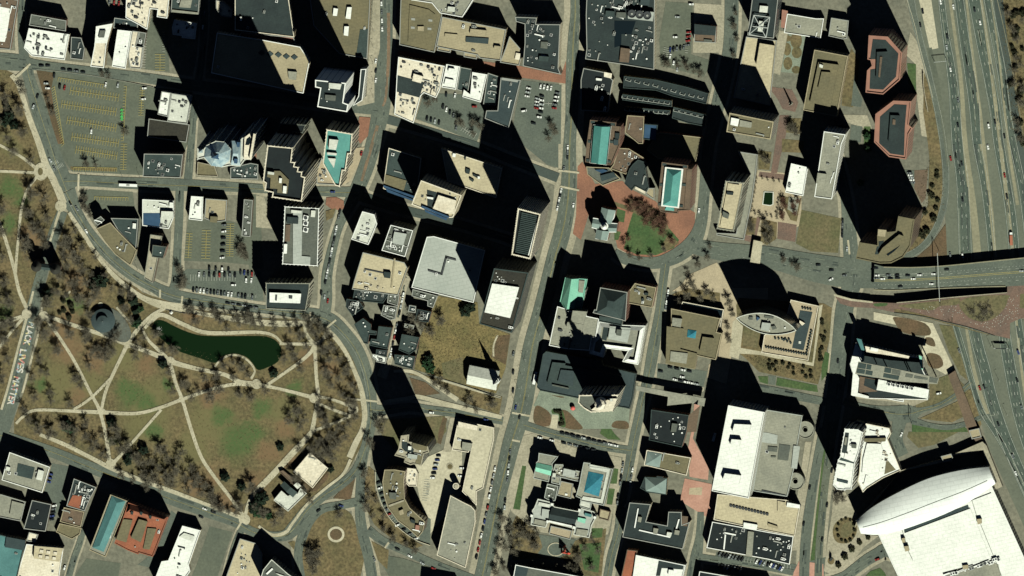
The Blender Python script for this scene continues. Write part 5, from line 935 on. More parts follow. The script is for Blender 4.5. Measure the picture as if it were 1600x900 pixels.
z2 = B('brick_gable_hall', 'brick block with teal hipped skylight, right of the two on the square', 'z: 755 412, 985 440, 985 470, 1022 475, 1000 835, 900 840, 895 865, 745 850, 715 790, 735 600', 58, 'brown', 'w_brick', rim='brown', up=[('z: 975 480, 1018 482, 1000 830, 950 825', 0.8, 'brown', None, 'side_roof')]+[(f'z: {x} {y}, {x+35} {y+3}, {x+35} {y+25}, {x} {y+22}', 1, 'slate', None, 'roof_hatch') for x, y in ((760, 422), (940, 440), (735, 600), (930, 600), (725, 770), (905, 785))])
add_box(z2, 'z: 783 455, 943 472, 905 818, 748 800', 58, 61, 'white', 'white', 'skylight_base'); g_ = [W(a[0], a[1], 61.2) for a in P('z: 798 470, 928 485, 892 806, 764 790')]
gable('teal_skylight', z2, tuple(z2.location), [g_[1], g_[2], g_[3], g_[0]], 61.2, 5, 'teal', 0.16); add_gable(z2, 'z: 825 745, 868 790, 862 842, 780 835', 58, 3, 'teal', 0, 'front_gable')
B('octagon_terrace_hall', 'brown angular low roof between the teal skylight blocks', 'z: 375 288, 465 292, 600 375, 615 410, 530 400, 440 520, 300 470, 330 430', 14, 'brown', 'w_brick', rim='tan', units=12)
B('slanted_dark_hall', 'dark slanted roof in the middle of the square', 'z: 545 390, 630 420, 610 480, 640 640, 610 672, 520 625, 490 665, 425 600, 470 470, 500 430', 16, 'dark', 'w_dark', rim='slate', units=2, up=[('z: 525 628, 612 672, 606 692, 518 648', 1, 'cream', None, 'pale_cornice')])
B('chevron_atrium', 'chevron-shaped glazed atrium roof at the corner of the square', 'z: 150 455, 290 460, 395 560, 235 620, 150 560, 100 520, 90 450', 10, 'midgrey', 'w_glass', rim='tan', up=[('z: 165 480, 240 475, 280 490, 225 510', 2, 'blueglass', None, 'glazed_roof'), ('z: 215 530, 330 500, 355 540, 225 582', 2, 'bluegrey', None, 'glazed_roof')])
B('brown_office', 'brown-roofed office with curved cornices above the square', 'z: 450 0, 600 10, 590 250, 550 250, 430 150', 24, 'brown', 'w_brick', rim='tan', units=2)
B('shaded_atrium', 'blue glass atrium roof deep in shade beside the brown office', 'z: 600 75, 720 85, 705 225, 590 210', 24, 'blueglass', 'w_glass', rim='slate')
B('corner_office_roof', 'olive roof triangle in sun at the upper right of the square', 'z: 730 150, 1112 195, 1055 405, 720 380, 620 300', 12, 'olive', 'w_brick', rim='tan')
B('hotel_corner', 'tan-fronted low shop roof beside the right teal block', 'z: 610 690, 690 745, 690 640, 640 640', 10, 'tan', 'w_tan')
oh = B('state_house', 'old brick civic hall with grey-green roofs and a white cupola', 'o: 900 440, 1120 490, 1100 600, 1050 680, 1150 690, 1130 830, 1020 830, 990 960, 800 930, 820 780, 745 760, 770 600, 880 620, 890 560', 20, 'verdigris', 'w_brick', rim='unit_white')
for s, hp in (('o: 1005 462, 1080 680, 920 640, 900 440', 0), ): pass
def cardinal_gable(s, z, dz, m, name='pitched_roof', hip=0.0): return add_gable(oh, s, z, dz, m, hip, name)
cardinal_gable('o: 900 440, 860 700, 1050 700, 1120 490', 21, 4, 'verdigris', hip=.0); cardinal_gable('o: 820 785, 800 925, 985 955, 1020 815', 21, 4, 'verdigris'); cardinal_gable('o: 770 605, 880 620, 860 780, 745 760', 20.5, 3, 'verdigris'); cardinal_gable('o: 1000 690, 1150 690, 1130 830, 1010 820', 20.5, 3.5, 'verdigris')
q = W(944, 354, 32)-oh.location; tw = lathe('cupola', [(3.2, -4), (3.2, 3), (3.6, 3), (3.6, 3.5), (2.4, 3.5), (2.4, 7.5), (2.7, 7.7), (2.3, 9), (1.2, 10.3), (.3, 10.9), (.15, 13)], 'white', oh, 14, (q.x, q.y, 25))
# --- constitution plaza
st = B('striped_slab', 'concrete slab block with diagonal white ribs facing the tan plaza', 'c1: 1335 230, 1450 242, 1387 547, 1280 530', 78, 'sand', 'w_strip', rim='grey', fins=3.2, up=[('c1: 1350 245, 1420 255, 1375 525, 1300 515', 1.5, 'sand'), ('c1: 1345 298, 1385 303, 1380 320, 1340 315', 3, 'dark'), ('c1: 1318 420, 1358 440, 1350 468, 1315 455', 4, 'midgrey')])
B('plaza_podium', 'grey podium roof around the slab block with diagonal ribs', 'c1: 1410 45, 1535 65, 1525 170, 1500 350, 1450 600, 1280 570, 1278 555, 1400 560, 1470 240, 1490 190', 9, 'grey', 'w_grey', rim='unit_grey')
B('white_pavilion', 'plain bright white roof between tan plaza and narrow slab tower', 'd1: 145 120, 250 145, 220 325, 108 302', 8, 'white', 'w_white', rim='unit_white', units=3)
B('narrow_slab', 'long narrow grey tower with bright white eastern wall', 'd1: 350 -80, 485 -60, 460 0, 400 345, 290 330, 300 260', 50, 'grey', 'w_white', rim='unit_white', units=6, up=[('d1: 310 180, 365 188, 355 255, 300 245', 3, 'grey')])
hk = B('hook_tower', 'olive-roofed tower with a J-shaped roof around a slanted skylight', 'd1: 815 450, 917 470, 890 640, 845 708, 770 745, 700 747, 550 716, 570 613, 685 632, 683 575, 685 530, 740 536, 745 550, 798 545', 88, 'olive', 'w_brown', rim='olive', up=[('d1: 690 610, 725 605, 690 690, 668 690', .3, 'dark', None, 'roof_well'), ('d1: 715 650, 820 565, 845 575, 835 600, 720 695, 690 690', 4, 'olive', None, 'slanted_roof'), ('d1: 740 690, 825 635, 790 670, 750 700', .35, 'glass_dark', None, 'glass_well'), ('d1: 688 533, 738 538, 732 580, 685 575', 3, 'tan')])
# --- travelers group
m1 = B('copper_gable_hall', 'long bright copper-green gabled roof beside the main street', 'm: 312 95, 562 115, 500 455, 240 420', 24, 'copper', 'w_grey', rim='copper', up=[('m: 465 130, 530 135, 510 270, 460 265', 1.5, 'grey'), ('m: 430 360, 500 365, 490 440, 428 435', 1.5, 'tealdark')])
g_ = [W(a[0], a[1], 24.5) for a in P('m: 312 97, 470 112, 430 458, 245 425')]; gable('gabled_roof', m1, tuple(m1.location), [g_[1], g_[2], g_[3], g_[0]], 24.5, 9, 'copper', 0.0)
B('insurance_block', 'large grey stone roof crossed by a pointed tower shadow', 'm: 222 420, 330 452, 330 475, 555 470, 552 530, 692 560, 655 780, 612 770, 585 920, 320 900, 128 862', 30, 'grey', 'w_grey', rim='unit_white', units=10, tones=('unit_dark', 'unit_grey'), up=[('m: 395 470, 556 482, 512 625, 372 595', 9, 'grey', 'w_grey'), ('m: 372 598, 512 628, 495 730, 320 662, 335 600', 4.5, 'grey', 'w_grey', 'lower_penthouse')])
dp = B('dark_pavilion_tower', 'square tower with a huge dark hipped roof and brick side', 'm: 705 208, 1012 262, 990 590, 945 575, 660 505, 620 495, 640 455, 660 460', 48, 'dark', 'w_brick', rim='unit_grey', fins=0)
add_pyr(dp, 'm: 712 218, 1000 268, 940 565, 660 495', 48.5, 9, 'slate', 'hipped_roof', flat=0.25)
B('dark_podium_strip', 'dark green roof strip below the huge hipped roof', 'm: 697 530, 958 572, 945 640, 690 592', 36, 'slate', 'w_grey', rim='slate')
B('tan_corner_block', 'tan flat roof with rooftop fans at the curved street corner', 'm: 1095 160, 1335 210, 1288 437, 1010 385, 1030 250', 20, 'olive', 'w_brick', rim='tan', units=6, up=[('m: 1205 268, 1245 272, 1240 300, 1200 296', 2.5, 'dark'), ('m: 1170 330, 1195 333, 1192 365, 1168 362', 2, 'dark')])
wm_ = B('white_mansard', 'white E-shaped roof with bright sloped edges and central square', 'c2: 545 208, 700 230, 835 235, 790 478, 690 458, 725 392, 590 375, 572 432, 485 407, 502 320, 525 300', 26, 'grey', 'w_white', rim='white', par=1.5, up=[('c2: 612 238, 742 250, 720 342, 600 318', 3, 'palegrey', 'white', 'upper_roof'), ('c2: 655 258, 685 262, 680 300, 650 295', 6, 'midgrey', None, 'core'), ('c2: 575 225, 610 230, 590 330, 560 320', .3, 'dark', None, 'dark_well_sheet')])
ip = P('c2: 545 208, 700 230, 835 235, 790 478, 690 458, 725 392, 590 375, 572 432, 485 407, 502 320, 525 300'); o3 = ccw([(v.x, v.y) for v in [W(a[0], a[1], 23) for a in ip]]); o4 = inset(o3, 4.0); n = len(o3)
vs = [(x, y, 26.2) for x, y in o3]+[(x+.0, y, 29.5) for x, y in o4]; link('sloped_edge', mesh('sloped_edge', rel(vs, tuple(wm_.location)), [[i, (i+1) % n, n+(i+1) % n, n+i] for i in range(n)], ['white']), wm_)
B('dark_round_podium', 'wide dark podium roof with rounded corners around the stone tower', 'n: 240 28, 465 70, 860 130, 880 190, 1255 280, 1215 560, 1180 672, 1040 650, 590 555, 175 470, 135 430, 165 280, 205 60', 12, 'bluegrey', 'w_dark', rim='slate', up=[('n: 310 150, 460 165, 450 185, 1090 305, 1040 520, 590 470, 250 385', 3, 'slate', 'w_dark', 'upper_deck'), ('n: 405 235, 560 250, 540 420, 370 370', 5, 'bluegrey', 'w_dark', 'inner_deck', 3), ('n: 310 400, 495 440, 490 455, 308 415', 5, 'midgrey', None, 'screen_wall', 3)])
tt = B('stone_tower', 'tall stone tower with cream stepped crown beside the red sphere', 'n: 612 520, 1052 515, 990 700, 745 715, 660 665, 600 605', 88, 'midgrey', 'w_strip', rim='cream', fins=3.5, par=1.5, up=[('n: 745 690, 860 600, 985 560, 1040 560, 985 695, 860 705', 4, 'cream', 'w_cream', 'crown_terrace'), ('n: 840 620, 930 575, 960 580, 930 670, 850 690', 9, 'cream', 'w_cream', 'crown_stage', 4), ('n: 865 640, 900 640, 900 670, 865 670', 9.6, 'dark', None, 'louvre', 9), ('n: 940 565, 985 560, 985 590, 945 595', 7, 'offwhite', None, 'white_unit', 4)])
q = W(938, 631, 100)-tt.location; lathe('spire', [(6, -8), (5, 6), (2.6, 8), (2.2, 22), (.8, 30), (.2, 34)], 'cream', tt, 8, (q.x, q.y, 100))
# --- museum block
u1 = B('city_museum_hall', 'stone hall with a large turquoise pyramid skylight', 'u: 630 180, 690 188, 682 215, 822 232, 888 237, 808 562, 600 520, 605 500, 560 480, 590 380, 612 260', 17, 'grey', 'w_grey', rim='palegrey', par=1.2, units=3)
add_pyr(u1, 'u: 672 262, 806 290, 762 482, 632 442', 17.3, 4, 'poolblue', 'glass_pyramid'); add_box(u1, 'u: 688 200, 862 235, 795 545, 610 510, 625 480, 780 505, 830 270, 680 235', 17, 18, 'palegrey', 'offwhite', 'cornice_step')
u2 = B('museum_north_wing', 'small stone wing with a mint-green band across its roof', 'u: 235 98, 405 130, 395 150, 355 195, 358 240, 335 290, 322 355, 188 322, 200 250, 212 185, 230 165', 16, 'grey', 'w_grey', rim='palegrey'); add_gable(u2, 'u: 340 300, 205 260, 215 185, 356 215', 16.6, 3, 'copper', 0, 'mint_roof')
B('museum_link', 'jumbled pale link roofs between mint-roofed wing and pyramid skylight', 'u: 378 198, 450 200, 455 232, 560 250, 612 265, 590 350, 555 345, 430 315, 420 380, 345 362, 352 285', 14, 'grey', 'w_grey', rim='palegrey', units=16, up=[('u: 455 235, 558 258, 548 320, 442 298', 3, 'palegrey', 'w_grey'), ('u: 358 275, 385 278, 382 315, 355 312', 3, 'offwhite')])
B('museum_court_roof', 'tan courtyard roof with a white square vent inside the museum block', 'u: 432 345, 540 370, 520 502, 395 472', 8, 'tan', 'w_tan', up=[('u: 466 455, 488 458, 486 475, 465 472', 1, 'white', None, 'white_vent')])
B('museum_west_wing', 'narrow grey wing left of the tan courtyard roof', 'u: 310 368, 408 390, 380 520, 345 525, 283 492, 295 430', 11, 'midgrey', 'w_grey', rim='palegrey', units=4)
B('museum_link', 'small pale rounded link roof below the pyramid skylight', 'u: 608 505, 700 545, 690 600, 590 570', 12, 'offwhite', 'w_grey', rim='palegrey')
u3 = B('castle_museum', 'castellated white stone museum with a dark pitched centre', 'u: 228 500, 345 530, 375 570, 590 612, 600 580, 720 612, 745 650, 700 740, 680 845, 540 818, 548 765, 315 705, 298 755, 165 732, 178 600, 195 580', 12, 'palegrey', 'w_white', rim='offwhite', par=1.5, up=[('u: 265 590, 330 600, 318 680, 258 665', 2.5, 'palegrey', 'w_white'), ('u: 235 530, 335 552, 325 580, 228 560', 1.5, 'offwhite'), ('u: 570 765, 670 780, 655 835, 560 815', 1.5, 'grey'), ('u: 200 680, 300 700, 292 745, 192 722', 1.5, 'grey'), ('u: 640 625, 700 640, 695 665, 635 650', 2.5, 'tealdark'), ('u: 580 665, 650 680, 640 720, 575 700', 2, 'copper')])
add_gable(u3, 'u: 350 578, 590 622, 548 742, 320 690', 13.5, 4, 'dark', 0.0, 'pitched_centre'); add_box(u3, 'u: 318 690, 548 742, 545 756, 315 704', 12, 15.5, 'white', 'white', 'parapet_front')
for s in ('u: 305 690, 325 695, 318 715, 300 710', 'u: 535 742, 558 748, 552 770, 530 765', 'u: 165 640, 185 645, 180 665, 160 660', 'u: 345 540, 365 545, 360 565, 340 560', 'u: 585 590, 605 595, 600 615, 580 610', 'u: 720 655, 740 660, 735 680, 715 675'): add_box(u3, s, 8, 17, 'w_white', 'white', 'turret')
B('museum_entry_terrace', 'tan stone entry terrace in front of the castellated museum', 'u: 342 738, 532 782, 512 862, 325 812', 2, 'plaza_tan', 'w_tan')
B('garden_pavilion', 'low tan flat roof at the museum garden corner', 'u: 775 590, 868 615, 848 695, 762 672', 4, 'tan', 'w_brown', rim='brown')
# --- east of the museum
cb = B('brown_flat_house', 'flat brown roof with a grey-green pyramid at its left end', 'c3: 842 112, 1118 160, 1092 272, 825 207', 14, 'olive', 'w_tan', rim='cream', units=3); add_pyr(cb, 'c3: 848 120, 938 137, 922 222, 832 205', 14.5, 3.5, 'verdigris')
hh = B('hip_roof_house', 'old house with dark many-hipped roof next to the pink plaza', 'c3: 830 280, 972 288, 965 392, 850 378, 800 350', 10, 'dark', 'w_tan', rim='slate'); add_pyr(hh, 'c3: 832 282, 970 290, 963 390, 835 368', 10.5, 6, 'verdigris', 'hipped_roof')
add_box(hh, 'c3: 905 275, 945 280, 942 292, 902 288', 10, 15, 'w_brick', 'dark', 'chimney')
B('u_court_block', 'black U-shaped roof with thin white pipes around a dark court', 'c3: 735 440, 868 452, 838 560, 970 585, 978 498, 1060 500, 1062 580, 1112 562, 1068 732, 690 657', 22, 'dark', 'w_cream', rim='unit_grey', up=[('c3: 785 478, 792 478, 770 600, 763 598', 1.2, 'unit_white', None, 'white_pipe'), ('c3: 795 610, 990 655, 988 662, 792 617', 1.2, 'unit_white', None, 'white_pipe'), ('c3: 1040 545, 1048 545, 1030 610, 1022 608', 1.2, 'unit_white', None, 'white_pipe'), ('c3: 790 530, 812 533, 805 565, 785 560', 3, 'grey'), ('c3: 885 600, 915 605, 905 640, 882 635', 3, 'grey'), ('c3: 970 625, 1000 630, 992 655, 965 650', 3, 'offwhite'), ('c3: 1018 612, 1048 618, 1042 645, 1014 640', 3, 'grey'), ('c3: 1062 525, 1100 528, 1095 590, 1058 585', .5, 'brown', None, 'brown_roof')])
B('rust_hall', 'rust-brown roof strip at the bottom edge beside white roofs', 'c3: 720 735, 785 742, 745 940, 675 940', 16, 'redtile', 'w_brick', rim='brown')
B('bottom_white_block', 'white roof pair with a dark square well cut by the bottom edge', 'c3: 775 768, 1085 832, 1060 940, 750 940', 18, 'white', 'w_white', rim='unit_white', up=[('c3: 940 800, 1075 830, 1068 860, 930 850', .3, 'dark', None, 'dark_strip'), ('c3: 918 800, 945 805, 925 900, 900 900', .35, 'dark', None, 'dark_strip'), ('c3: 980 860, 1010 865, 1000 900, 975 895', 3, 'white')])
B('bottom_grey_block', 'grey flat roof at the bottom edge below the sculpture court', 'c3: 22 828, 105 845, 440 905, 430 950, 0 950', 16, 'midgrey', 'w_grey', rim='unit_white', up=[('c3: 22 830, 103 848, 90 900, 5 900', .4, 'bluegrey', None, 'bluish_area')])
B('shade_block', 'black roof with white dots below the elevated walkway', 'c2: 870 760, 1105 795, 1090 900|c3: 1062 95, 855 50, 862 0', 18, 'black', 'w_brick', rim='slate', units=14, tones=('unit_white',), up=[('c2: 1000 845, 1035 850, 1025 900, 992 900', 3, 'midgrey'), ('c2: 1100 800, 1175 735, 1150 900, 1090 900', .5, 'brown', None, 'brick_terrace')])
wt = B('white_slab_tower', 'tall bright white roof with two blue-shaded boxes', 'f: 1138 633, 1195 644, 1170 779, 1112 767', 50, 'white', 'w_white', rim='unit_white', up=[('c2: 1390 850, 1495 855, 1480 910, 1375 900', 5, 'white', 'w_white'), ('c3: 1372 45, 1432 50, 1420 90, 1362 82', 5, 'white', 'w_white', 'lower_box'), ('c3: 1330 258, 1430 272, 1418 325, 1315 300', 6, 'white', 'w_white')])
B('ramp_garage', 'grey car park roof with two spiral ramps on its right side', 'f: 1198 640, 1254 649, 1250 672, 1246 695, 1240 735, 1230 776, 1176 767', 18, 'grey', 'w_grey', rim='palegrey', units=2, up=[('d3: 0 90, 60 95, 55 125, 0 120', 1, 'midgrey'), ('d3: 20 150, 50 152, 45 160, 18 158', 1, 'midgrey'), ('d3: 160 85, 200 90, 180 230, 145 225', 1.5, 'palegrey'), ('c3: 1555 0, 1600 5|d3: 60 20, 55 75, 0 70|c3: 1545 60', .4, 'palegrey', None, 'roof_step'), ('d3: 70 75, 140 85, 125 180, 60 172', .5, 'midgrey', None, 'roof_step'), ('c3: 1560 380, 1600 385|d3: 110 405, 112 395, 0 370|c3: 1562 362', .8, 'unit_dark', None, 'roof_slot')])
for i, (cx, cy) in enumerate([(1258.5, 671.5), (1243, 752)]):
    c_ = W(cx, cy, 16); rp = lathe('ramp', [(8.2, -16), (8.2, 1), (7.6, 1), (7.6, 0), (2.6, 0), (2.6, 1), (2.2, 1), (2.2, -6), (0.05, -6)], 'grey', None, 26); rp.location = c_; rp.name = 'spiral_ramp'
    rp['label'] = f'round grey spiral ramp with a dark centre, {["upper", "lower"][i]} of the two by the wide street'; rp['category'] = 'ramp'; rp['group'] = 'spiral ramps of the car park'
B('sand_hall', 'wide sand-coloured roof with a row of dark hatches', 'f: 1121 772, 1229 781, 1250 792, 1242 838, 1200 830, 1115 812', 14, 'sand', 'w_cream', rim='cream', up=[(f'c3: {1362+i*19} {452+i*4.5}, {1376+i*19} {455+i*4.5}, {1374+i*19} {470+i*4.5}, {1360+i*19} {467+i*4.5}', 1.4, 'unit_dark', None, 'roof_hatch') for i in range(13)]+[('d3: 0 570, 60 590, 58 605, 0 590', 2, 'tan'), ('d3: 120 440, 200 455, 198 478, 116 468', 2.5, 'white'), ('d3: 60 430, 108 440, 100 510, 60 500', 2, 'sand'), ('c3: 1448 565, 1535 580, 1528 612, 1445 600', 2.5, 'white')])
B('cluttered_dark_block', 'black roof crowded with grey boxes above the small car park', 'f: 1113 815, 1200 831, 1240 838, 1234 882, 1200 874, 1104 856', 13, 'black', 'w_cream', rim='unit_white', units=30, up=[('c3: 1475 620, 1512 625, 1500 780, 1462 775', 2, 'grey'), ('c3: 1325 625, 1400 640, 1398 648, 1335 636', 1, 'unit_white', None, 'white_curb'), ('c3: 1330 640, 1338 642, 1328 735, 1320 733', 1, 'unit_white', None, 'white_curb')])
B('bottom_dark_block', 'black roof with white coping at the bottom edge', 'c3: 1172 870, 1620 945, 1600 1000, 1150 990', 12, 'black', 'w_cream', rim='unit_white', units=6)
# --- library / phoenix
lb = B('glass_court_block', 'olive roof with a turquoise pyramid skylight and stepped penthouses', 'v: 48 122, 480 210, 448 330, 495 342, 442 575, 275 538, 258 658, 0 608, 12 282, 50 285', 14, 'olive', 'w_tan', rim='tan', par=1, up=[('v: 325 372, 425 385, 398 512, 298 498', 3.5, 'olive', 'w_tan'), ('v: 45 500, 196 518, 182 610, 38 588', 3, 'grey', 'w_tan'), ('v: 60 205, 146 215, 132 290, 56 275', 3.5, 'grey', 'w_tan'), ('v: 10 280, 158 300, 128 480, 278 520, 256 656, 0 606', 1.6, 'olive', 'w_tan', 'lower_roof_level')])
add_pyr(lb, 'v: 195 308, 272 320, 262 388, 188 375', 14.5, 2.5, 'poolblue', 'glass_pyramid')
B('glass_wing', 'shaded glass strip with white rim above the olive skylit roof', 'v: 150 62, 512 132, 500 205, 478 300, 445 330, 482 212, 120 130', 7, 'glass_dark', 'w_glass', rim='cream')
# lens tower
lens = []
for i in range(15): t = i/14; lens.append((1040+(620+(1150-620)*t)/5.623+0, 460+(208+(317-208)*t)/5.623))
def bulge(t, amt): return math.sin(math.pi*t)**0.8*amt
up_, lo_ = [], []
d_ = Vector((530, 109)).normalized(); n_ = Vector((d_.y, -d_.x))
for i in range(15):
    t = i/14; b0_ = Vector((620, 208)).lerp(Vector((1152, 317)), t); up_.append(b0_+n_*bulge(t, 96)); lo_.append(b0_-n_*bulge(t, 86))
ls = 'v: '+', '.join(f'{p_.x:.1f} {p_.y:.1f}' for p_ in up_+lo_[::-1][1:-1])
B('lens_tower', 'lens-shaped tower with a grey roof and blue rooftop sculpture', ls, 54, 'grey', 'w_glass', rim='offwhite', par=1.5, fins=0, up=[('v: 848 245, 925 255, 908 325, 835 312', 3, 'palegrey', 'w_grey'), ('v: 870 185, 950 195, 945 215, 866 205', 1, 'midgrey'), ('v: 735 195, 765 197, 762 225, 730 222', 1.5, 'midgrey'), ('v: 800 195, 830 210, 800 235', 2.5, 'blueglass', None, 'blue_box'), ('v: 925 280, 960 275, 975 300, 940 312', 2, 'midgrey')], units=3)
pt = B('tower_podium', 'tan terrace with a long grey pool-like panel around the lens tower', 'v: 1100 45, 1345 100, 1255 582, 842 512, 866 360, 1060 200', 8, 'plaza_tan', 'w_glass', rim='cream', up=[('v: 1182 140, 1290 156, 1212 492, 1112 470', .3, 'bluegrey', None, 'grey_panel'), ('v: 1178 228, 1225 255, 1200 275, 1175 250', 3, 'cream', None, 'stair_head'), ('v: 1170 410, 1190 412, 1188 435, 1168 432', 1, 'offwhite', None, 'vent')])
V, F = [], []
for a, b, n in (('v: 885 462', 'v: 1240 528', 17), ('v: 1282 320', 'v: 1240 520', 9), ('v: 1205 118', 'v: 1275 130', 4), ('v: 965 385', 'v: 1085 395', 5), ('v: 1040 400', 'v: 1100 425', 3)):
    for i in range(n):
        t = i/max(1, n-1); c_ = Vector(P(a)[0]).lerp(Vector(P(b)[0]), t); q = W(c_.x, c_.y, 8)-pt.location; v_, f_, _ = prism([(q.x+1.1*math.cos(k), q.y+1.1*math.sin(k)) for k in (0, 1, 2, 3, 4, 5)], 8, 9.6); k = len(V); V += v_; F += [[t_+k for t_ in f2] for f2 in f_]
link('clipped_planters', mesh('clipped_planters', V, F, ['dark']), pt)
# --- science centre
sc_ = B('science_centre', 'exhibition building with white western wall and dark sunken court', 'p: 145 345, 215 372, 590 458, 690 470, 700 575, 735 640, 740 820, 240 808, 105 782, 118 600, 95 520', 18, 'dark', 'w_white', rim='white', up=[('p: 145 345, 198 420, 190 508, 150 600, 172 640, 160 762, 252 790, 250 806, 105 780, 120 600, 98 520', 2.5, 'white', 'w_white', 'white_wall'), ('p: 220 375, 588 458, 580 478, 345 440, 232 430', 10, 'cream', 'w_cream', 'north_strip'), ('p: 268 385, 330 398, 325 425, 262 412', 12, 'white', None, 'white_unit', 10), ('p: 175 625, 330 655, 320 750, 170 760', 1, 'brown', None, 'lower_roof'), ('p: 220 640, 325 658, 315 745, 210 700', 1.2, 'dark', None, 'dark_well'), ('p: 332 650, 750 735, 738 810, 315 738', 8, 'white', 'w_grey', 'white_roof'), ('p: 150 310, 190 320, 215 400, 210 500, 190 500, 195 420', 9, 'tealdark', 'w_glass', 'glass_link'), ('p: 665 450, 690 460, 700 565, 688 570', 6, 'copper', 'w_glass', 'green_glass_wall')])
for x in range(6): q = W(1310+(420+x*38)/5.294, 470+(690+x*7)/5.294, 26); unit('fan_unit', q-sc_.location, CITY_ROT, sc_, 'unit_white', 1.5)
cn = slab('solar_canopy', 'p: 165 503, 400 548, 640 598, 832 640, 818 690, 480 665, 138 605', 39, 40.2, 'grey', 'long grey panelled canopy sailing above the exhibition building', 'canopy', ms='unit_grey')
V, F = [], []
for i, s in enumerate(['p: 168 512, 232 524, 224 566, 158 554', 'p: 238 525, 275 533, 268 572, 230 566', 'p: 155 560, 222 572, 216 606, 150 596', 'p: 228 574, 285 584, 278 618, 222 608', 'p: 385 552, 440 562, 432 600, 378 590', 'p: 445 565, 515 580, 508 618, 440 604', 'p: 375 600, 505 622, 495 655, 370 632', 'p: 560 600, 620 612, 610 640, 552 628', 'p: 630 618, 740 640, 735 655, 625 640', 'p: 755 630, 825 644, 815 682, 750 672']):
    o_ = [W(a[0], a[1], 40.5) for a in P(s)]; q = ccw([(v.x-cn.location.x, v.y-cn.location.y) for v in o_]); link('solar_panel', mesh('solar_panel', *prism(q, 40.2, 40.5)[:2], ['slate' if i in (0, 1, 2, 3, 4, 6) else 'midgrey']), cn)
for s in ('p: 200 570', 'p: 400 600', 'p: 600 640', 'p: 780 665', 'p: 300 540', 'p: 560 590'): q = W(*P(s)[0], 39); link('canopy_column', mesh('canopy_column', *prism([(q.x-cn.location.x+.6*math.cos(k), q.y-cn.location.y+.6*math.sin(k)) for k in (0, 1, 2, 3, 4, 5)], 0, 39)[:2], ['steel']), cn)
B('service_dock', 'row of white service boxes below the exhibition building', 'p: 330 755, 545 795, 540 838, 330 800', 6, 'white', 'w_white', units=9, rim='unit_white')
# --- hotel and convention centre
B('hotel_tower', 'white hotel slab with striped sunlit eastern wall', 'q: 258 192, 390 198, 440 228, 400 420, 358 545, 325 800, 265 800, 260 810, 180 800, 140 755, 190 505, 215 470, 215 440', 56, 'white', 'w_strip', rim='unit_white', fins=3.5, up=[('q: 262 230, 300 235, 275 445, 225 430', .2, 'dark', None, 'roof_well'), ('q: 195 505, 355 545, 350 530, 215 480', .25, 'slate', None, 'dark_strip'), ('q: 180 695, 290 720, 285 745, 178 720', 1, 'bluegrey', None, 'louvre_strip'), ('q: 262 275, 285 280, 270 360, 250 350', 1.5, 'grey'), ('q: 325 345, 375 350, 370 390, 325 385', 2.5, 'midgrey')], units=8)
B('convention_wing', 'dazzling white angular roof between hotel slab and vaulted hall', 'q: 470 138, 705 185, 722 240, 690 300, 820 610, 640 690, 480 790, 440 832, 385 720, 400 650, 430 330, 425 250', 18, 'white', 'w_cream', rim='cream', units=14, tones=('cream', 'unit_white'), up=[('q: 455 290, 670 285, 665 320, 600 325, 450 325', 3, 'olive', 'w_tan', 'wavy_roof'), ('q: 480 340, 620 345, 640 400, 590 685, 430 640, 440 500', 2, 'white', 'w_cream', 'upper_roof'), ('q: 675 495, 770 605, 655 650', .3, 'olive', None, 'roof_well')])
B('dim_wing', 'dull slate low roof between hotel slab and dazzling white roof', 'q: 375 110, 465 140, 430 225, 385 215, 320 170', 13, 'slate', 'w_grey')
cc = B('convention_hall', 'enormous white exhibition hall roof at the lower right corner', 'd3: 690 642, 700 600, 850 560, 1250 430, 1400 340, 1700 1000, 860 1000', 26, 'white', 'w_grey', rim='unit_white', up=[('d3: 855 632, 1265 478, 1395 800, 1120 870, 940 920', 1.2, 'white', 'w_white', 'raised_roof'), ('d3: 850 607, 1250 455, 1258 482, 853 630', .3, 'bluegrey', None, 'trough_shade'), ('d3: 1100 880, 1380 800, 1440 830, 1460 920, 1120 930', .5, 'grey', None, 'plant_deck')])  # trough has no depth; its shade is the bluegrey strip
for i in range(14): q = W(1200+(1130+i*24)/4, 675+(885-i*7+R.uniform(-8, 12))/4, 26.5); unit(R.choice(['air_handler', 'fan_unit', 'duct']), q-cc.location, 0.35, cc, R.choice(['unit_grey', 'unit_white']), 1.5)
for s in ('d3: 1305 545, 1335 542, 1335 572, 1310 578', 'd3: 850 715, 878 712, 882 742, 858 748', 'd3: 835 665, 855 662, 858 690, 838 692', 'd3: 1215 835, 1250 830, 1252 855, 1220 858'): add_box(cc, s, 26, 30, 'w_tan', 'tan', 'roof_box')
V, F = [], []
for a, b in (('d3: 880 750', 'd3: 1000 1000'), ('d3: 1330 580', 'd3: 1460 900'), ('d3: 1275 430', 'd3: 1310 545'), ('d3: 690 642', 'd3: 835 602'), ('d3: 835 602', 'd3: 880 750'), ('d3: 1262 432', 'd3: 1395 380')): q0, q1 = [W(*P(t)[0], 26.5)-cc.location for t in (a, b)]; tube(V, F, q0, q1, .3, .3, 4)
link('expansion_joint', mesh('expansion_joint', V, F, ['midgrey']), cc)
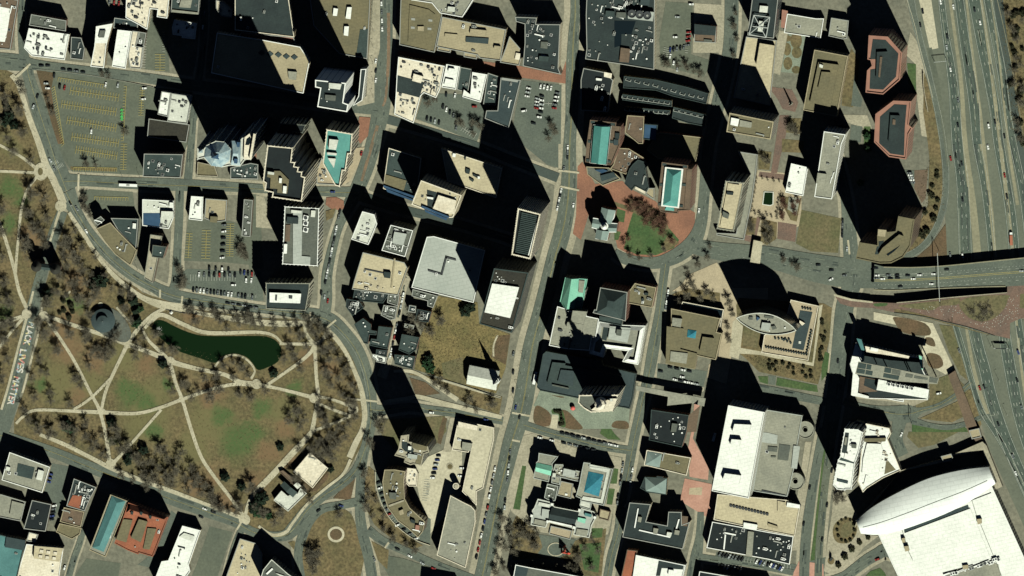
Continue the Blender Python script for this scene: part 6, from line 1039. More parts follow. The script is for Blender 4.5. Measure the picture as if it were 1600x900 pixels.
# vaulted front roof: lofted between northern eave, crest and southern eave
Nn = smooth_line([(x, y, 0) for x, y in P('d3: 550 555, 650 472, 800 385, 1000 292, 1200 240, 1380 218')], 4); Cc = smooth_line([(x, y, 0) for x, y in P('d3: 565 592, 700 545, 850 485, 1050 405, 1210 350, 1400 275')], 4); Ss = smooth_line([(x, y, 0) for x, y in P('d3: 580 635, 690 642, 850 608, 1100 515, 1262 432, 1420 325')], 4)
vh = empty('vaulted_hall', W(1430, 760, 0), 'long curved white metal vault along the front of the exhibition hall', 'building'); V, F = [], []; m_ = 9; nn = min(len(Nn), len(Cc), len(Ss))
for i in range(nn):
    a = W(Nn[i][0], Nn[i][1], 26); c_ = W(Cc[i][0], Cc[i][1], 31); b = W(Ss[i][0], Ss[i][1], 28)
    for j in range(m_):
        t = j/(m_-1); V.append(((1-t)**2*a+2*t*(1-t)*(c_*2-a*.5-b*.5)+t*t*b)-vh.location)
for i in range(nn-1):
    for j in range(m_-1): F.append([i*m_+j, i*m_+j+1, (i+1)*m_+j+1, (i+1)*m_+j])
link('vault_roof', mesh('vault_roof', V, upface(V, F), ['metalroof'], smooth=True), vh)
base_ = [W(p_[0], p_[1], 24) for p_ in Nn[:nn]]+[W(p_[0], p_[1], 28) for p_ in Ss[:nn][::-1]]; q = [(v.x, v.y) for v in base_]; box_part('wall', q, 0, 23.9, 'w_grey', vh, tuple(vh.location), 'metalroof')
V, F = [], []
for i in range(nn-1): tube(V, F, W(Nn[i][0], Nn[i][1], 24.3)-vh.location, W(Nn[i+1][0], Nn[i+1][1], 24.3)-vh.location, .5, .5, 4)
link('eave_gutter', mesh('eave_gutter', V, F, ['midgrey']), vh); V, F = [], []
for i in range(1, nn-2):
    t = .62; f_ = lambda i: ((1-t)**2*W(Nn[i][0], Nn[i][1], 26)+2*t*(1-t)*(W(Cc[i][0], Cc[i][1], 31)*2-W(Nn[i][0], Nn[i][1], 26)*.5-W(Ss[i][0], Ss[i][1], 28)*.5)+t*t*W(Ss[i][0], Ss[i][1], 28))+Vector((0, 0, .15))-vh.location
    tube(V, F, f_(i), f_(i+1), .25, .25, 4)
link('roof_seam', mesh('roof_seam', V, F, ['midgrey']), vh)
slab('garage_podium', 'd3: 540 600, 830 240, 1090 170, 1340 60, 1365 85, 1465 340, 1400 372, 1380 218, 1340 115, 1150 150, 1150 185, 1095 190, 830 245, 560 540', 0.2, 9, 'concrete', 'tan concrete podium edge wrapping the corner of the vaulted hall', 'podium', ms='w_tan')
B('podium_kiosk', 'little tan rooftop box on the podium behind the vaulted hall', 'd3: 1080 152, 1145 135, 1158 165, 1098 190', 12, 'tan', 'w_tan')
B('podium_kiosk', 'small tan corner box where podium meets the footbridge', 'd3: 1255 -10, 1320 -25, 1335 30, 1275 45', 8, 'tan', 'w_tan')
# --- bushnell / park edge
k1 = B('apartment_tower', 'dark apartment tower casting the huge shadow towards the park', 'k: 600 365, 715 348, 705 450, 755 455, 978 515, 1000 600, 922 625, 885 790, 778 768, 732 780, 640 740, 655 687, 505 645, 560 560, 585 450', 78, 'concrete', 'w_dark', rim='concrete', fins=0, units=8, up=[('k: 610 450, 700 460, 780 560, 770 600, 660 590, 610 540', .3, 'dark', None, 'dark_roof'), ('k: 700 515, 742 520, 738 570, 698 565', 3, 'white'), ('k: 760 465, 968 520, 955 575, 830 570, 755 530', 2, 'olive'), ('k: 700 620, 830 640, 820 700, 690 680', 2.5, 'palegrey'), ('k: 840 620, 910 640, 880 770, 800 755', .5, 'olive')])
B('curved_office', 'curved tan office slab with rooftop machines facing the oval green', 'w: 322 232, 405 230, 492 245, 482 330, 490 470, 530 545, 590 600, 658 662, 640 745, 600 795, 520 720, 430 655, 390 600, 350 550, 318 450, 305 330', 34, 'olive', 'w_brown', rim='tan', units=14, up=[('w: 355 525, 480 482, 486 492, 362 540', 1, 'concrete', None, 'roof_curb'), ('w: 360 420, 420 425, 415 480, 362 470', 3, 'midgrey'), ('w: 440 575, 475 560, 482 600, 450 610', 3, 'tan'), ('w: 540 640, 575 655, 570 680, 535 665', 3, 'dark'), ('w: 580 690, 612 695, 608 735, 575 728', 2.5, 'pinkstone')])
B('garden_ruin_block', 'bright cream jagged low building behind the curved office', 'w: 490 215, 580 225, 600 265, 590 370, 525 370, 495 340, 488 270', 9, 'cream', 'w_cream', rim='cream', units=5)
B('stone_bank_block', 'weathered pale grey roof with curved corner along the main street', 'b3: 1215 395, 1290 435, 1345 462, 1370 490, 1372 560, 1310 850, 1130 770', 17, 'grey', 'w_cream', rim='cream', units=6, tones=('unit_white', 'unit_grey'))
B('stair_rotunda', 'little round dark stair top above the weathered grey roof', circ(712.5, 759.5, 5, n=18), 10, 'dark', 'w_tan', rim='cream', up=[(circ(712.8, 759.8, 3.2, n=18), 1.0, 'concrete')])
B('street_mall', 'long low sand-coloured roof running beside the main street', 'f: 716 656, 772 668, 772 685, 755 763, 745 768, 745 790, 722 768, 738 694, 732 707, 706 703', 7, 'pale_concrete', 'w_cream', rim='cream', units=3, up=[('b3: 1290 62, 1350 72, 1340 120, 1285 112', 3.5, 'grey'), ('b2: 1265 835, 1385 862, 1380 890, 1262 868', 3, 'cream')])
B('park_pavilion_hall', 'square cream roof set diagonally at the park edge', 'B: 670 300, 855 460, 700 660, 503 495', 7, 'cream', 'w_brown', rim='cream', units=2)
sheet('dirt_apron', 'B: 500 510, 700 675, 870 470, 850 560, 740 690, 640 700, 520 600', 'dirt')
pv = B('park_annex', 'white mottled many-sided roof beside the square cream roof', 'B: 305 780, 385 685, 450 740, 525 700, 545 720, 575 658, 640 712, 452 895', 7, 'offwhite', 'w_brown', rim='offwhite'); add_gable(pv, 'B: 372 632, 412 590, 545 705, 500 755', 8.5, 3, 'slate', 0, 'pitched_ridge')
add_box(pv, 'B: 505 630, 545 600, 585 640, 545 670', 0, 7.5, 'w_brown', 'offwhite', 'porch')
B('stable_block', 'small brown gabled shed roof between path and mottled roof', 'B: 360 492, 402 480, 535 590, 500 625', 4, 'brown', 'w_brown', rim='brown')
# --- lower left
B('stone_office', 'pale stone roof with white parapet and sunken centre at lower left', 'a3: 60 125, 312 218, 265 380, 10 300', 20, 'grey', 'w_cream', rim='white', up=[('a3: 112 195, 217 222, 200 295, 100 270', .3, 'slate', None, 'sunken_roof'), ('a3: 240 235, 275 245, 262 305, 225 295', 3, 'offwhite'), ('a3: 40 215, 65 222, 58 245, 35 240', 2.5, 'offwhite')], units=3)
B('low_stone_block', 'low pale grey roof at the left edge below the stone office', 'a3: -50 385, 10 390, 160 435, 130 558, -60 520', 10, 'grey', 'w_grey', units=1, up=[('a3: 75 430, 150 450, 130 530, 60 515', 2, 'grey')])
B('dark_narrow_block', 'dark narrow roof right of the low pale grey roof', 'a3: 200 425, 322 452, 285 622, 148 605', 12, 'black', 'w_brown', units=4)
B('brick_corner_block', 'dark roof with a brick-red patch beside the shadowed lot', 'a3: 462 290, 602 345, 560 425, 530 495, 415 462', 14, 'dark', 'w_brick', units=22, up=[('a3: 455 395, 510 400, 500 480, 420 462', .3, 'redtile', None, 'brick_patch')], tones=('unit_white', 'unit_grey'))
B('low_brown_block', 'low brown roof under the brick-patched roof', 'a3: 400 470, 527 498, 505 595, 375 560', 7, 'brown', 'w_brown', units=3, rim='tan')
B('low_olive_block', 'rounded low olive roof just below the low brown roof', 'a3: 372 570, 510 600, 500 640, 450 670, 350 625', 5, 'olive', 'w_brown', rim='tan')
a5 = B('blue_gable_hall', 'long steel-blue gabled roof at lower left', 'a3: 690 390, 802 432, 660 782, 558 738', 22, 'grey', 'w_tan', rim='tan', units=4); g_ = [W(a[0], a[1], 23) for a in P('a3: 700 398, 785 432, 648 750, 578 722')]
gable('gabled_roof', a5, tuple(a5.location), [g_[1], g_[2], g_[3], g_[0]], 23, 3.2, 'tealdark', 0.08)
a6 = B('red_tile_hall', 'red-tiled roof complex with olive flat tops beside the blue gable', 'a3: 802 440, 1052 532, 955 780, 870 755, 865 765, 800 740, 715 695', 24, 'redtile', 'w_brick', rim='redtile', up=[('a3: 770 545, 828 550, 790 690, 725 672', 1.5, 'olive', 'redtile'), ('a3: 868 545, 922 560, 880 690, 818 660', 3, 'olive', 'redtile'), ('a3: 922 600, 978 605, 935 735, 895 730', 1.5, 'olive', 'redtile')], units=3)
add_gable(a6, 'a3: 815 450, 1045 530, 1035 560, 790 505', 25, 6, 'redtile', 0.05, 'tiled_ridge')
for x, y in ((820, 495), (878, 497), (935, 520)): add_box(a6, f'a3: {x} {y}, {x+14} {y+5}, {x+8} {y+24}, {x-6} {y+18}', 25, 32, 'w_brick', 'dark', 'chimney')
B('long_white_block', 'long white roof running down to the bottom edge right of red tiles', 'a3: 1140 585, 1255 615, 1180 830, 1190 870, 1140 940, 960 940, 1010 808, 1052 802', 14, 'white', 'w_cream', rim='unit_white', units=8, tones=('unit_grey', 'unit_dark'), up=[('a3: 1150 630, 1215 650, 1205 685, 1120 655', 1.5, 'offwhite')])
a8 = B('teal_big_roof', 'large steel-blue roof in the bottom left corner', 'a3: -60 625, 35 650, 162 672, 100 940, -60 940', 18, 'tealdark', 'w_tan', rim='slate', up=[('a3: 40 655, 160 678, 150 740, 30 720', 2, 'bluegrey')], units=3)
B('cream_theatre', 'cream roof with six square hatches in the bottom left corner', 'a3: 165 700, 398 722, 365 940, 95 940', 12, 'cream', 'w_cream', rim='unit_white', up=[('a3: 215 712, 395 727, 370 812, 210 790', 5, 'sand', 'w_cream', 'stage_house')]+[(f'a3: {x} {y}, {x+22} {y+3}, {x+20} {y+20}, {x-2} {y+17}', 6.2, 'cream', None, 'roof_hatch', 5) for x, y in ((250, 735), (292, 742), (335, 748), (243, 768), (285, 775), (328, 780))], units=3)
B('cream_theatre_porch', 'little cream roof above the six-hatched cream roof', 'a3: 182 625, 240 640, 222 692, 165 680', 9, 'cream', 'w_cream')
B('bottom_lot_building', 'cream speckled roof at the bottom edge left of the oval green', 'a3: 1500 665, 1600 695, 1640 760, 1640 940, 1400 940', 6, 'sand', 'w_tan', units=12)
B('corner_tower', 'grey ridged roof at the bottom edge casting a black shadow', 'b3: 45 860, 98 795, 200 885, 280 940, 20 940', 32, 'midgrey', 'w_grey', rim='offwhite', up=[('b3: 62 885, 100 850, 108 858, 70 892', 1.5, 'unit_white', None, 'white_unit'), ('b3: 120 880, 180 900, 150 900', 1.5, 'offwhite')])
B('bottom_shadow_block', 'grey-roofed block mostly below the bottom edge by the main street', 'b3: 1090 1010, 1300 1050, 1290 1120, 1080 1100', 28, 'grey', 'w_grey')
# --- church
ch = empty('white_church', W(748, 590, 0), 'white meeting-house church with gabled roof and tall steeple by the churchyard', 'church')
q4 = [W(a[0], a[1], 10) for a in P('b2: 1335 482, 1520 520, 1500 640, 1315 600')]; box_part('wall', [(v.x, v.y) for v in q4], 0, 10, 'w_white', ch, tuple(ch.location)); gable('gabled_roof', ch, tuple(ch.location), q4, 10, 5, 'offwhite', 0.0)
q = W(400+1497/4, 450+585/4, 22)-ch.location
for nm, r0, r1, z0, z1 in (('steeple_base', 3.4, 3.4, 0, 20), ('belfry', 2.8, 2.6, 20, 28), ('lantern', 2.1, 2.0, 28, 33), ('spire', 1.8, .15, 33, 47)): lathe(nm, [(r0, z0), (r1, z1)], 'white', ch, 8, (q.x, q.y, 0))
# --- carousel pavilion, memorial arch
cp = empty('carousel_pavilion', W(162, 500, 0), 'round grey pavilion roof with raised central lantern in the park', 'pavilion')
lathe('drum', [(10.4, 0), (10.4, 6)], 'w_grey', cp, 28); lathe('lower_roof', [(11.3, 5.8), (11.3, 6.2), (5.2, 8.2)], 'bluegrey', cp, 28); lathe('lantern', [(5, 8), (5, 11), (5.4, 11.1), (.3, 13)], 'bluegrey', cp, 24); lathe('finial', [(.3, 12.9), (.1, 14.5)], 'unit_white', cp, 6)
ar = empty('memorial_arch', W(72, 417, 0), 'brown stone memorial arch with two round cone-topped towers over the road', 'arch')
mat('brownstone_wall', (128, 100, 76), (100, 82, 66), 0.3, 1.2, 0.3)
for (x, y, hh2) in ((58, 414, 30), (88, 418, 31)):
    p_ = W(x+2, y-2, 0)-ar.location; t_ = lathe('tower', [(4.6, 0), (4.4, hh2*.68), (4.8, hh2*.7), (4.8, hh2*.78)], 'brownstone_wall', ar, 18, (p_.x, p_.y, 0)); lathe('cone_roof', [(5.0, hh2*.78), (.15, hh2)], 'olive_dark', t_, 18, (p_.x, p_.y, 0))
p0, p1 = W(60, 412, 0)-ar.location, W(90, 416, 0)-ar.location; d = (p1-p0).normalized(); n_ = Vector((-d.y, d.x, 0))*2.6
for z0, z1 in ((13, 19),):
    vs = [p0+n_, p1+n_, p1-n_, p0-n_]; v_, f_, u_ = prism([(a.x, a.y) for a in vs], z0, z1); f_.append([3, 2, 1, 0]); link('arch_span', mesh('arch_span', v_, f_, ['brownstone_wall']), ar)
for t0 in (.22, .78):
    c_ = p0.lerp(p1, t0); v_, f_, u_ = prism([(c_.x+a*2.6, c_.y+b*2.4) for a, b in ((-1, -1), (1, -1), (1, 1), (-1, 1))], 0, 13.2); link('pier', mesh('pier', v_, f_, ['brownstone_wall']), ar)
gable('span_roof', ar, (0, 0, 0), [p0+n_, p1+n_, p1-n_, p0-n_], 19, 2.4, 'slate', 0)
# ================================================================ OBJECTS
# street mural lettering painted on the park road
mm = bpy.data.materials.new('mural_paint'); mm.use_nodes = True; MATS['mural_paint'] = mm
n_ = mm.node_tree.nodes; geo = n_.new('ShaderNodeNewGeometry'); vo = n_.new('ShaderNodeTexVoronoi'); vo.inputs['Scale'].default_value = 0.5; cr = n_.new('ShaderNodeValToRGB'); sp = n_.new('ShaderNodeSeparateColor')
mm.node_tree.links.new(geo.outputs['Position'], vo.inputs['Vector']); mm.node_tree.links.new(vo.outputs['Color'], sp.inputs[0]); mm.node_tree.links.new(sp.outputs[0], cr.inputs[0]); mm.node_tree.links.new(cr.outputs[0], n_['Principled BSDF'].inputs['Base Color'])
cr.color_ramp.interpolation = 'CONSTANT'; els = cr.color_ramp.elements; els[0].color = (*rgb(208, 200, 184), 1); els[1].position = .85; els[1].color = (*rgb(215, 200, 120), 1)
for p_, c_ in ((.3, (190, 110, 100)), (.42, (160, 168, 160)), (.6, (150, 175, 185)), (.72, (208, 200, 184))): e = els.new(p_); e.color = (*rgb(*c_), 1)
def word(txt, a, b, ht):
    cu = bpy.data.curves.new('mural_word', 'FONT'); cu.body = txt; cu.size = 1; cu.align_x = 'LEFT'; cu.extrude = 0.002; cu.offset = 0.035
    o = bpy.data.objects.new('mural_word', cu); COL.objects.link(o); bpy.context.view_layer.update(); wd, hh = o.dimensions.x, o.dimensions.y
    cu.materials.append(mm); p0, p1 = W(*a, 0), W(*b, 0); L = (p1-p0).length; o.scale = (L/wd, ht/hh, 1); o.rotation_euler.z = math.atan2(p1.y-p0.y, p1.x-p0.x); p0.z = ZL[0]+.02; bpy.context.view_layer.update()
    me = bpy.data.meshes.new_from_object(o.evaluated_get(bpy.context.evaluated_depsgraph_get())); r_ = link('mural_word', me); r_.scale = o.scale; r_.rotation_euler = o.rotation_euler; r_.location = p0
    bpy.data.objects.remove(o); return r_
# letters read down the road with their tops to the east
for t, a, b, l in (('BLACK', (45, 501.5), (36.5, 538), 'street mural word BLACK painted large across the park road'), ('LIVES', (32.3, 544), (26, 581), 'street mural word LIVES painted in the middle of the park road'), ('MATTER', (22.5, 587), (11.5, 631), 'street mural word MATTER painted large, lowest on the park road')):
    o = word(t, a, b, 6.4); o['label'] = l; o['category'] = 'road mural'; o['group'] = 'street mural words'
# green painted number boxes in the car park
for i, y in enumerate((171, 176, 181, 185)): q = 'f: %g %g 4, %g %g 4' % (188.5, y, 192, y+2.2); strip('lot_marking', q, 'paint_green', spl=False)
for (V, F), (k, m) in [(v, k) for k, v in MARK.items()]:
    o = link('road_marking' if k != 'p' else 'parking_marking', mesh('marking', V, F, [m])); o['kind'] = 'structure'
CARZ[0] = ZL[0]+.01
# ---------------------------------------------------------------- trees
BARE = [
 ('on the lawn at the far left edge', 'f: -5 190, 12 215, 30 170, 38 205, 8 150, 22 235, 48 250, 35 140', 1),
 ('between the curved path and the park road', 'f: 50 300, 70 310, 45 330, 75 340, 55 355, 42 380, 70 370, 50 400', 1.25),
 ('on the far left strip of the park', 'f: 2 325, 5 400, 8 440, -2 470, 15 470, 5 360', 1.1),
 ('on the triangle right of the arch', 'f: 105 375, 100 395, 118 400, 130 420, 95 430, 112 440, 135 440, 90 455, 150 450, 125 465, 75 470, 105 412', 1.15),
 ('around the round pavilion', 'f: 140 490, 185 520, 150 460, 180 530, 195 480, 138 520, 205 500', 1.1),
 ('beside the park entrance under the curving road', 'f: 165 430, 175 450, 190 455, 150 400, 130 385, 205 460, 118 360', .8),
 ('left of the mural road', 'f: 5 530, 12 560, 2 590, 25 520, 8 505, 18 500', 1.0),
 ('right of the mural road', 'f: 70 520, 62 560, 85 510, 50 590, 90 545, 60 500, 55 620, 38 640, 45 655', 1.05),
 ('on the lawn west of the crossing paths', 'f: 110 520, 135 530, 150 545, 140 570, 165 555, 120 590, 80 625, 110 630, 128 600, 175 545', 1.0),
 ('between the crossing paths and the pond', 'f: 215 540, 230 550, 245 520, 225 525, 255 545, 270 545, 212 555, 265 580', .95),
 ('above the pond beside the road', 'f: 295 485, 320 490, 342 495, 365 498, 385 500, 305 500, 355 512, 410 507, 430 512', .9),
 ('in a row on the road verge by the pond', 'f: 300 478, 317 482, 336 486, 352 488, 372 492, 390 492, 408 496, 428 497, 446 499, 462 500', .7),
 ('on the half-round island by the pond', 'f: 350 570, 365 565, 378 572, 388 585, 340 585, 366 588', .8),
 ('along the path below the pond', 'f: 290 598, 320 590, 345 606, 300 620, 375 615, 330 618, 415 608, 270 610, 395 618', .95),
 ('on the corner lawn with the loop paths', 'f: 485 510, 500 515, 470 522, 480 540, 460 555, 505 545, 445 560, 470 575, 452 540', 1.0),
 ('along the curved inner sidewalk', 'f: 520 540, 530 560, 540 580, 550 600, 545 625, 515 560, 530 590, 518 600, 535 615, 510 580, 555 630', 1.0),
 ('beside the path fork at the park corner', 'f: 465 640, 475 655, 500 645, 520 635, 510 660, 455 655, 470 665, 500 625', 1.0),
 ('on the wooded bank beside the oval road', 'f: 500 690, 515 680, 525 695, 540 680, 510 705, 530 665, 545 660, 500 710, 520 715, 555 650, 490 700', 1.05),
 ('along the bottom path on the west lawn', 'f: 100 665, 120 670, 135 680, 150 690, 80 675, 60 668, 115 690, 145 700, 135 660', 1.05),
 ('at the bottom corner of the west lawn', 'f: 175 690, 185 680, 190 700, 160 710, 200 695, 182 668', 1.0),
 ('in the thick grove above the lower road', 'f: 215 715, 235 720, 250 700, 248 730, 262 745, 275 735, 280 715, 290 745, 300 730, 305 755, 270 755, 295 765, 225 740, 315 770, 330 775, 240 745, 285 705, 310 745, 262 715, 322 757', 1.05),
 ('in a row along the lower road', 'f: 190 740, 210 748, 230 756, 252 762, 345 792, 358 798, 335 790, 370 800', .8),
 ('around the cream pavilion at the park edge', 'f: 395 760, 400 790, 412 800, 430 815, 375 790, 475 765, 485 780, 510 700, 468 700, 462 745, 440 800', 1.0),
 ('along the east side of the curving avenue', 'f: 590 660, 600 655, 596 670, 578 690', .9),
 ('on the embankment of the curved car park', 'f: 570 740, 575 765, 573 790, 582 805, 600 825, 615 840, 635 850, 588 780, 600 805, 650 858', .8),
 ('in front of the museum by the drive ring', 'f: 800 840, 812 850, 825 835, 805 860, 830 820, 815 830, 800 825, 790 855, 840 832, 835 850', .95),
 ('in the museum grove at the bottom edge', 'f: 808 885, 830 880, 850 885, 870 885, 890 885, 905 870, 915 855, 925 840, 935 860, 900 890, 925 885, 880 895', .9),
 ('lining the main street near the museum', 'f: 785 810, 783 830, 780 850, 778 870, 788 885, 775 892', .8),
 ('on the churchyard slope by the white church', 'f: 690 500, 655 500, 670 515', .8),
 ('along the churchyard edge below the church', 'f: 680 597, 690 605, 700 610, 730 632, 735 622, 770 630, 690 590, 745 640', .8),
 ('in the corner bed beside the brick lane car park', 'f: 862 195, 858 215, 868 205, 740 208, 720 190', .8),
 ('between the two small roofs near the alley', 'f: 670 160, 680 152, 740 190, 750 195', .7),
 ('in the garden by the skylit roof', 'f: 1075 460, 1085 450, 1095 465, 1062 470, 1105 455, 1080 440, 1115 465, 1070 480', .75),
 ('beside the lens tower forecourt', 'f: 1140 470, 1145 490, 1138 510, 1140 530', .7),
 ('on the brick promenade lawn', 'f: 1520 485, 1530 475, 1540 485, 1550 490, 1528 495, 1545 475, 1512 478, 1538 498', .9),
 ('on the north edge of the promenade', 'f: 1420 476, 1432 477, 1445 474, 1458 474, 1470 472, 1482 471, 1495 472, 1505 470', .6),
 ('on the south edge of the promenade', 'f: 1410 484, 1425 487, 1440 489, 1455 492, 1470 496, 1485 500, 1500 502', .6),
 ('on the riverbank at the right edge', 'f: 1575 20, 1590 60, 1580 40, 1595 100, 1585 130, 1597 160, 1590 190, 1588 90, 1598 30, 1593 215, 1599 135', .8),
 ('lining the street by the hook-shaped roof tower', 'f: 1225 405, 1238 412, 1247 416, 1110 385, 1105 400, 1090 412, 1075 425', .6),
 ('beside the lot with the marked car park', 'f: 280 420, 287 432, 283 445, 290 440, 378 385, 382 395, 386 400, 374 392', .85),
 ('inside the small lot at the street bend', 'f: 133 308, 135 325, 142 335, 130 320', .7),
 ('at the edge of the big parking lot', 'f: 160 115, 170 118, 135 255, 150 257, 195 205, 82 175, 75 155', .7),
 ('beside the black terrace rows', 'f: 1045 100, 1060 102, 1075 105, 1085 110, 1095 112, 1040 98, 1070 98', .7),
 ('near the street at the top right', 'f: 1150 20, 1148 40, 1152 60, 1147 85', .6),
 ('between the house roofs right of the lane', 'f: 650 495, 660 510, 645 520, 665 490, 640 512', .9)]
REST = []
for wh, pts, sz in BARE:
    L_ = P(pts); keep = L_ if len(L_) < 5 else [q for i_, q in enumerate(L_) if i_ % 5 not in (1, 3) and i_ % 9 != 7]
    trees('bare', wh, keep, sz*1.2); REST += [(q, sz) for q in L_ if q not in keep]
trees('pale', 'along the sidewalk above the park fountain lawn', 'f: 140 470, 118 455, 105 385, 500 510, 512 520, 345 500, 375 505, 395 500', .9)
trees('pale', 'around the loop paths at the street bend', 'f: 478 495, 485 503, 492 498, 500 505, 488 518, 495 527', .8)
trees('red', 'in the thicket on the state house square', 'f: 985 325, 992 318, 1000 328, 1008 322, 1012 335, 1020 332, 1028 342, 1036 352, 1022 350, 1032 338, 1040 345, 998 318, 1035 362, 1010 345', .8)
trees('red', 'near the lower path of the state house', 'f: 975 378, 982 372, 1050 375', .7)
trees('bare', 'over the green square lawn', 'f: 985 397, 1000 402, 1018 398, 1038 388', .8)
trees('bare', 'on the terraced plaza', 'A: 180 700, 160 670, 270 690, 300 720, 270 760, 310 760, 290 790, 180 720|A: 255 265, 285 290, 440 60, 455 90, 470 110, 430 80', .8)
trees('red', 'in the gravel garden right of the fountain', 'A: 385 540, 395 570, 380 630, 450 570, 480 540, 460 620, 380 650', .7)
trees('pale', 'in rows around the tan fountain plaza', 'A: 215 400, 212 430, 205 460, 200 490, 195 520, 190 550, 185 580, 180 610, 355 540, 352 570, 350 600, 345 630, 345 655, 250 400, 285 410, 325 415, 360 420, 205 625, 235 630, 280 635, 310 645', .35)
trees('ever', 'in the park above the round pavilion', 'f: 158 438, 150 445', 1.35); trees('fir', 'right of the round pavilion', 'f: 208 470, 212 485, 215 500', 1.0); trees('lightever', 'right of the round pavilion', 'f: 220 482, 213 505', .8)
trees('ever', 'on the open lawn', 'f: 255 568, 352 745, 378 760, 438 698, 175 660, 225 702, 105 660', .85); trees('ever', 'near the pond corner', 'f: 72 458, 428 583', 1.0); trees('ever', 'beside the lower grove', 'f: 203 712, 200 720, 190 470', .8)
trees('lightever', 'at the corner of the park annex', 'f: 410 802, 420 805, 403 800, 104 668, 112 670', .9); trees('ever', 'at the corner of the park annex', 'f: 402 786, 410 778, 398 796', 1.1)
trees('ever', 'at the left edge of the park', 'f: 10 165, 15 180, 22 195, 8 190', .9); trees('lightever', 'in the churchyard', 'f: 672 575, 668 568', 1.1); trees('ever', 'in the churchyard', 'f: 671 560, 735 480, 728 485', 1.0)
trees('bare', 'large round one on the oval green', 'f: 490 866, 487 874, 495 878, 483 860, 498 862, 490 888', 1.15); trees('ever', 'beside the cream pavilion', 'f: 517 733', .7); trees('bare', 'at the top of the oval green', 'f: 531 803', .8)
trees('bare', 'beside the hotel at the street corner', 'f: 1310 775, 1318 778, 1308 782', .8); trees('lightever', 'on the court by the pink octagon', 'f: 1355 212, 1357 232, 1345 285', .7)
trees('ever', 'north of the tall narrow slab', 'f: 1316 200', .7); trees('bush', 'in the ramp verge by the highway', scatter('f: 1458 262, 1470 265, 1468 320, 1450 365, 1425 395, 1440 350, 1452 310', 12, 4, 3), .55)
trees('bush', 'on the embankment around the lens tower', scatter('v: 830 560, 1320 650, 1310 760, 900 660', 16, 4.5, 4), .35); trees('bush', 'on the strip behind the terrace walk', scatter('v: 1370 200, 1420 180, 1380 560, 1350 620', 12, 4, 8), .35)
trees('bush', 'among the scrub of the park corner', scatter('f: 80 440, 140 470, 130 500, 75 490', 10, 7, 9), .5); trees('bush', 'on the riverbank', scatter('f: 1570 10, 1600 10, 1600 230, 1580 180', 14, 7, 10), .6)
trees('bush', 'in the beds of the stone plaza', 'n: 340 700, 370 705, 400 710, 410 750, 420 800, 430 840, 400 850', .4); trees('bush', 'around the round lawn of the hall forecourt', [(1322+17*math.cos(a)*.8, 828+18*math.sin(a)) for a in [6.28*i/12 for i in range(12)]], .3)
for i, c in enumerate([(1310.5, 883), (1320.5, 869.5), (1331.5, 858), (1343.5, 847.5), (1356.5, 839.5)]): trees('bush', f'in the {ORD[i]} small oval bed from the bottom of the forecourt', [c], .55)
# the rest of the wood: too many and too small to tell apart, one object
import numpy as np
def forest(name, items, label):
    VS, LI, LT = [], [], []; off = 0; src = []
    for i in range(5):
        (a, b), (c, d) = tree_mesh(60+i, 0.9); v = np.array([tuple(q) for q in a+c]); f = b+[[k+len(a) for k in t] for t in d]
        src.append((v, np.array([k for t in f for k in t]), np.array([len(t) for t in f])))
    for (x, y), k in items:
        v, li, lt = src[R.randrange(5)]; a = R.uniform(0, 6.28); o_ = W(x, y, 0); ca, sa = math.cos(a), math.sin(a); w_ = v*k
        VS.append(np.stack([w_[:, 0]*ca-w_[:, 1]*sa+o_.x, w_[:, 0]*sa+w_[:, 1]*ca+o_.y, w_[:, 2]], 1)); LI.append(li+off); LT.append(lt); off += len(v)
    V = np.concatenate(VS); L = np.concatenate(LI); T = np.concatenate(LT); me = bpy.data.meshes.new(name); me.vertices.add(len(V)); me.vertices.foreach_set('co', V.ravel().astype('f'))
    me.loops.add(len(L)); me.loops.foreach_set('vertex_index', L.astype('i')); me.polygons.add(len(T)); me.polygons.foreach_set('loop_start', np.concatenate([[0], np.cumsum(T)[:-1]]).astype('i')); me.polygons.foreach_set('loop_total', T.astype('i')); me.materials.append(MATS['bark']); me.update(calc_edges=True)
    o = link(name, me); o['kind'] = 'stuff'; o['label'] = label; o['category'] = 'woodland'
items = [(q[:2], s_*1.0) for q, s_ in REST]
for s, n, gp, k in (('f: 205 700, 250 690, 345 770, 375 805, 300 785, 215 745', 26, 6, .95), ('f: 500 640, 560 620, 565 665, 520 725, 470 760, 495 700', 22, 7, .95), ('f: 75 655, 165 680, 172 725, 90 690', 14, 7, .9), ('f: 500 530, 545 560, 560 620, 520 625, 500 580', 12, 7, .9), ('f: 68 500, 100 540, 90 620, 40 640', 12, 8, .95), ('f: 40 300, 90 325, 70 400, 32 400', 12, 8, 1.0), ('f: 105 360, 150 400, 190 460, 130 480, 75 470', 20, 8, 1.0), ('f: -5 120, 20 125, 55 220, 30 230, -5 200', 10, 8, .9), ('f: -5 500, 30 510, 10 590, -5 600', 8, 7, .9), ('f: 110 505, 190 535, 180 560, 130 590', 12, 8, .9), ('f: 300 485, 460 508, 470 530, 430 515, 300 500', 12, 8, .75), ('f: 280 598, 400 610, 400 625, 290 630', 10, 8, .8), ('f: 560 735, 600 820, 650 860, 610 840, 575 790', 10, 7, .7), ('f: 795 830, 840 840, 850 895, 800 895', 10, 7, .85), ('f: 1570 0, 1600 0, 1600 240, 1582 200', 18, 8, .7), ('f: 650 490, 680 480, 675 530, 655 545', 8, 7, .8), ('f: 1410 474, 1500 468, 1500 478, 1420 484', 8, 6, .5)):
    items += [(q, k*R.uniform(.75, 1.2)) for q in scatter(s, max(3, int(n*.3)), gp, n*7+int(gp))]
forest('woodland', items, 'mass of smaller bare trees filling the groves of the park and banks')
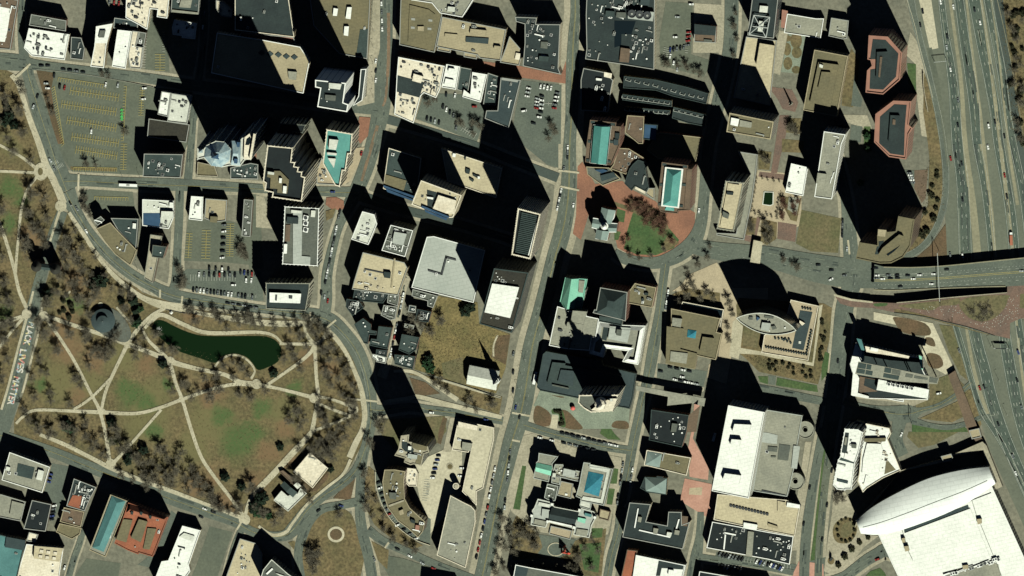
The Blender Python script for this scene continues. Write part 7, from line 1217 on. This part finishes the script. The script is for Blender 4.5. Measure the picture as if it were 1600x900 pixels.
# riverbank ground clumps and park litter: countless
V, F = [], []
rr = random.Random(3)
for s, n in (('f: 107 330, 262 475, 300 485, 470 500, 560 580, 570 650, 500 760, 450 830, 380 810, 170 730, 30 680, 60 500', 5200), ('f: -10 110, 20 115, 95 310, 60 440, 0 640, -10 600', 1500), ('f: 1560 -10, 1605 -10, 1605 240, 1580 200', 900), ('f: 1452 250, 1475 260, 1475 330, 1430 390, 1400 395', 400), ('b2: 1020 200, 1390 220, 1560 300, 1500 500, 1200 560, 1020 480', 900), ('v: 660 520, 1300 640, 1310 760, 860 650', 400)):
    for q in scatter(s, n, 0, n): 
        if inside(q, P('f: 238 510, 255 501, 300 521, 400 525, 434 535, 434 565, 403 578, 385 558, 345 558, 255 532')): continue
        c_ = W(q[0], q[1], ZL[0]+.05); a = rr.uniform(0, 6.28); L = rr.uniform(.25, .8); k = len(V); d = Vector((math.cos(a), math.sin(a), 0))*L; e = Vector((-math.sin(a), math.cos(a), 0))*rr.uniform(.06, .22)
        V += [c_-d-e, c_+d*.6-e, c_+d+e*.5+Vector((0, 0, .25)), c_-d*.7+e]; F.append([k, k+1, k+2, k+3])
o = link('leaf_litter', mesh('leaf_litter', V, upface(V, F), ['scrub'])); o['kind'] = 'stuff'; o['label'] = 'dead leaves and twigs scattered over the winter grass'; o['category'] = 'leaf litter'
# ---------------------------------------------------------------- vehicles
car_row('on the avenue verge by the big lot, upper edge', 'a0: 260 410, 300 408', 2, cols=['black']); car_row('at the kerb above the big parking lot', 'a0: 355 425, 560 455', 6, fill=.85, cols=['black', 'black', 'grey'])
car_row('in the upper left corner bay of the big lot', 'a0: 290 520, 300 550', 2, ang=0, cols=['silver', 'white']); car_row('alone in the big lot, top row', 'a0: 340 470, 352 475', 1, ang=80, cols=['black']); car_row('in the second row of the big lot', 'a0: 375 540, 405 548', 2, ang=80, cols=['black', 'red'])
car_row('by the upper edge markings of the big lot', 'a0: 662 528, 738 532', 2, ang=80, cols=['white', 'silver']); car_row('in the right lane of the big lot', 'a0: 905 550, 897 618', 2, ang=5, cols=['white', 'white']); car_row('in the fourth row of the big lot', 'a0: 572 820, 580 826', 1, ang=85, cols=['white'])
car_row('driving on the avenue left of the big lot', 'a0: 210 665, 235 600', 2, cols=['black', 'silver'], verb='seen'); car_row('waiting at the street junction beside the circle', 'a1: 315 100, 340 150', 2, ang=120, cols=['silver', 'grey'], verb='seen')
car(*P('a1: 440 370')[0], 2.1, 'black', 'black car driving past the tip of the park', 'car'); car(*P('a1: 480 400')[0], 2.1, 'grey', 'grey car following past the tip of the park', 'car'); car(*P('a1: 542 545')[0], 2.1, 'white', 'white car alone on the curving road below the small lot', 'suv')
car_row('in the right column of the marked car park', 'a1: 1402 505, 1390 710', 6, ang=8, cols=['grey', 'white', 'black', 'black', 'black', 'white']); car_row('in the lower lot, upper row', 'a1: 1310 778, 1430 785', 4, ang=85, cols=['black', 'black', 'white', 'black']); car_row('in the lower lot, middle row', 'a1: 1245 815, 1470 818', 8, ang=85, fill=.9, cols=['white', 'grey', 'black', 'black', 'red', 'black', 'grey', 'black'])
car_row('in the lower lot at the right corner', 'a1: 1505 800, 1600 815', 5, ang=85, cols=['black', 'blue', 'black', 'red', 'grey']); car_row('in the lower lot, right corner lower row', 'a1: 1540 850, 1572 852', 2, ang=85, cols=['white', 'white']); car_row('alone in the lower lot lane', 'a1: 1460 880, 1470 882', 1, ang=0, cols=['white'])
car_row('in the bottom row of the lower lot', 'a2: 1210 10, 1600 60', 19, ang=82, fill=.85, cols=['black', 'grey', 'white', 'white', 'grey', 'black', 'black', 'grey']); car_row('at the kerb below the lower lot', 'a2: 1425 93, 1600 122', 6, cols=['black', 'grey', 'black', 'silver'])
car_row('on the avenue at the top centre', 'b0: 785 20, 790 180', 4, fill=.9, cols=['white', 'grey', 'white']); car_row('stopped near the theatre corner of the avenue', 'b0: 750 380, 750 500', 3, ang=80, cols=['white', 'black', 'white'])
car(*P('b1: 660 58')[0], 1.4, 'red', 'bright red car on the avenue beside the sea-green roof tower', 'suv'); car_row('waiting in the side street by the brick corner', 'b1: 480 298, 490 300', 1, ang=0, cols=['blue'])
car_row('parked tight along the avenue below the brick corner', 'b1: 525 420, 435 860', 14, fill=.75, cols=['black', 'grey', 'white', 'silver']); car_row('on the avenue beside the dark office block', 'b2: 410 30, 450 80', 3, ang=85, cols=['black', 'silver', 'red'])
car_row('in the brick lane car park, middle columns', 'b0: 1170 665, 1235 720', 4, ang=80, cols=['black', 'white', 'black', 'grey']); car_row('in the avenue car park, lower left row', 'b0: 1070 740, 1145 765', 4, ang=80, cols=['black', 'black', 'silver', 'black']); car(*P('b0: 1365 665')[0], 0, 'red', 'red car parked below the T-shaped white roof', 'suv'); car_row('by the wall of the avenue car park', 'b0: 1190 590, 1300 600', 3, ang=80, fill=.9, cols=['black', 'white', 'grey']); car_row('at the bottom of the avenue car park', 'b0: 1250 770, 1252 800', 2, ang=80, cols=['black', 'grey'])
car_row('in the street car park, left column', 'c0: 105 550, 95 600', 3, ang=-12, cols=['white', 'silver', 'white']); car_row('in the street car park, middle column', 'c0: 160 615, 155 675', 4, ang=-12, cols=['silver', 'white', 'silver', 'red']); car_row('in the street car park, second middle column', 'c0: 188 600, 180 700', 5, ang=-12, cols=['black', 'white', 'silver', 'white', 'black'])
car_row('in the street car park, right column', 'c0: 285 580, 265 675', 5, ang=-8, cols=['grey', 'white', 'white', 'grey', 'red']); car_row('in the street car park, top row', 'c0: 180 540, 245 550', 4, ang=80, cols=['white']); car(*P('c0: 75 692')[0], .2, 'white', 'white van in the left part of the street car park', 'van'); car_row('in the lower part of the street car park', 'c0: 170 730, 135 770', 2, ang=-10, cols=['white', 'black'])
car_row('beside the brownstone, right column', 'c0: 1105 200, 1100 280', 4, ang=10, cols=['red', 'red', 'red', 'grey']); car_row('in the yard row beside the brownstone', 'c0: 990 310, 1075 295', 5, ang=80, cols=['blue', 'black', 'grey', 'black', 'grey']); car_row('in the open lot left of the brownstone', 'c0: 1035 105, 1022 230', 2, ang=0, cols=['silver', 'white']); car_row('in the lower open lot left of the brownstone', 'c0: 990 350, 1035 430', 3, ang=80, cols=['white', 'white', 'silver']); car_row('at the top of the open lot', 'c0: 1120 25, 1122 30', 1, ang=0, cols=['white'])
car_row('on the main street by the square', 'c1: 350 20, 348 80', 3, ang=88, cols=['white', 'grey', 'black']); car_row('on the main street kerb left of the square', 'c1: 308 290, 285 400', 5, fill=.9, cols=['white', 'black', 'white', 'grey']); car(*P('c1: 385 382')[0], 1.5, 'white', 'white car driving up main street by the square', 'suv'); car(*P('c1: 325 150')[0], 1.4, 'grey', 'grey car at the crosswalk on the main street', 'car')
car_row('beside the tall right street of the square', 'c1: 1170 415, 1172 420', 1, ang=85, cols=['white']); car_row('passing the grassy court near the hook tower', 'd1: 468 480, 465 570', 4, cols=['black', 'grey', 'black']); car(*P('d1: 495 655')[0], 1.5, 'silver', 'silver car by the crosswalk below the hook tower', 'car'); car_row('on the wide junction road', 'd1: 315 755, 480 820', 3, ang=5, fill=1, cols=['black', 'black', 'grey'], verb='seen'); car(*P('d1: 395 845')[0], .5, 'white', 'white car at the right end of the wide junction road', 'car')
car_row('in the small yard lot beside the brown wedge', 'd1: 885 180, 905 240', 5, ang=0, cols=['grey', 'white', 'silver', 'white']); car_row('queued along the drive in front of the hall', 'd3: 685 795, 690 800', 1, ang=20, cols=['red'])
for q, c_, zz in [('h: 230 230', 'black', 0), ('h: 240 298', 'white', 0), ('h: 290 330', 'white', 0), ('h: 235 325', 'grey', 0), ('h: 345 295', 'grey', 0), ('h: 365 325', 'black', 0), ('h: 425 295', 'black', 0), ('h: 430 322', 'black', 0), ('h: 525 298', 'black', 0), ('h: 575 330', 'white', 0), ('h: 635 295', 'white', 0), ('h: 765 285', 'white', 0), ('h: 885 243', 'black', 0), ('h: 745 377', 'white', 0), ('h: 455 400', 'black', 0), ('h: 1580 258', 'silver', 0)]:
    zz += 1
BR = [('h: 230 230', 'black'), ('h: 240 298', 'white'), ('h: 290 330', 'white'), ('h: 232 325', 'grey'), ('h: 345 295', 'grey'), ('h: 365 325', 'black'), ('h: 425 295', 'black'), ('h: 430 322', 'black'), ('h: 525 298', 'black'), ('h: 575 330', 'white'), ('h: 635 295', 'white'), ('h: 765 285', 'white'), ('h: 885 243', 'black'), ('h: 745 377', 'white'), ('h: 455 400', 'black'), ('h: 1580 258', 'silver')]
BR.sort(key=lambda t: P(t[0])[0][0])
for i, (q, c_) in enumerate(BR): p_ = P(q)[0]; v_ = W(p_[0], p_[1], 9.65); b_, k_ = car_meshes(c_, 'car'); o = link('car', b_, None, label=f'{c_} car on the road bridge{ordn(i, len(BR))}', category='car', group='cars on the road bridge'); o.location = v_; o.rotation_euler.z = R.choice((0, math.pi))+.03; link('cabin', k_, o)
HC = [('d0: 1080 10', 'white'), ('d0: 1160 42', 'white'), ('d0: 1292 60', 'black'), ('d0: 1327 140', 'white'), ('d0: 968 70', 'black'), ('d0: 953 155', 'black'), ('d0: 1122 228', 'black'), ('d0: 1118 295', 'silver'), ('d0: 1142 432', 'white'), ('d0: 1190 625', 'grey'), ('d0: 1188 780', 'black'), ('d0: 1380 785', 'white'), ('d0: 1420 760', 'black'), ('d0: 1478 850', 'black'), ('d1: 1376 18', 'white'), ('d1: 1212 120', 'black'), ('d1: 1143 90', 'red'), ('d1: 1217 345', 'black'), ('d1: 1480 195', 'red'), ('d1: 1495 328', 'black'), ('d1: 1522 575', 'white'), ('d1: 1217 695', 'white'), ('d1: 1140 690', 'grey'),
      ('d2: 1352 618', 'black'), ('d2: 1440 850', 'black'), ('d2: 1558 575', 'black'), ('d2: 1585 742', 'grey'), ('d2: 1565 400', 'blue'), ('d2: 1195 390', 'grey'), ('d3: 1550 258', 'white'), ('d3: 1532 150', 'grey'), ('d2: 1325 625', 'red')]
HC.sort(key=lambda t: P(t[0])[0][1])
for i, (q, c_) in enumerate(HC): p_ = P(q)[0]; car(p_[0], p_[1], math.radians(100 if p_[1] < 450 else 110)+(0 if i % 2 else math.pi), c_, f'{c_} car on the highway, number {i+1} counted down from the top' if False else f'{c_} car driving on the highway{ordn(i, len(HC), "top", "bottom") if i < 20 or len(HC)-1-i < 20 else ""}', 'suv' if i % 3 == 0 else 'car', 'cars driving on the highway')
tk = [('d1: 1520 600', 'paint_red_car', 'orange-red lorry on the highway just above the road bridge', 1.63), ]
plain('cargo_orange', (170, 90, 50)); plain('bus_white', (235, 235, 228)); plain('bus_dark', (40, 48, 50))
def lorry(q, m, label, ang, L=11, nm='lorry', cat='lorry'):
    p_ = P(q)[0]; loc = W(p_[0], p_[1], 0); loc.z = CARZ[0]; r_ = empty(nm, loc, label, cat); r_.rotation_euler.z = ang
    def bx(n2, x0, x1, y, z0, z1, mm2): v_, f_, u_ = prism([(x0, -y), (x1, -y), (x1, y), (x0, y)], z0, z1); link(n2, mesh(n2, v_, f_, [mm2], None, u_), r_)
    if nm == 'bus':
        bx('body', -L/2, L/2, 1.3, .4, 1.5, m); bx('windows', -L/2+.1, L/2-.1, 1.28, 1.5, 2.5, 'glass_dark'); bx('roof', -L/2, L/2, 1.3, 2.5, 2.9, m); bx('roof_unit', -1.5, 1.5, .8, 2.9, 3.2, 'unit_grey')
    else: bx('cargo_box', -L/2, L/2-2.6, 1.25, .8, 3.5, m); bx('cab', L/2-2.3, L/2, 1.2, .5, 2.7, 'bus_white'); bx('chassis', -L/2, L/2-.4, .9, .5, .8, 'bus_dark')
    for x in (-L*.33, L*.33):
        for y in (-1.1, 1.1): V, F = [], []; tube(V, F, (x, y-.2, .5), (x, y+.2, .5), .5, .5, 10); F.append(list(range(10, 20))); F.append(list(range(10))[::-1]); link('wheel', mesh('wheel', V, F, ['tyre']), r_)
lorry('d1: 1522 590', 'cargo_orange', 'orange-brown lorry on the highway just above the road bridge', 1.6, 12); lorry('a1: 802 255', 'bus_white', 'long white bus driving along the street by the big parking lot', -.03, 17, 'bus', 'bus'); lorry('n: 118 325', 'bus_white', 'white lorry stopped on the main street beside the dark podium', 1.35, 12)
lorry('c3: 1265 30', 'bus_white', 'white truck in the shadow left of the white slab tower', 1.3, 8)
car_row('parked on the street above the museum, upper kerb', 'c3: 315 5, 650 85', 11, cols=['black', 'black', 'black', 'black', 'silver', 'black', 'black', 'black', 'grey', 'white', 'white']); car_row('parked on the street above the museum, lower kerb', 'c3: 325 68, 510 110', 6, cols=['black', 'grey', 'grey', 'black', 'black', 'black']); car_row('parked on the street above the museum, near the corner', 'c3: 175 35, 250 52', 2, cols=['white', 'white'])
car_row('along the street right of the museum', 'c3: 695 200, 660 440', 7, fill=.8, cols=['grey', 'silver', 'black', 'grey', 'black']); car_row('at the kerb across from the museum', 'c3: 755 235, 740 320', 3, cols=['white', 'grey', 'silver'])
car_row('under the olive skylit roof, upper row', 'c2: 990 495, 1110 520', 4, ang=-12, cols=['black', 'black', 'white', 'black']); car_row('under the olive skylit roof, lower row', 'c2: 1020 572, 1155 600', 5, ang=-12, cols=['white', 'black', 'white', 'white', 'silver']); car_row('in the lane of the lot under the olive skylit roof', 'c2: 930 520, 1065 555', 2, ang=-8, cols=['black', 'white'])
car_row('on the street left of the olive skylit roof', 'c2: 978 20, 962 120', 4, ang=80, cols=['white', 'grey', 'white', 'grey']); car_row('driving along the main street beside the podium', 'c2: 10 410, 8 640', 3, ang=80, cols=['grey', 'black', 'black'], verb='seen'); car(*P('c2: 24 745')[0], 1.4, 'blue', 'blue car stopped before the crosswalk on the main street', 'car'); car(*P('c2: 48 805')[0], 1.4, 'black', 'black car just past the crosswalk on the main street', 'car')
car_row('parked on main street by the long sand roof', 'b3: 1590 120, 1555 470', 9, fill=.8, cols=['grey', 'black', 'silver', 'white']); car_row('parked on the left kerb of the main street', 'b3: 1495 230, 1460 400', 5, cols=['white', 'silver', 'grey', 'white']); car_row('queued beside the weathered grey roof', 'b3: 1450 470, 1380 780', 8, cols=['red', 'grey', 'blue', 'black', 'white', 'red', 'red', 'black'])
car_row('along the narrow lane', 'r: 510 110, 395 650', 11, fill=.9, cols=['white', 'white', 'silver', 'black', 'grey', 'white', 'red', 'black'])
car_row('in the lower ring of the curved car park', 'w: 270 340, 360 600', 7, ang=20, cols=['black', 'white', 'black', 'black', 'black', 'grey', 'red']); car_row('in the outer ring of the curved car park', 'w: 430 690, 590 800', 4, ang=20, cols=['white', 'black', 'grey', 'white'])
car_row('in the bright court, left column', 'w: 770 115, 722 298', 6, ang=0, cols=['black', 'blue', 'silver', 'blue', 'black', 'white']); car_row('in the bright court by the sand roof', 'w: 962 218, 948 283', 2, ang=-5, cols=['white', 'white'])
car_row('on the street below the curved office', 'b3: 885 730, 1040 820', 3, cols=['black', 'white', 'silver']); car(*P('b3: 533 460')[0], -.3, 'blue', 'blue car circling the top of the oval green', 'car'); car(*P('b3: 392 490')[0], .7, 'black', 'black car circling the upper left of the oval green', 'car'); car(*P('b3: 740 792')[0], 2.0, 'grey', 'grey car on the lane right of the oval green', 'car'); car(*P('b3: 1110 852')[0], -.4, 'red', 'red car at the bottom lot below the curved office', 'car')
car(*P('b2: 1097 778')[0], -.1, 'white', 'white car leaving the huge tower shadow', 'suv'); car(*P('b2: 1437 822')[0], -.2, 'blue', 'dark blue car on the street below the church', 'car'); car(*P('d2: 438 455')[0], 1.5, 'black', 'black car on the street right of the lens tower', 'car'); car(*P('d2: 1068 658')[0], .2, 'white', 'white car on the curve below the solar canopy', 'suv'); car(*P('d3: 262 345')[0], 1.4, 'black', 'black car near the lower spiral ramp', 'car')
car_row('driving on the wide street by the green median', 'd3: 400 240, 340 670', 3, ang=80, cols=['black', 'black', 'black'], verb='seen'); car(*P('d3: 225 572')[0], 1.4, 'black', 'black car left of the green median strip', 'car')
car_row('in the small car park, upper row', 'c3: 1300 765, 1440 795', 8, ang=60, cols=['grey', 'black', 'black', 'silver', 'grey']); car_row('in the small car park, lower row', 'c3: 1290 835, 1430 860', 8, ang=60, cols=['grey', 'black', 'silver', 'white', 'black']); car_row('in the small car park, right rows', 'c3: 1530 810, 1600 828', 4, ang=60, cols=['white', 'blue', 'silver', 'black']); car_row('in the corner of the small car park', 'd3: 20 830, 90 855', 6, ang=60, cols=['white', 'blue', 'silver', 'black', 'blue'])
car_row('on the lower road beside the grove', 'a3: 1280 480, 1335 500', 2, cols=['white', 'black']); car(*P('a3: 1258 530')[0], -.35, 'black', 'black car at the kerb of the lower road by the white roof', 'car'); car_row('in the shadowed lot by the stone office', 'a3: 318 262, 305 310', 3, ang=-15, cols=['blue']); car_row('in the lot beside the narrow dark roof', 'a3: 340 460, 325 545', 5, ang=10, cols=['white', 'grey', 'black', 'blue', 'black']); car(*P('a3: 405 848')[0], 1.3, 'white', 'white car in the bottom left side street', 'suv'); car(*P('d3: 835 15')[0], 1.2, 'white', 'white car on the curve beside the dazzling white roof', 'car')
car_row('along the top street in the upper left', 'a0: 685 10, 745 20', 3, ang=80, cols=['grey', 'red', 'red']); car_row('parked along the side street at the top', 'a0: 1285 20, 1268 170', 6, fill=.8, cols=['grey', 'white', 'silver', 'black'])
# ---------------------------------------------------------------- sculptures, lamps, small things
plain('red_steel', (228, 78, 52), 0.5)
sp_ = empty('red_sculpture', W(883, 860, 0), 'tall orange-red steel plate sculpture beside the ring drive', 'sculpture')
V, F = [], []
def plate(pts, t=.25):
    k = len(V); c = [Vector(p_) for p_ in pts]; nn = (c[1]-c[0]).cross(c[2]-c[0]).normalized()*t; V.extend([p_+nn for p_ in c]); V.extend([p_-nn for p_ in c]); m_ = len(c)
    F.append([k+i for i in range(m_)]); F.append([k+m_+i for i in range(m_)][::-1])
    for i in range(m_): F.append([k+i, k+m_+i, k+m_+(i+1) % m_, k+(i+1) % m_])
plate([(-4, -3, 0), (-2.4, -1.5, 0), (0, 0, 12), (-1.2, -.5, 9)]); plate([(4, -4, 0), (5, -2.6, 0), (.6, .4, 12), (.2, -1, 8)]); plate([(-1, 5, 0), (.8, 5.2, 0), (.5, .5, 13), (-.6, .4, 10)]); plate([(-4, -2, 6), (0, 0, 15), (4, -3, 7), (1, -1, 5)]); plate([(-1.5, 4, 4), (0, 0, 14.5), (1.6, 2.5, 5)]); plate([(-2.5, -1, 9), (-1, 1.5, 13), (1.5, 1, 10.5), (.3, -1.6, 8)])
link('steel_plates', mesh('steel_plates', V, F, ['red_steel']), sp_)
bm = bmesh.new(); bmesh.ops.create_icosphere(bm, subdivisions=4, radius=2.3); me = bpy.data.meshes.new('sphere'); bm.to_mesh(me); bm.free(); plain('red_fabric', (226, 92, 78), 0.7); me.materials.append(MATS['red_fabric']); me.polygons.foreach_set('use_smooth', [True]*len(me.polygons))
rs_ = empty('red_sphere', W(895.5, 637, 0), 'large red ball sculpture on the stone plaza by the tower', 'sculpture'); b_ = link('ball', me, rs_); b_.location = (0, 0, 3.0); lathe('plinth', [(1.4, 0), (1.2, .9)], 'unit_grey', rs_, 16)
fn = empty('pond_fountain', W(248.5, 514, 0), 'small white fountain spray in the left end of the pond', 'fountain'); fn.scale = (1.4, 1.4, 1.4); V, F = [], []; rr = random.Random(8)
for i in range(70): a = rr.uniform(0, 6.28); r_ = rr.uniform(0, 2.6); k = len(V); x, y, z = r_*math.cos(a), r_*math.sin(a), .2+max(0, 1.6-r_*.5)*rr.random(); V += [Vector((x, y, z)), Vector((x+.3, y, z)), Vector((x+.1, y+.3, z+.1))]; F.append([k, k+1, k+2])
link('spray', mesh('spray', V, F, ['unit_white']), fn); lathe('nozzle', [(.5, 0), (.2, .5)], 'unit_dark', fn, 8, (0, 0, .6))
bw = empty('bandstand_tent', W(268, 488, 0), 'small white canopy by the park entrance above the pond', 'canopy'); lathe('tent_roof', [(1.9, 2.2), (.2, 3.4)], 'white', bw, 4)
for a in range(4): lathe('tent_pole', [(.08, 0), (.08, 2.3)], 'steel', bw, 6, (1.3*math.cos(1.57*a+.78), 1.3*math.sin(1.57*a+.78), 0))
ob = empty('obelisk', W(1236, 161, 0), 'slim grey obelisk casting a long shadow on the brick walk', 'obelisk'); lathe('base', [(2.2, 0), (2.0, 1.5)], 'grey', ob, 4); lathe('shaft', [(1.1, 1.5), (.7, 17), (.1, 18.5)], 'grey', ob, 4)
def lamp(x, y, label, group, h=9, arm=1.6, a=0):
    if 'post' not in UM:
        V, F = [], []; tube(V, F, (0, 0, 0), (0, 0, 9), .14, .08, 6); UM['post'] = mesh('pole', V, F, ['unit_dark']); V, F = [], []; tube(V, F, (0, 0, 8.9), (1.8, 0, 9.3), .07, .06, 4); UM['arm'] = mesh('arm', V, F, ['unit_dark'])
        v_, f_, u_ = prism([(1.6, -.2), (2.5, -.2), (2.5, .2), (1.6, .2)], 9.15, 9.35); f_.append([3, 2, 1, 0]); UM['head'] = mesh('lamp_head', v_, f_, ['unit_grey'])
    o = empty('street_lamp', W(x, y, 0), label, 'street lamp', group); o.rotation_euler.z = a; o.scale = (1, 1, h/9)
    link('pole', UM['post'], o); link('arm', UM['arm'], o); link('lamp_head', UM['head'], o)
def lamps(where, s, n, a=0, h=9):
    (x0, y0), (x1, y1) = [q[:2] for q in P(s)]; ax = abs(x1-x0) > abs(y1-y0); L = [(x0+(x1-x0)*i/(n-1), y0+(y1-y0)*i/(n-1)) for i in range(n)]; L.sort(key=lambda q: q[0] if ax else q[1])
    for i, (x, y) in enumerate(L): lamp(x, y, f'dark street lamp {where}{ordn(i, n, "left" if ax else "top", "right" if ax else "bottom")}', f'street lamps {where}', h, a=a)
lamps('on the highway median', 'f: 1485 60, 1512 390', 7, .2, 12); lamps('on the lower highway median', 'f: 1548 540, 1585 700', 4, .2, 12); lamps('along the main street kerb by the podium', 'f: 818 560, 800 650', 5, 0); lamps('on the avenue kerb by the theatre', 'f: 583 20, 583 150', 6, 0); lamps('on the wide street by the white tower', 'f: 1296 690, 1283 850', 5, 0); lamps('along the curving park road', 'f: 135 345, 235 440', 6, .8); lamps('beside the long street at the big lot', 'f: 135 273, 275 280', 6, 1.6)
gan = empty('sign_gantry', W(1565, 543, 0), 'dark overhead sign gantry spanning the lower highway lanes', 'gantry'); V, F = [], []
for x in (-7, 7): tube(V, F, (x, 0, 0), (x, 0, 7.5), .3, .25, 6)
for z in (6.5, 7.5): tube(V, F, (-7, 0, z), (7, 0, z), .2, .2, 4)
link('gantry_frame', mesh('gantry_frame', V, F, ['steel']), gan); v_, f_, u_ = prism([(-5, -.3), (5, -.3), (5, -.1), (-5, -.1)], 5.5, 8.5); link('sign_board', mesh('sign_board', v_, f_, ['unit_dark']), gan)
for i, (x, y, L, lb) in enumerate([(1421, 690, 12, 'thin black lattice gantry over the ramp below the canopy'), (1470, 95, 12, 'thin pale gantry over the highway ramp at upper right'), (1469, 430, 46, 'long pale gantry arm across the road bridge')]):
    gq = empty('sign_gantry', W(x if i else 1424, y if i else 650, 0), lb, 'gantry'); V, F = [], []; hz = 18 if i == 2 else 8; ang = (1.62, 0.1, 1.62)[i]; d = Vector((math.cos(ang), math.sin(ang), 0)); 
    for s_ in (-1, 1): tube(V, F, d*L/2*s_, d*L/2*s_+Vector((0, 0, hz)), .25, .2, 5)
    for dz in (0, .8): tube(V, F, -d*L/2+Vector((0, 0, hz-dz)), d*L/2+Vector((0, 0, hz-dz)), .28 if i == 2 else .18, .28 if i == 2 else .18, 4)
    link('gantry_frame', mesh('gantry_frame', V, F, ['unit_dark' if i == 0 else 'steel']), gq)
for i, (x, y) in enumerate([(1299, 874)]):
    o = empty('leaf_sculpture', W(x, y, 0), 'dark curved fin sculpture on the forecourt bed by the wide street', 'sculpture'); V, F = [], []; plate([(-2, -2, 0), (0, -1, 0), (2, 2, 5), (1, 3, 7), (-1, 1, 4)], .3); link('fin', mesh('fin', V, F, ['unit_dark']), o)
# retaining walls and fences
def wall(label, s, h=1.2, t=.4, m='concrete', nm='low_wall'):
    l = [(x, y, t/S) for x, y, _ in smooth_line(line3(s, 1))]; vs, fs = ribbon(l, h); v2, _ = ribbon(l, 0); k = len(vs); n = len(l)
    side = [[2*i+j, 2*i+2+j, k+2*i+2+j, k+2*i+j] for i in range(n-1) for j in (0, 1)]; org = vs[0].copy(); org.z = 0
    o = link(nm, mesh(nm, rel(vs+v2, org), upface(vs, fs)+side, [m])); o.location = org; o['label'] = label; o['category'] = 'wall' if nm != 'fence' else 'fence'
wall('long pale wall on the north side of the promenade deck', 'h: 420 552, 620 535, 830 512, 1100 487, 1445 458', 9.2, .8); wall('dark-shadowed wall on the south side of the promenade', 'h: 400 645, 640 675, 830 720, 1100 785, 1330 860', 8.8, .5, 'midgrey'); wall('thin wall curving around the curved car park', 'w: 245 250, 252 370, 300 520, 370 640, 470 740, 580 815, 700 860', 2, .6, 'pale_concrete'); wall('low churchyard wall below the white church', 'b2: 1160 570, 1310 615, 1530 690', 1.5, .5, 'grey')
wall('thin dark fence around the church lot', 'r: 650 490, 640 600, 590 770', 1.6, .2, 'unit_dark', 'fence'); wall('curved low wall by the pond entrance', 't: 965 325, 1060 345, 1200 375', 1.2, .35, 'unit_dark'); wall('low wall along the big car park upper edge', 'a0: 225 432, 560 470, 960 545', 1.0, .4, 'grey'); wall('kerb wall of the churchyard left side', 'b2: 1140 50, 1090 160', 2, .4, 'tan')
wall('highway retaining wall beside the ramp', 'd0: 970 455, 975 560, 1000 700', 4, .6, 'concrete'); wall('white barrier along the left highway edge', 'd0: 870 0, 915 150, 950 300, 990 450, 1030 610', 1.0, .35, 'pale_concrete'); wall('river side barrier right of the highway lanes', 'f: 1556 -10, 1572 60, 1586 130, 1597 200, 1603 240', 1.2, .5, 'shoulder')
# pool edge details on the fountain court
o = link('pool_rim', mesh('pool_rim', *ribbon([(x, y, 1.6) for x, y, _ in [(a[0], a[1], 0) for a in P('A: 262 490, 320 492, 318 570, 300 578, 252 570, 262 490')]], .8), ['offwhite'])); o['label'] = 'white rim around the small dark fountain pool'; o['category'] = 'pool rim'
